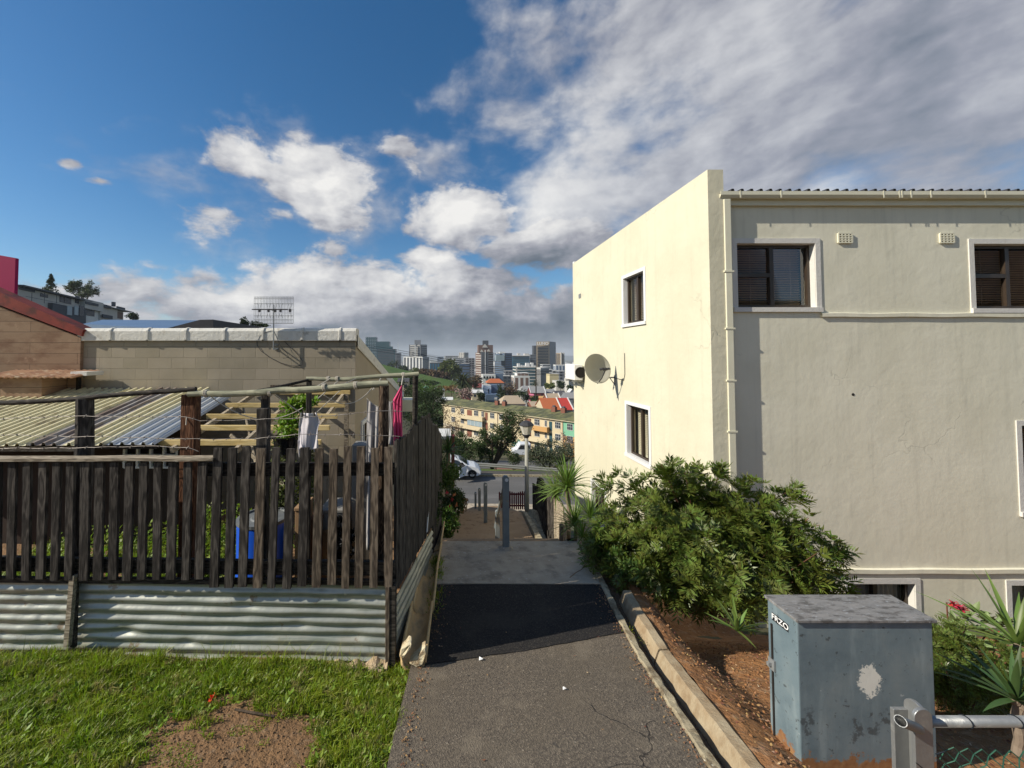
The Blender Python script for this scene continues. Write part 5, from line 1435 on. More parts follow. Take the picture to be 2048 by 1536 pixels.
fb('office_block', 931, 949, 716, 600, 'c_grey', 'grey brown block next to the stepped brown tower', 18, rows=6, style='grid', cols=4)
# stepped brown tower with white balconies
TB = block('apartment_tower', (951, 575), (969, 560), (987, 575), 705, 'c_brown', 'stepped brown apartment tower with white balcony edges and pointed gables', rows=26, wm='c_offwhite', wh=.30, mr=.04,
           parts=(('upper_storey', 957, 986, 690, 705, 'c_brown', 3), ('upper_storey', 966, 977, 681, 690, 'c_darkgrey', 6), ('spine', 963, 977, 704, 760, 'c_darkgrey', -2.5), ('spine', 970, 971.2, 700, 760, 'c_white', -3)))
for (x0, x1, y0, y1, dd) in ((964, 976, 688, 695, 2), (960, 967, 699, 704, -1), (974, 981, 698, 703, -1)):
    a, c, t = P(x0, y1, 560+dd), P(x1, y1, 560+dd), P((x0+x1)/2, y0, 560+dd); MB().prism([a, c, t], (0, 2, 0)).build('gable', MAT['c_offwhite'], TB)
block('office_tower', (989, 620), (1010, 600), (1024, 620), 706, 'c_darkgrey', 'dark glazed tower with a pale panel and white plant on its roof', rows=12, wm='c_blue', parts=(('panel', 992, 1009, 710, 721.5, 'c_winlight', -8), ('plant_room', 999, 1010, 703.5, 707, 'c_white', 4), ('plant_room', 993, 996, 705, 708, 'c_white', 4)))
fb('office_block', 1024, 1059, 711.5, 800, 'c_glassblue', 'blue mirrored office block with a thin white roof edge', 20, rows=4, wm='c_teal', parts=(('roof_edge', 1023, 1060, 710.6, 712, 'c_white', -3), ('plant_room', 1035, 1041, 706.5, 711, 'c_offwhite', 3), ('plant_room', 1049, 1058, 707, 711, 'c_offwhite', 3)))
fb('office_block', 1060, 1072, 709, 830, 'c_grey', 'narrow grey block wedged before the tall tan tower', 15, rows=6)
fb('office_tower', 1067, 1078, 691, 960, 'c_darkgrey', 'dark tower edge showing beside the tall tan tower', 15, rows=12)
# tall tan tower with roof lettering
LUd = 890
TL = block('office_tower', (1073, LUd+3), (1099, LUd), (1111.5, LUd+35), 683, 'c_tan', 'tall tan office tower with white rooftop lettering', zb=-90, wm='c_win', m2='c_tan')
MB().add([P(1099, 683, LUd)+Vector((.3, -.3, 0)), P(1099, 760, LUd)+Vector((.3, -.3, 0)), (P(1111.5, 710, LUd+35).x+.3, LUd+34.7, P(1099, 760, LUd).z), (P(1111.5, 710, LUd+35).x+.3, LUd+34.7, P(1099, 683, LUd).z)], [(0, 1, 2, 3)]).build('side_wall', MAT['c_grey'], TL)
for k in range(18):
    y0 = 693+k*3.12; u0, u1 = P(1075, y0, LUd), P(1096.5, y0, LUd)
    MB().box(u0.x, u1.x, LUd-1.2, LUd+3, Z(y0+1.5, LUd), Z(y0, LUd)).build('window_row', MAT['c_win'], TL)
    a, c = P(1101, y0, LUd), P(1110.5, y0, LUd+32); ax, cx__ = P(1101, y0, LUd+5.4), c
    MB().add([(a.x+.6, LUd+5, Z(y0+1.5, LUd)), (cx__.x+.6, LUd+32, Z(y0+1.5, LUd)), (cx__.x+.6, LUd+32, Z(y0, LUd)), (a.x+.6, LUd+5, Z(y0, LUd))], [(0, 1, 2, 3)]).build('window_row', MAT['c_win'], TL)
MLf = Matrix(((1, 0, 0), (0, 0, -1), (0, 1, 0)))
text('LUNO', 9.5, Vector((P(1085, 687.5, LUd).x, LUd-2.2, Z(687.5, LUd))), MLf, MAT['white_paint'], TL, 'lettering', .5, off=.09)
block('office_tower', (1112, 960), (1124, 950), (1129, 975), 706, 'c_tan', 'shorter tan tower with pale columns beyond the tall tan one', rows=8, style='stripes', cols=3, parts=(('column', 1122, 1123.5, 704, 735, 'c_offwhite', -3), ('column', 1127, 1128.5, 705, 735, 'c_offwhite', 5)))
fb('office_block', 1084, 1101, 729, 600, 'c_white', 'small white block before the tall tan tower', 12, rows=2)
fb('office_block', 1111, 1130, 729.5, 560, 'c_white', 'white framed glass block at the foot of the tan towers', 12, rows=1, style='stripes', cols=3, wm='c_blue')
fb('office_block', 1032, 1073, 733.5, 430, 'c_offwhite', 'pale office block with glazed floors and cluttered white roof', 20, rows=5, wm='c_teal', wh=.6, parts=tuple(('plant_room', x, x+w_, y, 734, 'c_white', 4) for x, w_, y in ((1035, 5, 727), (1041, 4, 730), (1052, 7, 726), (1062, 5, 725.5), (1047, 3, 731), (1068, 3, 731))))
fb('office_block', 1087, 1105, 738.5, 450, 'c_white', 'white block with square dark windows beside the ribbed grey building', 12, rows=2, style='grid', cols=3)
block('office_block', (1072, 382), (1081, 372), (1098, 395), 735.5, 'c_offwhite', 'grey building with tall vertical ribs near the small white blocks', rows=1, style='stripes', cols=7, wm='c_darkgrey')
TW = fb('office_block', 1028, 1059, 752, 330, 'c_white', 'white framed building with brown panels in front of the pale office block', 14, rows=1, style='stripes', cols=3, wm='c_brown', parts=(('upper_storey', 1033.5, 1057, 745.5, 752, 'c_white', 4),))
for k in range(3): MB().box(P(1035+k*7.5, 710, 334).x, P(1041+k*7.5, 710, 334).x, 333.5, 334.5, Z(751, 334), Z(747, 334)).build('window', MAT['c_brown'], TW)
fb('building', 1099, 1117, 748, 300, 'c_yellow', 'blank pale yellow wall of a building among the white blocks', 10)
fb('building', 1112, 1127, 762, 280, 'c_offwhite', 'plain off white box building below the pale yellow wall', 10)
block('building', (1128, 272), (1137, 262), (1149, 275), 758, 'c_offwhite', 'white and grey box building at the edge of the cream wall')
for (x0, x1, y, d, m, lab) in ((1130, 1148, 729, 640, 'c_grey', 'flat grey building just left behind the cream wall corner'), (1136, 1150, 745, 420, 'c_white', 'white building peeping past the cream wall corner'), (1118, 1134, 742, 470, 'c_grey', 'low grey flat roofed building among white ones'),
                               (1104, 1120, 741, 500, 'c_offwhite', 'off white block above the pale yellow wall'), (1010, 1030, 742, 480, 'c_grey', 'grey block below the dark glazed tower'), (1006, 1022, 752, 400, 'c_darkgrey', 'dark low block beside the white framed building')):
    fb('building', x0, x1, y, d, m, lab.replace(' left', ''), 12, rows=4, style='grid', cols=4)
# white school-like block with arched windows
TA = fb('building', 965, 991, 749, 330, 'c_white', 'low white building with a row of four arched windows', 10, zb=-60, parts=(('wing', 991, 1006, 748, 762, 'c_blue', 3),))
for k in range(4):
    c = P(969+k*5.6, 754, 329.5); MB().lathe((c.x, 329.4, c.z), [(0, .3), (.8, .3), (.8, 0)], 12, Matrix.Rotation(math.pi/2, 3, 'X')).box(c.x-.8, c.x+.8, 329.1, 329.6, c.z-1.4, c.z).build('window', MAT['c_win'], TA)

# mass of tiny distant buildings towards the horizon: one uncountable object
V = []; Fq = []
for k in range(1100):
    d = rng.uniform(1100, 3600); px = rng.uniform(690, 1220); x = (px-PPX)/F*d; w_ = rng.uniform(8, 26); h = rng.uniform(4, 16)+ (rng.random() < .05)*18; z0 = zt(x, d)
    b0 = len(V); V += [(x+a*w_, d+c*w_, z0+e*h-3*(1-e)) for e in (0, 1) for c in (0, 1) for a in (0, 1)]
    Fq += [tuple(b0+i for i in f) for f in ((0, 1, 5, 4), (4, 5, 7, 6), (0, 4, 6, 2), (1, 3, 7, 5))]
arr_mesh('distant_city', V, Fq, mat('city_mix', (.42, .42, .42), (.25, .25, .25), s=.004, rough=.8, isl=.6), None, (0, 1100, -80), kind='stuff')
# far hills on the horizon
mat('far_hill', (.06, .08, .09), (.08, .09, .10), s=.001, rough=1)
b = MB(); pts = []; n = 60
for j in range(4):
    for i in range(n):
        x = -4500+9000*i/(n-1); h = [0, .7, 1, 0][j]*(55+40*math.sin(i*.31)+22*math.sin(i*.9+1)+10*math.sin(i*2.1)); pts.append((x, 6200+j*500, -95+h*(1.3 if i < 26 else 1.0)))
b.grid(pts, 4, n).build('hills', MAT['far_hill'], None, smooth=True, kind='structure')


# ---------------------------------------------------------------- houses of the middle distance
def house(px0, px1, ye, yb, d, dep, rise, rm, wm, label, ridge='x', wins=2, verge=None, hip=False, ov=.25):
    x0, x1 = P(px0, 710, d).x, P(px1, 710, d).x; ze, zb = Z(ye, d), Z(yb, d)-2.5
    T = thing('house', ((x0+x1)/2, d, zb), label, 'house'); zr = ze+rise
    w = MB()
    if ridge == 'x':
        w.box(x0, x1, d, d+dep, zb, ze)
        if not hip: w.add([(x0+.01, d, ze), (x0+.01, d+dep, ze), (x0+.01, d+dep/2, zr)], [(0, 1, 2)]); w.add([(x1-.01, d, ze), (x1-.01, d+dep, ze), (x1-.01, d+dep/2, zr)], [(0, 1, 2)])
        w.build('wall', MAT[wm], T); i = (x1-x0)*.22 if hip else -ov
        A = [(x0-ov, d-ov, ze), (x1+ov, d-ov, ze), (x1-i, d+dep/2, zr), (x0+i, d+dep/2, zr), (x1+ov, d+dep+ov, ze), (x0-ov, d+dep+ov, ze)]
        f = [(0, 1, 2, 3), (3, 2, 4, 5)]+([(0, 3, 5), (1, 4, 2)] if hip else [])
    else:
        xm = (x0+x1)/2; w.box(x0, x1, d, d+dep, zb, ze); w.add([(x0, d-.01, ze), (x1, d-.01, ze), (xm, d-.01, zr)], [(0, 1, 2)]); w.build('wall', MAT[wm], T)
        A = [(x0-ov, d-ov, ze), (xm, d-ov, zr), (x1+ov, d-ov, ze), (x0-ov, d+dep, ze), (xm, d+dep, zr), (x1+ov, d+dep, ze)]; f = [(0, 1, 4, 3), (1, 2, 5, 4)]
    MB().add([(a, b, c+.06) for a, b, c in A], f).build('roof', MAT[rm], T, solid=.12)
    if verge:
        if ridge == 'y':
            MB().bar((x0-ov, d-ov-.05, ze+.05), ((x0+x1)/2, d-ov-.05, zr+.1), .2, .3).bar((x1+ov, d-ov-.05, ze+.05), ((x0+x1)/2, d-ov-.05, zr+.1), .2, .3).build('verge', MAT[verge], T)
        else:
            MB().bar((x1+ov, d-ov, ze+.1), (x1+ov, d+dep/2, zr+.15), .3, .3).build('verge', MAT[verge], T); MB().bar((x0-ov, d-ov, ze+.1), (x0-ov, d+dep/2, zr+.15), .3, .3).build('verge', MAT[verge], T)
    for k in range(wins):
        c = x0+(x1-x0)*(k+.5)/wins; MB().box(c-.5, c+.5, d-.06, d+.02, ze-1.9, ze-.7).build('window', MAT['c_win'], T)
    return T


house(864, 889, 781, 793, 180, 7, 1.2, 'r_grey', 'c_offwhite', 'small off white house with a flat blue grey roof on the green slope', hip=True)
house(847, 857, 776, 782, 190, 4, .9, 'c_green', 'c_paleblue', 'tiny pale turquoise hut on the green slope', 'y', 1)
house(946, 968, 775, 781, 235, 8, 2.0, 'r_darkred', 'c_offwhite', 'house with a dark red roof just behind the big palm')
house(926, 944, 789, 797, 200, 6, 1.0, 'c_white', 'c_maroon', 'low building with a glaring white roof past the bare pinkish tree')
house(944, 966, 786, 796, 190, 7, 1.3, 'c_white', 'c_cream', 'building with a bright white roof beside the pale blue house')
house(974, 1008, 766, 772, 262, 10, 2.6, 'r_orange', 'c_grey', 'long orange red roofed house below the arched white building', hip=True)
TBh = fb('house', 967, 982, 771, 205, 'c_paleblue', 'pale blue flat roofed house with a dark blue annexe', 9, zb=-50, cat='house', parts=(('annexe', 982, 1000, 770, 800, 'c_blue', 3), ('annexe', 971, 1000, 789, 806, 'c_blue', -6), ('window', 989, 994, 795, 799, 'c_white', -6.3), ('window', 976, 978, 778, 788, 'c_win', -.3)))
house(1003, 1050, 808, 814, 133, 9, 2.4, 'r_tan', 'c_offwhite', 'house with a tan hipped roof rising behind the green roofed flats', hip=True, wins=0)
house(1042, 1072, 783, 790, 222, 11, 2.8, 'r_grey', 'c_offwhite', 'house with a light grey hipped roof near the grey ribbed building', hip=True)
house(1062, 1090, 786, 794, 200, 9, 3.0, 'r_grey', 'c_maroon', 'maroon house with a grey roof and white verges', verge='c_white')
house(1090, 1112, 788, 795, 205, 9, 2.2, 'r_grey', 'c_brown', 'brown house with a grey roof next to the maroon one', verge='c_white')
house(1112, 1132, 792, 799, 190, 8, 2.2, 'r_dark', 'c_white', 'white house with a charcoal roof beyond the orange roofs')
house(1131, 1152, 797, 803, 170, 8, 2.2, 'r_grey', 'c_grey', 'grey house with a ridged roof touching the cream wall corner')
house(1066, 1090, 796, 803, 172, 5, .6, 'c_orange', 'c_orange', 'small bright orange walled house with a flat roof', wins=1)
house(1060, 1067, 791, 797, 180, 4, .5, 'c_pink', 'c_pink', 'little candy pink walled house', wins=0)
house(1064, 1102, 813, 819, 128, 8, 1.2, 'r_tan', 'brick', 'low brick house with a long beige roof behind the paired chimneys', wins=0)
house(1098, 1122, 806, 816, 132, 9, 2.8, 'r_tan', 'brick', 'brick house with a steep grey beige roof beside the orange roofs', verge='c_white')
house(1088, 1124, 820, 826, 118, 11, 3.0, 'r_orange', 'c_cream', 'house with a broad orange tiled roof behind the flats', wins=0)
house(1124, 1144, 820, 826, 117, 11, 3.0, 'r_red', 'c_cream', 'house with a vivid red roof joined to the orange one', wins=0, verge='c_white')
house(884, 905, 800, 806, 150, 6, .8, 'c_white', 'c_yellow', 'low pale yellow house at the end of the green roofed flats', wins=0)
house(796, 816, 764, 774, 120, 6, 1.0, 'r_dark', 'c_cream', 'dark roofed house showing beside the slim steel post')
house(1139, 1148, 785, 790, 185, 4, 1.6, 'c_white', 'c_white', 'tiny white gabled house beside the cream wall corner', 'y', 1)

# ---------------------------------------------------------------- long green roofed flats
FA, FB_ = P(887, 710, 119), P(1190, 710, 84)
FA.z = FB_.z = 0
fd = (FB_-FA); FLn = fd.length; fd /= FLn; fn = Vector((fd.y, -fd.x, 0)); fn = -fn if fn.dot(-FA) < 0 else fn
ZE = -15.0; ZG = -25.5


def fu(px):
    k = (px-PPX)/F; t = (FA.x-k*FA.y)/(k*fd.y-fd.x); return t


TFL = lambda u, v, w: (FA.x+fd.x*u+fn.x*w, FA.y+fd.y*u+fn.y*w, v)
FLt = thing('flats', (FA.x, FA.y, ZG), 'long three storey yellow flats with a green sheet roof and balconies', 'flats')
u124 = fu(1125)
b = MB(); tbox(b, TFL, 0, u124, ZG, ZE, -7, 0); b.build('wall', MAT['c_flats'], FLt)
b = MB(); tbox(b, TFL, u124, FLn, ZE-3.6, ZE, -7, .02); b.build('wall', MAT['c_green'], FLt); b = MB(); tbox(b, TFL, u124, FLn, ZG, ZE-3.6, -7, .01); b.build('wall', MAT['c_orange'], FLt)
b = MB(); tbox(b, TFL, 0, fu(995), ZG, ZE-5.9, 0, .03); b.build('ground_floor_wall', MAT['c_flats2'], FLt)
b = MB(); n = 100; pts = []
for (w_, zz) in ((.55, ZE-.05), (-6.5, ZE+1.05), (-13, ZE-.1)):
    for i in range(n): pts.append(TFL(-.6+(FLn+1.2)*i/(n-1), zz+(.07 if i % 3 == 0 else 0), w_))
b.grid(pts, 3, n).build('roof', mat('r_sheet_green', (.15, .155, .06), (.20, .185, .09), s=.6, st=(1, 1, 1), rough=.7, c3=(.09, .095, .05), s3=.5, t3=.5), FLt)
b = MB(); tbox(b, TFL, -.6, FLn+.6, ZE-.22, ZE-.06, .5, .6); b.build('gutter', MAT['c_cream'], FLt)
FLH = 2.75


def fwin(px0, px1, fl, h0=1.0, h1=2.35, door=False, m='c_win', fm='c_white'):
    u0, u1 = fu(px0), fu(px1); v0 = ZE-.35-FLH*(fl+1)+ (.15 if door else h0); v1 = ZE-.35-FLH*(fl+1)+h1
    b = MB(); tbox(b, TFL, u0, u1, v0, v1, .01, .05); p = b.build('door' if door else 'window', MAT[m], FLt)
    if not door:
        f = MB(); t = .05
        tbox(f, TFL, u0-t, u1+t, v1, v1+t, .01, .08); tbox(f, TFL, u0-t, u1+t, v0-t*1.5, v0, .01, .12)
        k = 3 if u1-u0 > 1 else 2
        for i in range(k+1): uu = u0+(u1-u0)*i/k; tbox(f, TFL, uu-t*.5, uu+t*.5, v0, v1, .04, .085)
        if u1-u0 > .6: vv = v0+(v1-v0)*.55; tbox(f, TFL, u0, u1, vv-t*.5, vv+t*.5, .041, .083)
        f.build('frame', MAT[fm], p)


for fl in (0, 1, 2):
    sh = fl*-.0
    for a, c in ((903, 910), (921.5, 928), (948, 956), (962.7, 966.5), (980, 988), (998, 1006), (1014, 1022), (1068, 1078), (1088.5, 1092.5), (1109, 1119.5), (1133, 1144), (1160, 1172)):
        if fl == 1 and 940 < a < 968: continue
        fwin(a, c, fl)
    for a, c in ((934, 943.5), (969.8, 975), (1049, 1061), (1097, 1103)): fwin(a, c, fl, door=True, m='brick' if a != 1097 else 'c_teal', h1=2.3)
u0, u1 = fu(939), fu(968); b = MB(); tbox(b, TFL, u0, u1, ZE-.35-FLH*2+1.0, ZE-.35-FLH+0, .9, .95); pn = b.build('window', MAT['c_winlight'], FLt)
b = MB()
for i in range(5): uu = u0+(u1-u0)*i/4; tbox(b, TFL, uu-.05, uu+.05, ZE-.35-FLH*2+1.0, ZE-.35-FLH, .94, 1.0)
b.build('frame', MAT['c_white'], pn)
for (a, c, fl) in ((921, 969.5, 0), (908, 969.5, 1), (1064, 1098, 0), (1044, 1098, 1)):
    z0 = ZE-.35-FLH*(fl+1); b = MB(); u0, u1 = fu(a), fu(c)
    tbox(b, TFL, u0, u1, z0-.18, z0+.95, 1.05, 1.2); tbox(b, TFL, u0, u1, z0-.18, z0, 0, 1.05); tbox(b, TFL, u1-.15, u1, z0, z0+.95, 0, 1.05); tbox(b, TFL, u0, u0+.15, z0, z0+.95, 0, 1.05)
    b.build('balcony', MAT['c_flats' if a < 1000 or fl else 'c_orange'], FLt)
for px in (995, 1025, 1124.5, 967.5): b = MB(); tbox(b, TFL, fu(px)-.06, fu(px)+.06, ZG, ZE-.1, .02, .12); b.build('downpipe', MAT['c_brown'], FLt)
for px in (953.5, 967.5, 1062.5, 1081):
    u = fu(px)+3.2; b = MB(); tbox(b, TFL, u-.55, u+.55, ZE+.2, ZE+2.0, -5.6, -4.6); c_ = b.build('chimney', MAT['brick'], FLt)
    b = MB(); tbox(b, TFL, u-.3, u+.3, ZE+2.0, ZE+2.35, -5.4, -4.8); b.build('chimney_pot', MAT['c_darkgrey'], c_)
b = MB(); q = fu(1076); b.add([TFL(q, ZE-7.2, 1.2), TFL(fu(1097), ZE-7.2, 1.2), TFL(fu(1099), ZE-8.2, 3.6), TFL(q+.5, ZE-8.2, 3.6)], [(0, 1, 2, 3)]); b.build('awning', MAT['r_dark'], FLt, solid=.08)

# ---------------------------------------------------------------- hillside apartment block behind the brown house
HA = thing('apartment_block', (P(140, 600, 130).x, 130, 0), 'modern terraced apartments in white and charcoal on the hill beyond the red roof', 'apartments')
ga, gb = P(28, 600, 106), P(262, 632, 172); ga.z = gb.z = 0; hd = (gb-ga); HL = hd.length; hd /= HL; hn = Vector((hd.y, -hd.x, 0)); hn = -hn if hn.dot(-ga) < 0 else hn
TH_ = lambda u, v, w: (ga.x+hd.x*u+hn.x*w, ga.y+hd.y*u+hn.y*w, v)


def hu(px): k = (px-PPX)/F; return (ga.x-k*ga.y)/(k*hd.y-hd.x)


def hz(px, py): u = hu(px); p = TH_(u, 0, 0); return P(px, py, p[1]).z


def hbox(nm, p0, p1, yt_, yb_, w0, w1, m, ref=None):
    ref = ref or p0; b = MB(); tbox(b, TH_, hu(p0), hu(p1), hz(ref, yb_), hz(ref, yt_), w0, w1); return b.build(nm, MAT[m], HA)


hbox('roof', 30, 172, 573.5, 576.5, -10, 1.5, 'c_darkgrey', 50); hbox('wall', 30, 168, 577, 612, -9, 0, 'c_offwhite', 50)
hbox('wall', 93, 162, 605.5, 650, -6, 1.2, 'c_darkgrey', 93); hbox('wall', 34, 64, 574, 582, .1, .3, 'c_darkgrey', 50)
for (a, c, y0, y1) in ((77, 92, 586, 593), (116, 124, 589, 604), (125, 139, 590, 606), (147, 155, 591, 606)): hbox('window', a, c, y0, y1, 0.02, .15, 'c_win')
for (a, c) in ((122, 132), (137, 145)): hbox('window', a, c, 611, 629, 1.22, 1.35, 'c_winlight')
hbox('window', 147, 156, 610, 632, 1.22, 1.4, 'c_win')
hbox('wall', 157, 195, 597, 616, -5, 1.5, 'c_offwhite'); hbox('wall', 162, 213, 605, 650, -6, 0, 'c_white'); hbox('balcony', 157, 183, 602, 607, 1.52, 1.8, 'c_darkgrey')
hbox('window', 168, 186, 614, 630, 0.02, .2, 'c_win'); hbox('balcony', 196, 212, 608, 614, 1.0, 1.4, 'c_darkgrey'); hbox('window', 197, 206, 620, 628, .02, .2, 'c_win'); hbox('balcony', 196, 216, 628, 635, 1.0, 1.3, 'c_darkgrey')
hbox('wall', 195, 230, 611, 650, -6, .5, 'c_offwhite'); hbox('wall', 214, 245, 618, 650, -6, 0, 'c_offwhite'); hbox('window', 231, 243, 623, 636, .02, .2, 'c_brown'); hbox('balcony', 228, 244, 612, 619, .4, .8, 'c_darkgrey')
hbox('roof', 205, 253, 618, 619.5, -6, 2, 'c_grey', 230); hbox('chimney', 232, 235, 604, 613, -2, -1, 'c_darkgrey'); hbox('railing', 36, 116, 596.5, 597.2, 1.3, 1.35, 'c_darkgrey', 60)
for px in (48, 74, 99): hbox('railing_post', px, px+.8, 585, 606, 1.3, 1.36, 'c_darkgrey')

# dark roof behind the coping, the sky's reflection put into its blue colour
b = MB(); a = [P(165, 648, 13), P(205, 639.5, 17), P(405, 640.5, 17), P(330, 657, 11)]
RBt = thing('neighbour_roof', a[0], 'roof painted with a blue sky reflection, dark gable end showing above the white coping', 'roof')
b.add(a+[v+Vector((0, 0, -.15)) for v in a], [(0, 1, 2, 3), (0, 3, 7, 4), (3, 2, 6, 7)]).build('sheeting', mat('roof_sky_tint', (.10, .15, .24), (.13, .19, .29), s=.6, rough=.4, metal=.2), RBt)
b = MB(); b.prism([P(332, 657, 12), P(400, 639.5, 12), P(426, 639, 12), P(427, 660, 12)], (0, 3, 0)).build('gable', MAT['roof_dark'], RBt)

# ================================================================ foot of the hill: shed, gate, car, guard rail
SH = thing('garden_shed', (P(892, 900, 16).x, 16, -7), 'small tan rendered shed with a white roof edge and red brick pier', 'shed')
x0, x1 = P(868, 880, 16).x, P(901, 880, 16).x
MB().box(x0, x1, 16, 17.4, -8, Z(876, 16)).build('wall', MAT['c_cream'], SH); MB().box(x0-.1, x1+.02, 15.85, 17.5, Z(877, 16)+.0, Z(871, 16)).build('roof', MAT['c_white'], SH)
MB().box(x1+.03, P(909, 880, 16).x, 15.9, 16.3, -8, Z(872, 16)).build('pier', MAT['c_maroon'], SH)
GF = thing('picket_gate', (P(1024, 1000, 17).x, 17, Z(1020, 17)), 'low dark red picket gate at the foot of the steps', 'gate')
for k in range(13):
    c = P(999+k*4.2, 1000, 17+.0); b = MB(); z1 = Z(983+1.5*math.sin(k), 17); z0 = Z(1019, 17)
    b.prism([(c.x-.03, 17, z0), (c.x+.03, 17, z0), (c.x+.03, 17, z1-.05), (c.x, 17, z1), (c.x-.03, 17, z1-.05)], (0, .02, 0)).build('picket', MAT['c_maroon'], GF)
for py in (989, 1012): MB().box(P(998, py, 17).x, P(1051, py, 17).x, 17.03, 17.06, Z(py+1.5, 17), Z(py-1.5, 17)).build('rail', MAT['c_maroon'], GF)

mat('car_white', (.72, .74, .76), (.70, .72, .74), rough=.28, spec=.6); mat('car_glass', (.02, .025, .03), rough=.08, spec=.8); mat('tyre', (.015, .015, .015), rough=.8); mat('rim', (.35, .36, .37), rough=.35, metal=.7); mat('car_dark', (.02, .02, .022), rough=.5); mat('lens', (.5, .52, .55), rough=.15, spec=.8)


def make_car(xf, y, zg, label, open_door=True, scale=1.0):
    """car facing +x; xf front bumper x, y near flank"""
    K = thing('parked_car', (xf, y, zg), label, 'car'); s = scale
    prof = [(-3.95, .38), (-3.95, .80), (-3.85, 1.02), (-3.62, 1.36), (-3.1, 1.50), (-2.2, 1.51), (-1.75, 1.42), (-1.02, .98), (-.45, .86), (-.12, .70), (0, .52), (-.03, .30), (-.3, .20), (-3.7, .20)]
    def wy(z): return .84 if z < .9 else .84-(z-.9)*.36
    b = MB(); pts = []; cols = (0, .06, .5, .94, 1)
    for (x, z) in prof+[prof[0]]:
        w_ = wy(z)
        for c in cols:
            inset = .0 if c in (0, 1) else -.03
            pts.append((xf+(x+(-.06 if c in (0, 1) and x > -.3 else 0))*s, y+.84*s+(-w_+2*w_*c)*s, zg+(z+(.02 if 0 < c < 1 and z > 1.3 else 0))*s))
    b.grid(pts, len(prof)+1, 5)
    for side in (0, 4): b.f.append(tuple(i*5+side for i in range(len(prof))))
    b.build('body', MAT['car_white'], K, smooth=False, bevel=.02)
    def flank(poly, m, nm, off=.012):
        for sgn in (0, 1):
            bb = MB(); bb.prism([(xf+x*s, y+.84*s+(-(wy(z)+off) if sgn == 0 else wy(z)+off)*s, zg+z*s) for x, z in poly], (0, (.01 if sgn == 0 else -.01), 0)); bb.build(nm, MAT[m], K)
    flank([(-1.85, 1.36), (-2.35, 1.43), (-2.35, .98), (-1.25, .98)], 'car_glass', 'window'); flank([(-2.42, 1.43), (-3.05, 1.42), (-3.3, 1.2), (-3.3, .98), (-2.42, .98)], 'car_glass', 'window')
    MB().add([(xf-1.08*s, y+.16*s, zg+1.03*s), (xf-1.08*s, y+1.52*s, zg+1.03*s), (xf-1.66*s, y+1.42*s, zg+1.41*s), (xf-1.66*s, y+.26*s, zg+1.41*s)], [(0, 1, 2, 3)]).build('windscreen', MAT['car_glass'], K, solid=.03)
    for x in (-.72, -3.12):
        for sgn in (0, 1):
            yy = y-.01 if sgn == 0 else y+1.69*s; M_ = Matrix.Rotation(math.pi/2, 3, 'X')
            wb = MB().lathe((xf+x*s, yy+.1*s, zg+.31*s), [(.18, .1), (.30, .1), (.315, .06), (.315, -.06), (.30, -.1), (.18, -.1)], 24, M_); wo = wb.build('wheel', MAT['tyre'], K, smooth=True)
            r_ = MB().lathe((xf+x*s, yy+.1*s, zg+.31*s), [(.0, .085), (.05, .095), (.05, .07), (.18, .07), (.20, .1)], 20, M_)
            for q in range(6): a = q*math.pi/3; r_.bar((xf+x*s, yy+.02*s, zg+.31*s), (xf+x*s+.17*math.cos(a), yy+.02*s, zg+.31*s+.17*math.sin(a)), .035, .02)
            r_.build('rim', MAT['rim'], wo)
    arch = [(x_, z_) for x_, z_ in ((-.72+.36*math.cos(t), .31+.36*math.sin(t)) for t in np.linspace(0, math.pi, 12))]
    flank(arch, 'car_dark', 'wheel_arch', .004)
    for dy_ in (.08, 1.28): MB().prism([(xf-.10*s, y+dy_*s, zg+.62*s), (xf-.42*s, y+(dy_-.06 if dy_ < 1 else dy_+.08)*s, zg+.80*s), (xf-.30*s, y+(dy_+.2)*s, zg+.76*s), (xf-.05*s, y+(dy_+.28)*s, zg+.62*s)], (.02, -.02, .02)).build('headlight', MAT['lens'], K)
    MB().box(xf-.05*s, xf+.015*s, y+.3*s, y+1.4*s, zg+.28*s, zg+.42*s).build('grille', MAT['car_dark'], K)
    MB().box(xf-1.45*s, xf-1.28*s, y-.13*s, y-.01*s, zg+.98*s, zg+1.10*s).build('mirror', MAT['car_white'], K)
    if open_door:
        b = MB(); h = Vector((xf-1.22*s, y-.01, zg)); dd = Vector((-.55, -.80, 0)).normalized()
        b.prism([h+Vector((0, 0, .28)), h+dd*.98+Vector((0, 0, .30)), h+dd*1.02+Vector((0, 0, .95)), h+Vector((0, 0, .98))], (.05, -.03, 0)); dr_ = b.build('door', MAT['car_white'], K, bevel=.01)
        b = MB(); b.prism([h+dd*.05+Vector((0, 0, 1.0)), h+dd*.98+Vector((0, 0, .97)), h+dd*.9+Vector((0, 0, 1.38)), h+dd*.55+Vector((0, 0, 1.38))], (.02, -.01, 0)).build('door_window', MAT['car_glass'], dr_)
        flank([(-1.25, .32), (-2.3, .30), (-2.35, 1.38), (-1.85, 1.34), (-1.27, .95)], 'car_dark', 'door_opening', .006)
    return K


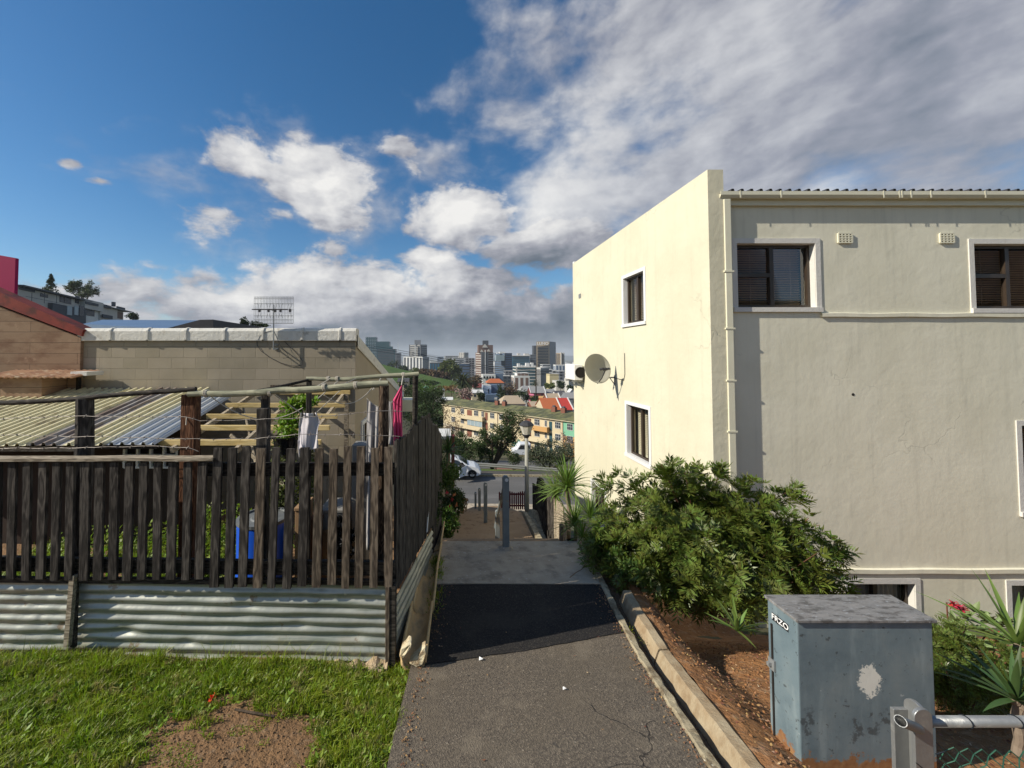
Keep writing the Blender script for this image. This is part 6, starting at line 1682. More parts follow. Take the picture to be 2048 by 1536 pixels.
CR = make_car(P(963, 950, 30.2).x, 30.2, Z(957, 30.2), 'white hatchback parked on the street with its front door open')
dV = 58; VN = thing('van', (P(1038, 905, dV).x, dV, Z(914, dV)), 'white van parked behind the lamp post beside the flats', 'van')
vx0, vx1 = P(1026, 905, dV).x, P(1062, 905, dV).x; vz = Z(914, dV)
MB().prism([(vx0, dV, vz+.3), (vx1, dV, vz+.3), (vx1, dV, vz+1.95), (vx0+1.1, dV, vz+1.95), (vx0+.55, dV, vz+1.1), (vx0, dV, vz+.95)], (0, 1.7, 0)).build('body', MAT['car_white'], VN, bevel=.06)
MB().prism([(vx0+.75, dV-.02, vz+1.15), (vx1-.2, dV-.02, vz+1.15), (vx1-.2, dV-.02, vz+1.75), (vx0+1.15, dV-.02, vz+1.75)], (0, .03, 0)).build('window', MAT['car_glass'], VN)
for x in (vx0+.55, vx1-.6): MB().lathe((x, dV, vz+.3), [(0, .1), (.28, .1), (.3, 0), (.28, -.1)], 16, Matrix.Rotation(math.pi/2, 3, 'X')).build('wheel', MAT['tyre'], VN)

GR = thing('guard_rail', (P(1030, 940, 35).x, 35, -10.6), 'grey steel guard rail along the grass verge across the street', 'guard rail')
g0, g1 = P(915, 926, 36.2), P(1240, 949, 32.8); b = MB(); n = 60; pts = []
for i in range(n):
    p = g0+(g1-g0)*(i/(n-1))
    for (dy, dz) in ((0, .17), (-.05, .12), (-.05, .05), (0, .0), (-.05, -.05), (-.05, -.12), (0, -.17)): pts.append(p+Vector((0, dy, dz)))
b.grid(pts, n, 7).build('beam', mat('rail_steel', (.17, .175, .17), (.22, .22, .21), s=1, rough=.6), GR, solid=.01)
for k in range(9):
    p = g0+(g1-g0)*((k+.3)/9); MB().box(p.x-.06, p.x+.06, p.y+.02, p.y+.16, p.z-1.0, p.z+.1).build('post', MAT['c_brown'], GR)

# plank fence descending to the lamp
PF = thing('plank_fence', (P(1115, 1050, 5.8).x, 5.8, -3.2), 'dark charred plank fence running down the far side of the steps', 'fence')
tp = [(5.8, 1052), (6.1, 1012), (6.6, 998), (7.2, 988), (8.0, 978), (9.0, 968), (9.8, 955), (10.4, 962), (11.2, 975), (12.3, 968)]
xe_ = [(5.8, P(1117, 0, 5.8).x), (7.2, P(1096, 0, 7.2).x), (12.3, P(1061, 0, 12.3).x)]
n = 34
for k in range(n):
    y = 5.8+(12.3-5.8)*(k/(n-1))**1.15; x = float(np.interp(y, [a for a, _ in xe_], [c for _, c in xe_])); z1 = Z(float(np.interp(y, [a for a, _ in tp], [c for _, c in tp])), y)+rnd.uniform(-.05, .05)
    b = MB(); b.box(x-.012, x+.012, y-.06, y+.06, zp(y)-.3, z1, Matrix.Translation((x, y, 0)) @ Matrix.Rotation(.5, 4, 'Z') @ Matrix.Translation((-x, -y, 0))); b.build('plank', MAT['picket_dark' if k > 5 else 'rail_pale'], PF)
log('post', [P(1123, 1078, 5.4)+Vector((0, 0, -.4)), P(1123, 1049, 5.4)], .03, MAT['bark_pale'], 'short round timber stake beside the spiky plant', 'post')

# overhead cables
for (ys, lab, dd) in (((686, 697, 716, 731, 741, 748), 'uppermost thin black overhead cable crossing the city view', 62), ((690, 701, 720, 735, 745, 752), 'middle overhead cable of the three crossing the city view', 63), ((694, 706, 724, 738, 748, 754), 'lowest overhead cable of the three crossing the city view', 64)):
    xs_ = (700, 780, 880, 970, 1060, 1170); MB().tube([P(a, c, dd) for a, c in zip(xs_, ys)], .028, 4).build('overhead_cable', MAT['wire_dark'], None, label=lab, cat='cable', group='overhead cables across the city view')
log('utility_pole', [P(1072, 800, 66), P(1072, 735, 66)], .10, MAT['rail_dark'], 'dark utility pole standing before the ribbed grey building', 'pole')
# ================================================================ trees and shrubs of the middle distance
mat('leaf_far', (.022, .038, .014), (.038, .058, .02), s=.5, rough=.8, isl=.4, trans=.15); mat('leaf_far_green', (.055, .10, .02), (.075, .13, .03), s=.5, rough=.8, isl=.4, trans=.2)
mat('leaf_greygreen', (.06, .075, .045), (.10, .115, .07), s=.6, rough=.6, isl=.5, trans=.15); mat('leaf_brown', (.11, .075, .045), (.15, .10, .06), s=.5, rough=.9, isl=.4, trans=.1)
mat('twig_pink', (.24, .17, .15), (.32, .23, .20), s=.5, rough=.9, isl=.3)


def tree(label, lobes, d, m, n, base=None, trunk=.12, group=None, name='tree', L=None, sparse=1.0, cat='tree', nl=5):
    """lobes: (px, py, rx px, ry px, weight)"""
    cs = [(P(a, b_, d+dd), rx/F*d, ry/F*d, w_) for (a, b_, rx, ry, w_, dd) in lobes]
    c0 = cs[0][0]; zb = zt(c0.x, d) if base is None else Z(base[1], d)
    bxx = c0.x if base is None else P(base[0], 710, d).x
    T = thing(name, (bxx, d, zb), label, cat, group); L = L or max(.09, d*2.6/F); tot = sum(c[3] for c in cs); A = []
    for c, rx, rz_, w_ in cs:
        k = int(n*w_/tot); A.append(crown_arr(c, (rx, max(rx, rz_)*.8, rz_), k, max(10, int(34*w_*sparse)), L, L*.62, .36, .35))
    V, Fq = join_arr(A); arr_mesh('crown', V, Fq, MAT[m], T, ORG[T.name])
    b = MB(); r2 = random.Random(len(label))
    if base is None: b.tube([(bxx, d, zb-.5), (bxx, d, cs[0][0].z)], trunk*d/60+.05, 6, .05)
    else:
        for c, rx, rz_, w_ in cs: limbs(b, (bxx, d, zb-.3), c-Vector((0, 0, rz_*.35)), trunk, nl, .7, 2, r2)
    b.build('trunk', MAT['bark'], T)
    return T


tree('broad dark tree with a leafy top behind the pink cloth', [(836, 806, 38, 34, 1.2, 0), (812, 776, 18, 18, .35, 4), (868, 800, 22, 24, .5, 2), (850, 850, 36, 38, 1, -2)], 58, 'leaf_far', 13000, (845, 900))
tree('bright green topped tree between the dark tree and the green roofed flats', [(848, 778, 20, 15, .5, 0), (868, 788, 22, 16, .6, 3)], 66, 'leaf_far_green', 2600, (858, 860))
tree('thin tree with sparse brown green leaves before the flats', [(903, 838, 22, 40, .5, 0), (893, 872, 18, 22, .3, 0), (918, 856, 10, 14, .15, 0)], 72, 'leaf_brown', 1700, (898, 905), sparse=.9, L=.22)
tree('gnarled forked tree with dark foliage before the balconies', [(1029, 856, 27, 33, 1.0, 0), (1006, 878, 22, 22, .6, .6), (983, 870, 24, 20, .5, -.6), (975, 893, 18, 14, .3, 0), (1018, 836, 16, 14, .3, 0)], 39, 'leaf_dark', 12500, (983, 932), trunk=.16, L=.13, sparse=.9)
tree('low dark green bushes behind the parked hatchback', [(905, 898, 24, 26, .7, 0), (940, 898, 30, 26, .9, 0), (968, 908, 18, 20, .4, .6), (922, 880, 16, 14, .3, 0)], 37.8, 'leaf_dark', 8000, (935, 932), name='bush', L=.13, cat='bush')
tree('spreading grey green bush behind the guard rail close to the cream wall', [(1105, 900, 40, 26, 1.2, 0), (1076, 908, 20, 18, .5, 0), (1138, 908, 26, 24, .6, 1), (1100, 920, 34, 14, .4, 0)], 38.3, 'leaf_greygreen', 9000, (1095, 938), name='bush', L=.13, cat='bush')
tree('small dark shrub poking over the guard rail beside the lamp post', [(1031, 922, 13, 14, .3, 0), (1024, 912, 9, 8, .15, 0)], 36.3, 'leaf_dark', 900, (1030, 945), name='shrub', L=.12, cat='shrub', trunk=.05)
tree('straw coloured bare shrub against the orange wall of the flats', [(1134, 884, 15, 16, .3, 0)], 78, 'twig_pink', 420, (1134, 905), name='shrub', L=.3, cat='shrub', trunk=.06)
tree('tall olive green tree in front of the skyline towers', [(898, 735, 15, 13, .7, 0), (884, 738, 9, 8, .3, 0), (912, 742, 9, 10, .3, 0), (905, 752, 18, 9, .5, 0)], 345, 'leaf_olive', 2600, None, L=2.1)
tree('brownish hedge running along the green slope', [(868, 747, 18, 6, .4, 0), (890, 750, 14, 6, .3, 0), (848, 744, 8, 5, .2, 0)], 340, 'leaf_brown', 1500, None, name='hedge', L=2.0, cat='hedge')
for (px, py, rx, ry, d, m, lab) in ((778, 738, 15, 14, 380, 'leaf_far', 'dark round tree rising over the sloping coping'), (806, 740, 13, 10, 385, 'leaf_far', 'low dark tree below the white apartment slab'), (832, 742, 12, 6, 380, 'leaf_olive', 'small olive tree beneath the white apartment slab'),
                                (822, 763, 16, 8, 150, 'leaf_far', 'dark scrub on the edge of the green slope'), (857, 765, 20, 4, 240, 'leaf_far', 'line of dark scrub across the green slope'), (875, 783, 10, 8, 160, 'leaf_brown', 'brown tree beside the small off white house'),
                                (903, 776, 17, 5, 215, 'leaf_autumn', 'rust orange tree below the big palm'), (924, 787, 23, 11, 165, 'twig_pink', 'bare pinkish tree behind the flats'), (944, 765, 12, 9, 230, 'leaf_brown', 'brown tree beside the big palm'),
                                (955, 758, 9, 8, 300, 'leaf_brown', 'reddish brown tree under the stepped brown tower'), (962, 791, 8, 12, 150, 'leaf_far', 'narrow dark tree behind the paired brick chimneys'), (1002, 788, 9, 16, 180, 'leaf_far', 'dark tree against the dark blue annexe'),
                                (1019, 778, 15, 15, 182, 'leaf_brown', 'tall brown green tree between the blue house and the grey roofs'), (1043, 790, 15, 12, 172, 'leaf_far', 'round dark tree behind the tan hipped roof'), (1069, 798, 7, 5, 165, 'leaf_far', 'small dark tree beside the bright orange house'),
                                (1121, 769, 8, 6, 255, 'leaf_far', 'little dark tree among the white box buildings'), (1099, 772, 9, 5, 250, 'leaf_olive', 'olive tree below the pale yellow wall'), (265, 633, 10, 7, 175, 'leaf_far', 'lone round tree on the ridge past the terraced apartments'),
                                (488, 645, 8, 9, 95, 'leaf_far', 'small tufted tree peeking over the white coping'), (517, 649, 20, 5, 97, 'leaf_far', 'low line of trees peeking over the white coping'), (1140, 778, 8, 6, 200, 'leaf_far', 'dark tree near the tiny white gabled house'),
                                (985, 779, 12, 5, 240, 'leaf_far', 'dark trees below the long orange red roof'), (1072, 806, 8, 4, 150, 'leaf_far_green', 'green garden patch before the small orange house')):
    tree(lab, [(px, py, rx, ry, .4, 0), (px+rx*.4, py+ry*.3, rx*.6, ry*.7, .2, 2)], d, m, 700 if d < 300 else 450, None, L=max(.3, d*3.4/F))
tree('bushy grey green tree crown above the terraced apartments', [(154, 571, 12, 13, .5, 0), (178, 576, 15, 13, .5, 0), (165, 585, 26, 8, .4, 0), (140, 577, 9, 8, .2, 0)], 150, 'leaf_greygreen', 3200, (168, 610), L=.6, trunk=.3)
TT2 = thing('conifer', (P(102, 580, 155).x, 155, Z(600, 155)), 'layered conifer standing alone above the terraced apartments', 'tree'); A = []
for k in range(11):
    t = k/10; c = P(102, 551+32*t, 155); w_ = (1+12*t)/F*155; A.append(crown_arr(c, (w_, w_, .5), 150, 8, .55, .3, .3, .6))
V, Fq = join_arr(A); arr_mesh('crown', V, Fq, MAT['leaf_far'], TT2, ORG[TT2.name]); MB().tube([P(102, 600, 155), P(102, 550, 155)], .3, 6, .08).build('trunk', MAT['bark'], TT2)
tree('green hedge in front of the ground floor of the flats', [(925, 882, 28, 6, .5, 0), (960, 888, 26, 6, .5, -4), (1000, 900, 30, 7, .5, -8), (895, 876, 16, 10, .4, 3), (1095, 918, 30, 6, .3, -14)], 84, 'leaf_far_green', 3800, None, name='hedge', L=.32, cat='hedge')
tree('teal green tarpaulin covered bush beside the forked tree', [(1035, 886, 10, 5, .2, 0)], 70, 'c_green', 90, None, name='bush', L=.5, cat='bush')


# ---------------------------------------------------------------- sword leaved plants and palms
def sword(base, d, L, W, droop, seg=6, fold=.35):
    base = Vector(base); d = Vector(d).normalized(); s = d.cross(Vector((0, 0, 1)))
    if s.length < .05: s = Vector((1, 0, 0))
    s.normalize(); V = []; p = base.copy(); cur = d.copy()
    for k in range(seg+1):
        t = k/seg; w_ = W*(.55+1.6*t*(1-t)+.05)*(1-t**3*.97); n = s.cross(cur)
        V += [p-s*w_/2+n*w_*fold*.5, p, p+s*w_/2+n*w_*fold*.5]
        p = p+cur*(L/seg); cur = (cur+Vector((0, 0, -droop/seg*(1+t)))).normalized()
    Fq = []
    for k in range(seg):
        a = k*3; Fq += [(a, a+1, a+4, a+3), (a+1, a+2, a+5, a+4)]
    return V, Fq


mat('sword_green', (.10, .17, .035), (.17, .25, .06), s=3, rough=.42, isl=.3, trans=.25, spec=.4); mat('sword_dark', (.045, .09, .03), (.07, .12, .035), s=3, rough=.45, isl=.3, trans=.2, spec=.4)
mat('palm_leaf', (.03, .042, .016), (.05, .06, .02), s=1, rough=.6, isl=.3, trans=.15)


def rosette(c, n, L, W, el0=-.2, el1=1.4, droop=.5, rr=None):
    rr = rr or rnd; V = []; Fq = []
    for k in range(n):
        a = k*2.39996+rr.uniform(-.2, .2); e = el0+(el1-el0)*((k+.5)/n)**.9+rr.uniform(-.1, .1)
        v, f = sword(c, (math.cos(a)*math.cos(e), math.sin(a)*math.cos(e), math.sin(e)), L*rr.uniform(.75, 1.1), W, droop*rr.uniform(.4, 1.3)); b0 = len(V); V += v; Fq += [tuple(i+b0 for i in q) for q in f]
    return np.array([tuple(v) for v in V]), np.array(Fq)


def spiky(label, c, base, n, L, W, m='sword_green', extra=(), trunk=.035, name='yucca', **k):
    c = Vector(c); base = Vector(base); T = thing(name, base, label, 'plant'); A = [rosette(c, n, L, W, **k)]+[rosette(Vector(e[0]), *e[1:]) for e in extra]
    V, Fq = join_arr(A); arr_mesh('leaves', V, Fq, MAT[m], T, ORG[T.name])
    if (c-base).length > .05: log('stem', [base-Vector((0, 0, .2)), (c+base)/2+Vector((.02, 0, 0)), c], trunk, MAT['bark_pale'], None, None, n=9); o = bpy.data.objects[[x.name for x in bpy.data.objects if x.name.startswith('stem')][-1]]; loc = o.location.copy(); o.parent = T; o.location = loc-T.location; [o.pop(q, None) for q in ('label', 'category', 'group')]
    return T


c = P(1134, 975, 5.9); spiky('tall spiky yucca on a thin trunk by the corner of the cream wall', c, P(1136, 1062, 5.9), 120, .54, .026, droop=.7)
c = P(1112, 990, 6.6); spiky('spiky yucca just behind the tall one, leaning over the plank fence', c, c+Vector((0, 0, -.5)), 80, .46, .026, droop=.6)
c = P(1150, 1050, 5.3); spiky('low clump of spiky leaves beside the landing slab', c, c+Vector((0, 0, -.12)), 80, .36, .020, 'sword_green', extra=((P(1180, 1035, 5.2), 60, .36, .020), (P(1165, 1075, 5.0), 46, .26, .017)), droop=.5, trunk=.02)
c = P(896, 905, 11.2); spiky('spiky palm lily rising over the planting beside the steps', c, P(893, 1000, 11.2), 80, .75, .035, 'sword_dark', droop=.9, trunk=.05)
c = P(1474, 1262, 2.95); spiky('small yucca with a few broad blades growing from red soil below the bush', c, c+Vector((0, 0, -.04)), 13, .25, .026, droop=.25, el0=.0, el1=1.35, trunk=.02)
c = P(2034, 1290, 2.75); spiky('large yucca with long arching blades near the barrier', c, P(2005, 1375, 2.7), 30, .46, .034, droop=.45, el0=-.5, el1=1.3, trunk=.028)
c = P(2030, 1400, 2.1); spiky('dark low agave right behind the pipe barrier', c, c+Vector((0, 0, -.08)), 24, .30, .03, 'sword_dark', droop=.4, trunk=.02, name='agave')


def palm(label, px, py, d, R_, base_py, n=34):
    c = P(px, py, d); T = thing('palm_tree', (c.x, d, Z(base_py, d)), label, 'palm'); V = []; Fq = []
    for k in range(n):
        a = k*2.4; e = -.7+1.9*(k/n); v, f = sword(c, (math.cos(a)*math.cos(e), math.sin(a)*math.cos(e), math.sin(e)), R_*rnd.uniform(.85, 1.1), R_*.11, 1.2); b0 = len(V); V += [tuple(q) for q in v]; Fq += [tuple(i+b0 for i in q) for q in f]
    arr_mesh('crown', np.array(V), np.array(Fq), MAT['palm_leaf'], T, ORG[T.name]); MB().tube([(c.x, d, Z(base_py, d)-2), c], R_*.10, 8, R_*.07).build('trunk', MAT['bark'], T)


palm('big bushy date palm behind the green roofed flats', 926, 763, 205, 8.6, 785, 90); palm('tall palm silhouetted beside the sloping coping', 793, 726, 390, 6.0, 750); palm('small palm in front of the grey ribbed building', 1070, 766, 290, 4.6, 775)

# ---------------------------------------------------------------- the big bush
mat('bush_leaf', (.072, .115, .022), (.135, .165, .030), s=2.2, rough=.38, isl=.5, trans=.28, spec=.42, c3=(.13, .17, .035), s3=2.6, t3=.62, w3=.05)
mat('bush_twig', (.16, .06, .035), (.11, .05, .03), s=10, rough=.8)


def bush(label, c, rad, nsp, tips=(), name='bush', leaf=.115, ll=.052, lw=.0135, m='bush_leaf', npin=5, nlf=(5, 8), clumps=60, flat=.75):
    c = Vector(c); T = thing(name, (c.x, c.y, c.z-rad[2]), label, name)
    pts, _ = clump_points(c, rad, nsp, clumps, .38, .55, flat=flat); B = []; D = []; N = []; tw = MB(); root = Vector((c.x, c.y, c.z-rad[2]*.9))
    P0 = [Vector(p) for p in pts]; tipset = []
    for (t, nn) in tips:
        t = Vector(t); st_ = c+(t-c)*.55
        tw.tube([st_, (st_+t)/2+Vector((0, 0, .02)), t], .006, 5, .003)
        for k in range(nn): f = rnd.uniform(0, 1); tipset.append((st_+(t-st_)*f+Vector((rnd.gauss(0, .03), rnd.gauss(0, .03), rnd.gauss(0, .03))), (t-st_).normalized()))
    allp = [(p, ((p-c).normalized()+Vector((0, 0, .55))).normalized()) for p in P0]+tipset
    for (p, ax) in allp:
        ax = (ax+Vector([rnd.gauss(0, .3) for _ in range(3)])).normalized()
        a1 = ax.orthogonal().normalized(); a2 = ax.cross(a1); nl = rnd.randint(*nlf)
        for j in range(nl):
            th = 2*math.pi*j/nl+rnd.uniform(-.4, .4); el = rnd.uniform(.5, 1.15)
            rd = (ax*math.cos(el)+(a1*math.cos(th)+a2*math.sin(th))*math.sin(el)).normalized(); Lr = leaf*rnd.uniform(.7, 1.2)
            up = (ax-rd*ax.dot(rd)).normalized(); side = rd.cross(up)
            for q in range(npin):
                t = .25+.75*(q+.5)/npin; b0 = p+rd*Lr*t-Vector((0, 0, 1))*Lr*.25*t*t
                for sg in (-1, 1):
                    B.append(b0); D.append((rd*.62+side*sg*.8+up*rnd.uniform(-.15, .15)).normalized()); N.append(up)
            B.append(p+rd*Lr-Vector((0, 0, 1))*Lr*.25); D.append(rd); N.append(up)
    B = np.array([tuple(v) for v in B]); D = np.array([tuple(v) for v in D]); N = np.array([tuple(v) for v in N]); k = len(B)
    V, Fq = leaf_quads(B, D, N, ll*(rng.random(k)*.5+.75), lw*(rng.random(k)*.4+.8)); arr_mesh('foliage', V, Fq, MAT[m], T, ORG[T.name])
    for p in P0[::9]:
        mid = root+(p-root)*.5+Vector((rnd.gauss(0, .05), rnd.gauss(0, .05), -.05)); tw.tube([root, mid, p], .010, 5, .003)
    tw.build('branches', MAT['bush_twig'], T); return T


bush('large glossy green bush with feathery leaflets against the cream building', (2.78, 4.25, -2.12), (1.0, .56, .76), 1400,
     [(P(1322, 928, 4.3), 9), (P(1370, 945, 4.2), 8), (P(1442, 932, 4.3), 9), (P(1505, 958, 4.2), 9), (P(1596, 972, 4.2), 11), (P(1640, 1050, 4.1), 9), (P(1688, 1105, 4.1), 12), (P(1690, 1165, 4.0), 12), (P(1675, 1190, 4.0), 9), (P(1207, 968, 4.4), 8), (P(1245, 958, 4.4), 9), (P(1200, 1050, 4.4), 8), (P(1245, 1150, 3.9), 9),
      (P(1350, 1190, 3.75), 6), (P(1450, 1200, 3.75), 6), (P(1560, 1200, 3.6), 12), (P(1620, 1150, 3.8), 10), (P(1540, 1000, 4.1), 9), (P(1280, 975, 4.3), 9), (P(1500, 1215, 3.6), 10)], clumps=75, leaf=.12, ll=.066, lw=.0155, npin=5, nlf=(4, 6), flat=.10)
bush('low dense green shrub between the utility cabinet and the barrier', (3.45, 2.68, -2.12), (.33, .22, .22), 900, leaf=.05, ll=.024, lw=.006, npin=4, clumps=40, name='shrub', m='bush_leaf', flat=.6)
# foliage beside the steps
for (lab, px, py, rx, ry, d, m, n) in (('rounded bright green bush under the palm lily', 897, 950, 25, 28, 10.4, 'leaf_mid', 3400), ('leafy dark bush dotted with red and orange blooms by the steps', 902, 1005, 24, 26, 8.6, 'leaf_dark', 3000),
                                      ('green bush hugging the end of the fence by the landing slab', 893, 1048, 20, 26, 6.4, 'leaf_mid', 2600), ('dark purple leaved shrub low at the edge of the steps', 922, 1005, 12, 18, 9.6, 'leaf_autumn', 700)):
    T = thing('bush', P(px, py+ry, d), lab, 'bush'); V, Fq = crown_arr(P(px, py, d), (rx/F*d, rx/F*d, ry/F*d), n, 34, .05, .028, .35, .5); arr_mesh('foliage', V, Fq, MAT[m], T, ORG[T.name])
    if 'blooms' in lab:
        fl = [crown_arr(P(a, b_, d-.28), (.035, .03, .035), 26, 4, .03, .022) for a, b_ in ((893, 985), (905, 1000), (899, 1012), (909, 990), (912, 1010))]; mat('bloom_red', (.45, .02, .03), (.35, .02, .03), rough=.6, isl=.3); mat('bloom_orange', (.7, .30, .12), rough=.6, isl=.3)
        for q_, (V, Fq) in enumerate(fl): arr_mesh('bloom', V, Fq, MAT['bloom_red' if q_ < 3 else 'bloom_orange'], T, ORG[T.name])
V, Fq = join_arr([crown_arr((-.02-.01*k, 5.35-.09*k, -1.35-.14*k), (.05, .1, .12), 120, 6, .035, .022) for k in range(6)]); arr_mesh('creeper', V, Fq, MAT['leaf_dark'], None, (-.05, 5.2, -2.2), label='dry creeper trailing over the far end of the plank fence', cat='climbing plant')
V, Fq = join_arr([crown_arr(P(1200+30*k, 1085+28*k, 4.3-.22*k), (.12, .1, .12), 320, 9, .045, .014) for k in range(3)]); arr_mesh('shrub', V, Fq, MAT['leaf_mid'], None, tuple(P(1190, 1120, 4.2)), label='low trailing shrub at the edge of the landing slab', cat='shrub')

# aloe clumps with red flower spikes near the basement windows
mat('succulent', (.10, .15, .05), (.16, .20, .07), s=8, rough=.5, isl=.3); mat('aloe_red', (.50, .03, .04), (.38, .02, .03), s=30, rough=.6, isl=.3)


def paddle(c, n, L, W):
    V = []; Fq = []
    for k in range(n):
        a = k*2.4+rnd.uniform(-.3, .3); e = rnd.uniform(.1, 1.2); v, f = sword(c, (math.cos(a)*math.cos(e), math.sin(a)*math.cos(e), math.sin(e)), L*rnd.uniform(.7, 1.1), W, .1, 4, .5); b0 = len(V); V += [tuple(q) for q in v]; Fq += [tuple(i+b0 for i in q) for q in f]
    return np.array(V), np.array(Fq)


AL = thing('aloe', P(1960, 1270, 3.3), 'sprawling succulent clump with two red flower spikes under the basement window', 'plant')
A = [paddle(P(a, b_, 3.3+dd), 12, .10, .045) for a, b_, dd in ((1930, 1238, 0), (1950, 1225, .1), (1975, 1245, 0), (1995, 1255, .1), (1920, 1262, -.1), (1960, 1265, -.1), (1990, 1280, -.15), (2010, 1250, .1), (1940, 1280, -.2), (1975, 1300, -.3), (1908, 1245, .1))]
V, Fq = join_arr(A); arr_mesh('leaves', V, Fq, MAT['succulent'], AL, ORG[AL.name])
for (p0, p1, p2) in (((1897, 1265), (1893, 1205), (1932, 1222)), ((1960, 1285), (1980, 1262), (2012, 1290))):
    d_ = 3.2; MB().tube([P(*p0, d_), P(*p1, d_), P((p1[0]+p2[0])/2, (p1[1]+p2[1])/2-4, d_)], .005, 5).build('stalk', MAT['bush_twig'], AL)
    fl = [crown_arr(P(p1[0]+(p2[0]-p1[0])*t, p1[1]+(p2[1]-p1[1])*t, d_), (.022, .02, .028), 34, 5, .03, .011) for t in (.25, .45, .65, .85)]; V, Fq = join_arr(fl); arr_mesh('flower_spike', V, Fq, MAT['aloe_red'], AL, ORG[AL.name])

# ================================================================ grass
mat('grass_blade', (.14, .21, .015), (.25, .30, .028), s=3.5, rough=.45, isl=.38, trans=.38, spec=.35, c3=(.32, .28, .11), s3=9, t3=.60, w3=.05)


def field(x, y, s=1.0, o=0.0):
    return (np.sin(x*5.1*s+o)*np.cos(y*6.3*s-o)+np.sin((x+y)*9.1*s+1.3+o)*.6+np.sin((x-y*1.7)*14.3*s+o)*.45+np.sin(x*31+y*27)*.2)/2.25


def blades(xy, zf, h, w, lean, m, name, keep=None, **kw):
    n = len(xy); x, y = xy[:, 0], xy[:, 1]; z = np.array([zf(a, b_) for a, b_ in xy])
    a = rng.random(n)*2*np.pi; d = np.stack([np.cos(a), np.sin(a), np.zeros(n)], 1); s = np.stack([-np.sin(a+rng.normal(size=n)*.8), np.cos(a), np.zeros(n)], 1)
    H = h*(rng.random(n)*.9+.45); Lh = (rng.random(n)**1.5*lean)[:, None]; b0 = np.stack([x, y, z-.005], 1); W = (w*(rng.random(n)*.7+.65))[:, None]
    up = np.array([0, 0, 1.0]); p1 = b0+up*(H*.5)[:, None]+d*Lh*(H*.3)[:, None]; p2 = b0+up*(H*(.95-.35*Lh[:, 0]))[:, None]+d*Lh*(H*1.0)[:, None]
    V = np.stack([b0-s*W/2, b0+s*W/2, p1+s*W*.45, p1-s*W*.45, p2+s*W*.06, p2-s*W*.06], 1).reshape(-1, 3); i = np.arange(n)[:, None]*6
    Fq = np.concatenate([i+np.array([[0, 1, 2, 3]]), i+np.array([[3, 2, 4, 5]])], 1).reshape(-1, 4)
    return V, Fq


def scatter(n, x0, x1, y0, y1): return np.stack([rng.random(n)*(x1-x0)+x0, rng.random(n)*(y1-y0)+y0], 1)


pc = P(430, 1490, 1.98)
xy = scatter(150000, -3.3, .05, 1.2, 2.86); x, y = xy[:, 0], xy[:, 1]
vis = (x > -(PPX/F+.12)*y-.05)
pxl = np.array([xl(b_) for b_ in np.linspace(1.2, 2.86, 50)]); edge_ = np.interp(y, np.linspace(1.2, 2.86, 50), pxl)
fe = field(x, y); bare = 1.15-((x-pc.x)/.55)**2-((y-pc.y)/.46)**2+.75*field(x*1.6, y*1.6, 1.0, 3.1)
cover = 1.0-2.3*np.clip(bare+.5*fe, 0, 1)+.30*fe; cover = np.where(field(x*.7, y*.9, 1.7, 2.0) < -.52, cover*.25, cover); cover *= np.clip((edge_-.015+.05*fe-x)/.04, 0, 1)
keep = vis & (rng.random(len(x)) < np.clip(cover, 0, 1)); xy = xy[keep]
tall = xy[:, 1] > 2.62
g1 = blades(xy, lawn_z, np.where(tall, np.where(xy[:, 0] > -2.0, .048, .075), .052)*(1+.6*field(xy[:, 0]*1.3, xy[:, 1], 1.2, 4)), .0050, 1.3, None, '')
# stray low sprouts on the bare patch, tall seed stems by the fence, broad weeds
xs_ = scatter(9000, pc.x-.6, pc.x+.6, pc.y-.4, pc.y+.35); xs_ = xs_[field(xs_[:, 0]*1.4, xs_[:, 1]*1.4, 1.0, 5) > .18]; g2 = blades(xs_, lawn_z, np.full(len(xs_), .016), .005, 1.4, None, '')
xs_ = scatter(420, -3.2, -.45, 2.72, 2.84); g3 = blades(xs_, lawn_z, np.full(len(xs_), .15), .0035, 1.0, None, '')
V, Fq = join_arr([g1, g2, g3]); arr_mesh('grass', V, Fq, MAT['grass_blade'], None, (0, 2, -2.2), kind='stuff', label='lush green grass and weeds in front of the picket fence')
ws = scatter(2600, -3.3, -.1, 1.3, 2.84); fe = field(ws[:, 0], ws[:, 1]); ws = ws[((1-((ws[:, 0]-pc.x)/.46)**2-((ws[:, 1]-pc.y)/.40)**2) < 0) & (ws[:, 0] < np.interp(ws[:, 1], np.linspace(1.2, 2.86, 50), pxl)-.04) & (ws[:, 0] > -(PPX/F+.1)*ws[:, 1])]
B = []; D = []; 
for a, b_ in ws:
    z = lawn_z(a, b_)+.005; k = rnd.randint(4, 7); sz = rnd.choice([.009, .011, .013, .016, .018, .03]); o = rnd.uniform(0, 6)
    for j in range(k):
        t = o+2*math.pi*j/k; e = rnd.uniform(.2, 1.0); B.append((a, b_, z+rnd.uniform(0, .03))); D.append((math.cos(t)*math.cos(e), math.sin(t)*math.cos(e), math.sin(e), sz))
B = np.array(B); D = np.array(D); V, Fq = leaf_quads(B, D[:, :3], np.tile([0, 0, 1.0], (len(B), 1))+rng.normal(size=(len(B), 3))*.3, D[:, 3]*1.3, D[:, 3]*.55)
arr_mesh('weeds', V, Fq, mat('weed_leaf', (.13, .20, .02), (.20, .27, .035), s=6, rough=.5, isl=.35, trans=.3, spec=.3), None, (0, 2, -2.2), kind='stuff', label='broad leaved weeds mixed into the grass')
mat('yard_leaf', (.12, .19, .022), (.20, .26, .04), s=2, rough=.5, isl=.45, trans=.3)
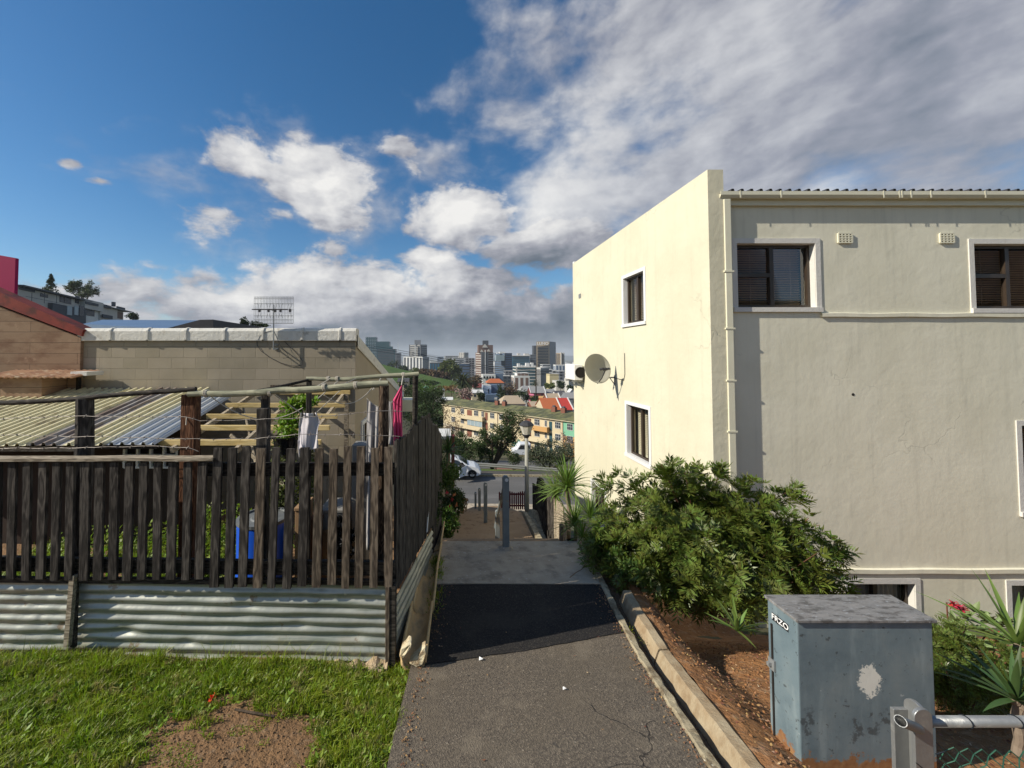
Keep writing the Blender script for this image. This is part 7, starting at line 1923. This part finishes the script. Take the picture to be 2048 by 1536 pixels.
# weeds in the yard behind the pickets
xy = scatter(16000, -5.2, -.4, 3.1, 5.6); fe = field(xy[:, 0]*.6, xy[:, 1]*.6); xy = xy[(fe > -.25) & ~((xy[:, 0] > -2.05) & (xy[:, 1] > 3.7))]
yz = lambda a, b_: -2.33-.10*(b_-3)
V, Fq = blades(xy, yz, np.full(len(xy), .15), .011, 1.3, None, ''); k2 = scatter(2500, -4.9, -1.9, 4.0, 5.2); g = join_arr([crown_arr((-3.3, 4.5, -2.3), (1.4, .5, .26), 3000, 50, .05, .03), crown_arr((-2.55, 4.4, -2.1), (.45, .3, .42), 1800, 24, .045, .026)])
V, Fq = join_arr([(V, Fq), g]); arr_mesh('undergrowth', V, Fq, MAT['yard_leaf'], None, (-3, 4.5, -2.4), kind='stuff', label='bright weeds and grass in the yard behind the pickets')
# tufts along the drain pipes and the asphalt edge
A = []
for (px, py, n, h) in ((874, 1128, 220, .07), (877, 1150, 160, .06), (872, 1190, 110, .05), (868, 1215, 70, .05), (1262, 1262, 30, .03)):
    c = G(px, py); xs_ = np.stack([rng.normal(c.x, .03, n), rng.normal(c.y, .07, n)], 1); A.append(blades(xs_, lambda a, b_: zp(b_), np.full(n, h), .006, 1.3, None, ''))
V, Fq = join_arr(A); arr_mesh('grass', V, Fq, MAT['grass_blade'], None, (0, 3.5, -2.3), kind='stuff', label='grass tufts sprouting between the drain pipes and the asphalt')
# leaf litter and crumbs of soil on the garden bed and the bare patch
xs_ = scatter(9000, .9, 5.2, 1.2, 4.2); xs_ = xs_[xs_[:, 0] > np.array([xr(b_)+.32 for b_ in xs_[:, 1]])]; n = len(xs_)
B = np.array([(a, b_, garden_z(a, b_)+.006) for a, b_ in xs_]); D = rng.normal(size=(n, 3)); D[:, 2] *= .35; D /= np.linalg.norm(D, axis=1, keepdims=True)
V, Fq = leaf_quads(B, D, np.tile([0, 0, 1.0], (n, 1))+rng.normal(size=(n, 3))*.3, .022*(rng.random(n)+.4), .010*(rng.random(n)+.4)); arr_mesh('leaf_litter', V, Fq, mat('litter', (.36, .20, .09), (.20, .10, .05), s=20, rough=.9, isl=.5, c3=(.5, .4, .28), s3=15, t3=.62), None, (2, 2, -2.5), kind='stuff', label='dry leaf litter scattered over the red soil')
def crumbs(xs_, zf, s0, s1, m, nm, lab):
    V = []; Fq = []
    for a, b_ in xs_:
        s_ = rnd.uniform(s0, s1); z = zf(a, b_); b0 = len(V)
        q = [(1, 0, 0), (0, 1, 0), (-1, 0, 0), (0, -1, 0)]; V += [(a+u*s_*rnd.uniform(.6, 1.3), b_+v*s_*rnd.uniform(.6, 1.3), z+.001) for u, v, w_ in q]+[(a+u*s_*.5, b_+v*s_*.5, z+s_*rnd.uniform(.5, 1.1)) for u, v, w_ in q]
        Fq += [(b0, b0+1, b0+5, b0+4), (b0+1, b0+2, b0+6, b0+5), (b0+2, b0+3, b0+7, b0+6), (b0+3, b0, b0+4, b0+7), (b0+4, b0+5, b0+6, b0+7)]
    arr_mesh(nm, np.array(V), np.array(Fq), m, None, (0, 2, -2.2), kind='stuff', label=lab)
crumbs(scatter(1500, pc.x-.65, pc.x+.6, pc.y-.45, pc.y+.4), lawn_z, .002, .008, MAT['soil_brown'], 'gravel', 'crumbs of brown soil on the bare patch of the lawn')
xs_ = scatter(1500, 1.0, 5.0, 1.3, 4.0); xs_ = xs_[xs_[:, 0] > np.array([xr(b_)+.32 for b_ in xs_[:, 1]])]
crumbs(xs_, garden_z, .004, .014, MAT['soil_red'], 'gravel', 'clods of red soil in the garden bed')
for (px, py, w_, h_, lab) in ((962, 1321, .016, .011, 'crumpled scrap of white paper lying on the sunny asphalt'), (1129, 1381, .012, .006, 'small white stub lying further down on the asphalt')):
    c = G(px, py, y0=1.2)+Vector((0, 0, .004)); b = MB(); b.add([c+Vector((-w_, -h_, .004)), c+Vector((w_, -h_*.6, .012)), c+Vector((w_*.8, h_, .006)), c+Vector((-w_*.7, h_*1.2, .014)), c+Vector((0, 0, .018))], [(0, 1, 4), (1, 2, 4), (2, 3, 4), (3, 0, 4)]); b.build('litter_scrap', MAT['white_paint'], None, label=lab, cat='litter')
MB().tube([lawn_z and Vector((P(470, 1400, 2.35).x, 2.35, lawn_z(-1.2, 2.35)+.012)), Vector((P(510, 1415, 2.3).x, 2.31, lawn_z(-1.1, 2.3)+.02)), Vector((P(545, 1425, 2.27).x, 2.3, lawn_z(-1, 2.3)+.012))], .006, 6).build('stick', MAT['bark'], None, label='short brown stick lying on the bare patch of lawn', cat='stick')
c = P(425, 1390, 2.42); V, Fq = crown_arr((c.x, 2.42, lawn_z(c.x, 2.42)+.035), (.02, .02, .015), 24, 4, .018, .012); arr_mesh('flower', V, Fq, mat('red_flower', (.75, .08, .03), rough=.6), None, (c.x, 2.42, -2.2), label='tiny orange red flower in the grass at the bare patch', cat='flower')
# wind blown bits gathered along the edges of the asphalt
xs_ = []
for k in range(420):
    y = rng.uniform(1.5, 4.6); s_ = rng.random()
    x = xr(y)-abs(rng.normal(0, .05))-.005 if s_ < .5 else xl(y)+.02+abs(rng.normal(0, .06))
    if s_ > .93: x = xl(y)+rng.random()*(xr(y)-xl(y))
    xs_.append((x, y))
xs_ = np.array(xs_); n = len(xs_); B = np.array([(a, b_, zp(b_)+.010) for a, b_ in xs_]); D = rng.normal(size=(n, 3)); D[:, 2] *= .2; D /= np.linalg.norm(D, axis=1, keepdims=True)
V, Fq = leaf_quads(B, D, np.tile([0, 0, 1.0], (n, 1))+rng.normal(size=(n, 3))*.25, .020*(rng.random(n)+.4), .008*(rng.random(n)+.4)); arr_mesh('leaf_litter', V, Fq, MAT['litter'], None, (.7, 3, -2.3), kind='stuff', label='dry leaves and bits blown along the edges of the asphalt path')
xs_ = []
for k in range(1500):
    y = rng.uniform(1.4, 4.8); s_ = rng.random(); x = xr(y)+rng.uniform(.06, .17) if s_ < .6 else (xr(y)-abs(rng.normal(0, .035)) if s_ < .8 else xl(y)+.01+abs(rng.normal(0, .05))); xs_.append((x, y))
crumbs(xs_, lambda a, b_: zp(b_)+(-.078 if a > xr(b_)+.05 else .006), .002, .007, MAT['soil_brown'], 'gravel', 'soil crumbs in the narrow gutter and along the path edges')
# haze of the distant air
bpy.ops.mesh.primitive_cube_add(size=1); hzo = bpy.context.object; hzo.name = 'haze'; hzo.scale = (12000, 9600, 230); hzo.location = (0, 4600, 20)
hm = bpy.data.materials.new('haze'); hm.use_nodes = True; ht = NT(hm.node_tree); ht.n.clear()
hv = ht.node('ShaderNodeVolumePrincipled', None, Color=(.80, .87, .95), Density=.00013); ho = ht.node('ShaderNodeOutputMaterial'); ht.l.new(hv.outputs[0], ho.inputs[1]); hzo.data.materials.append(hm); hzo['kind'] = 'stuff'; hzo['label'] = 'thin pale haze over the distant city'
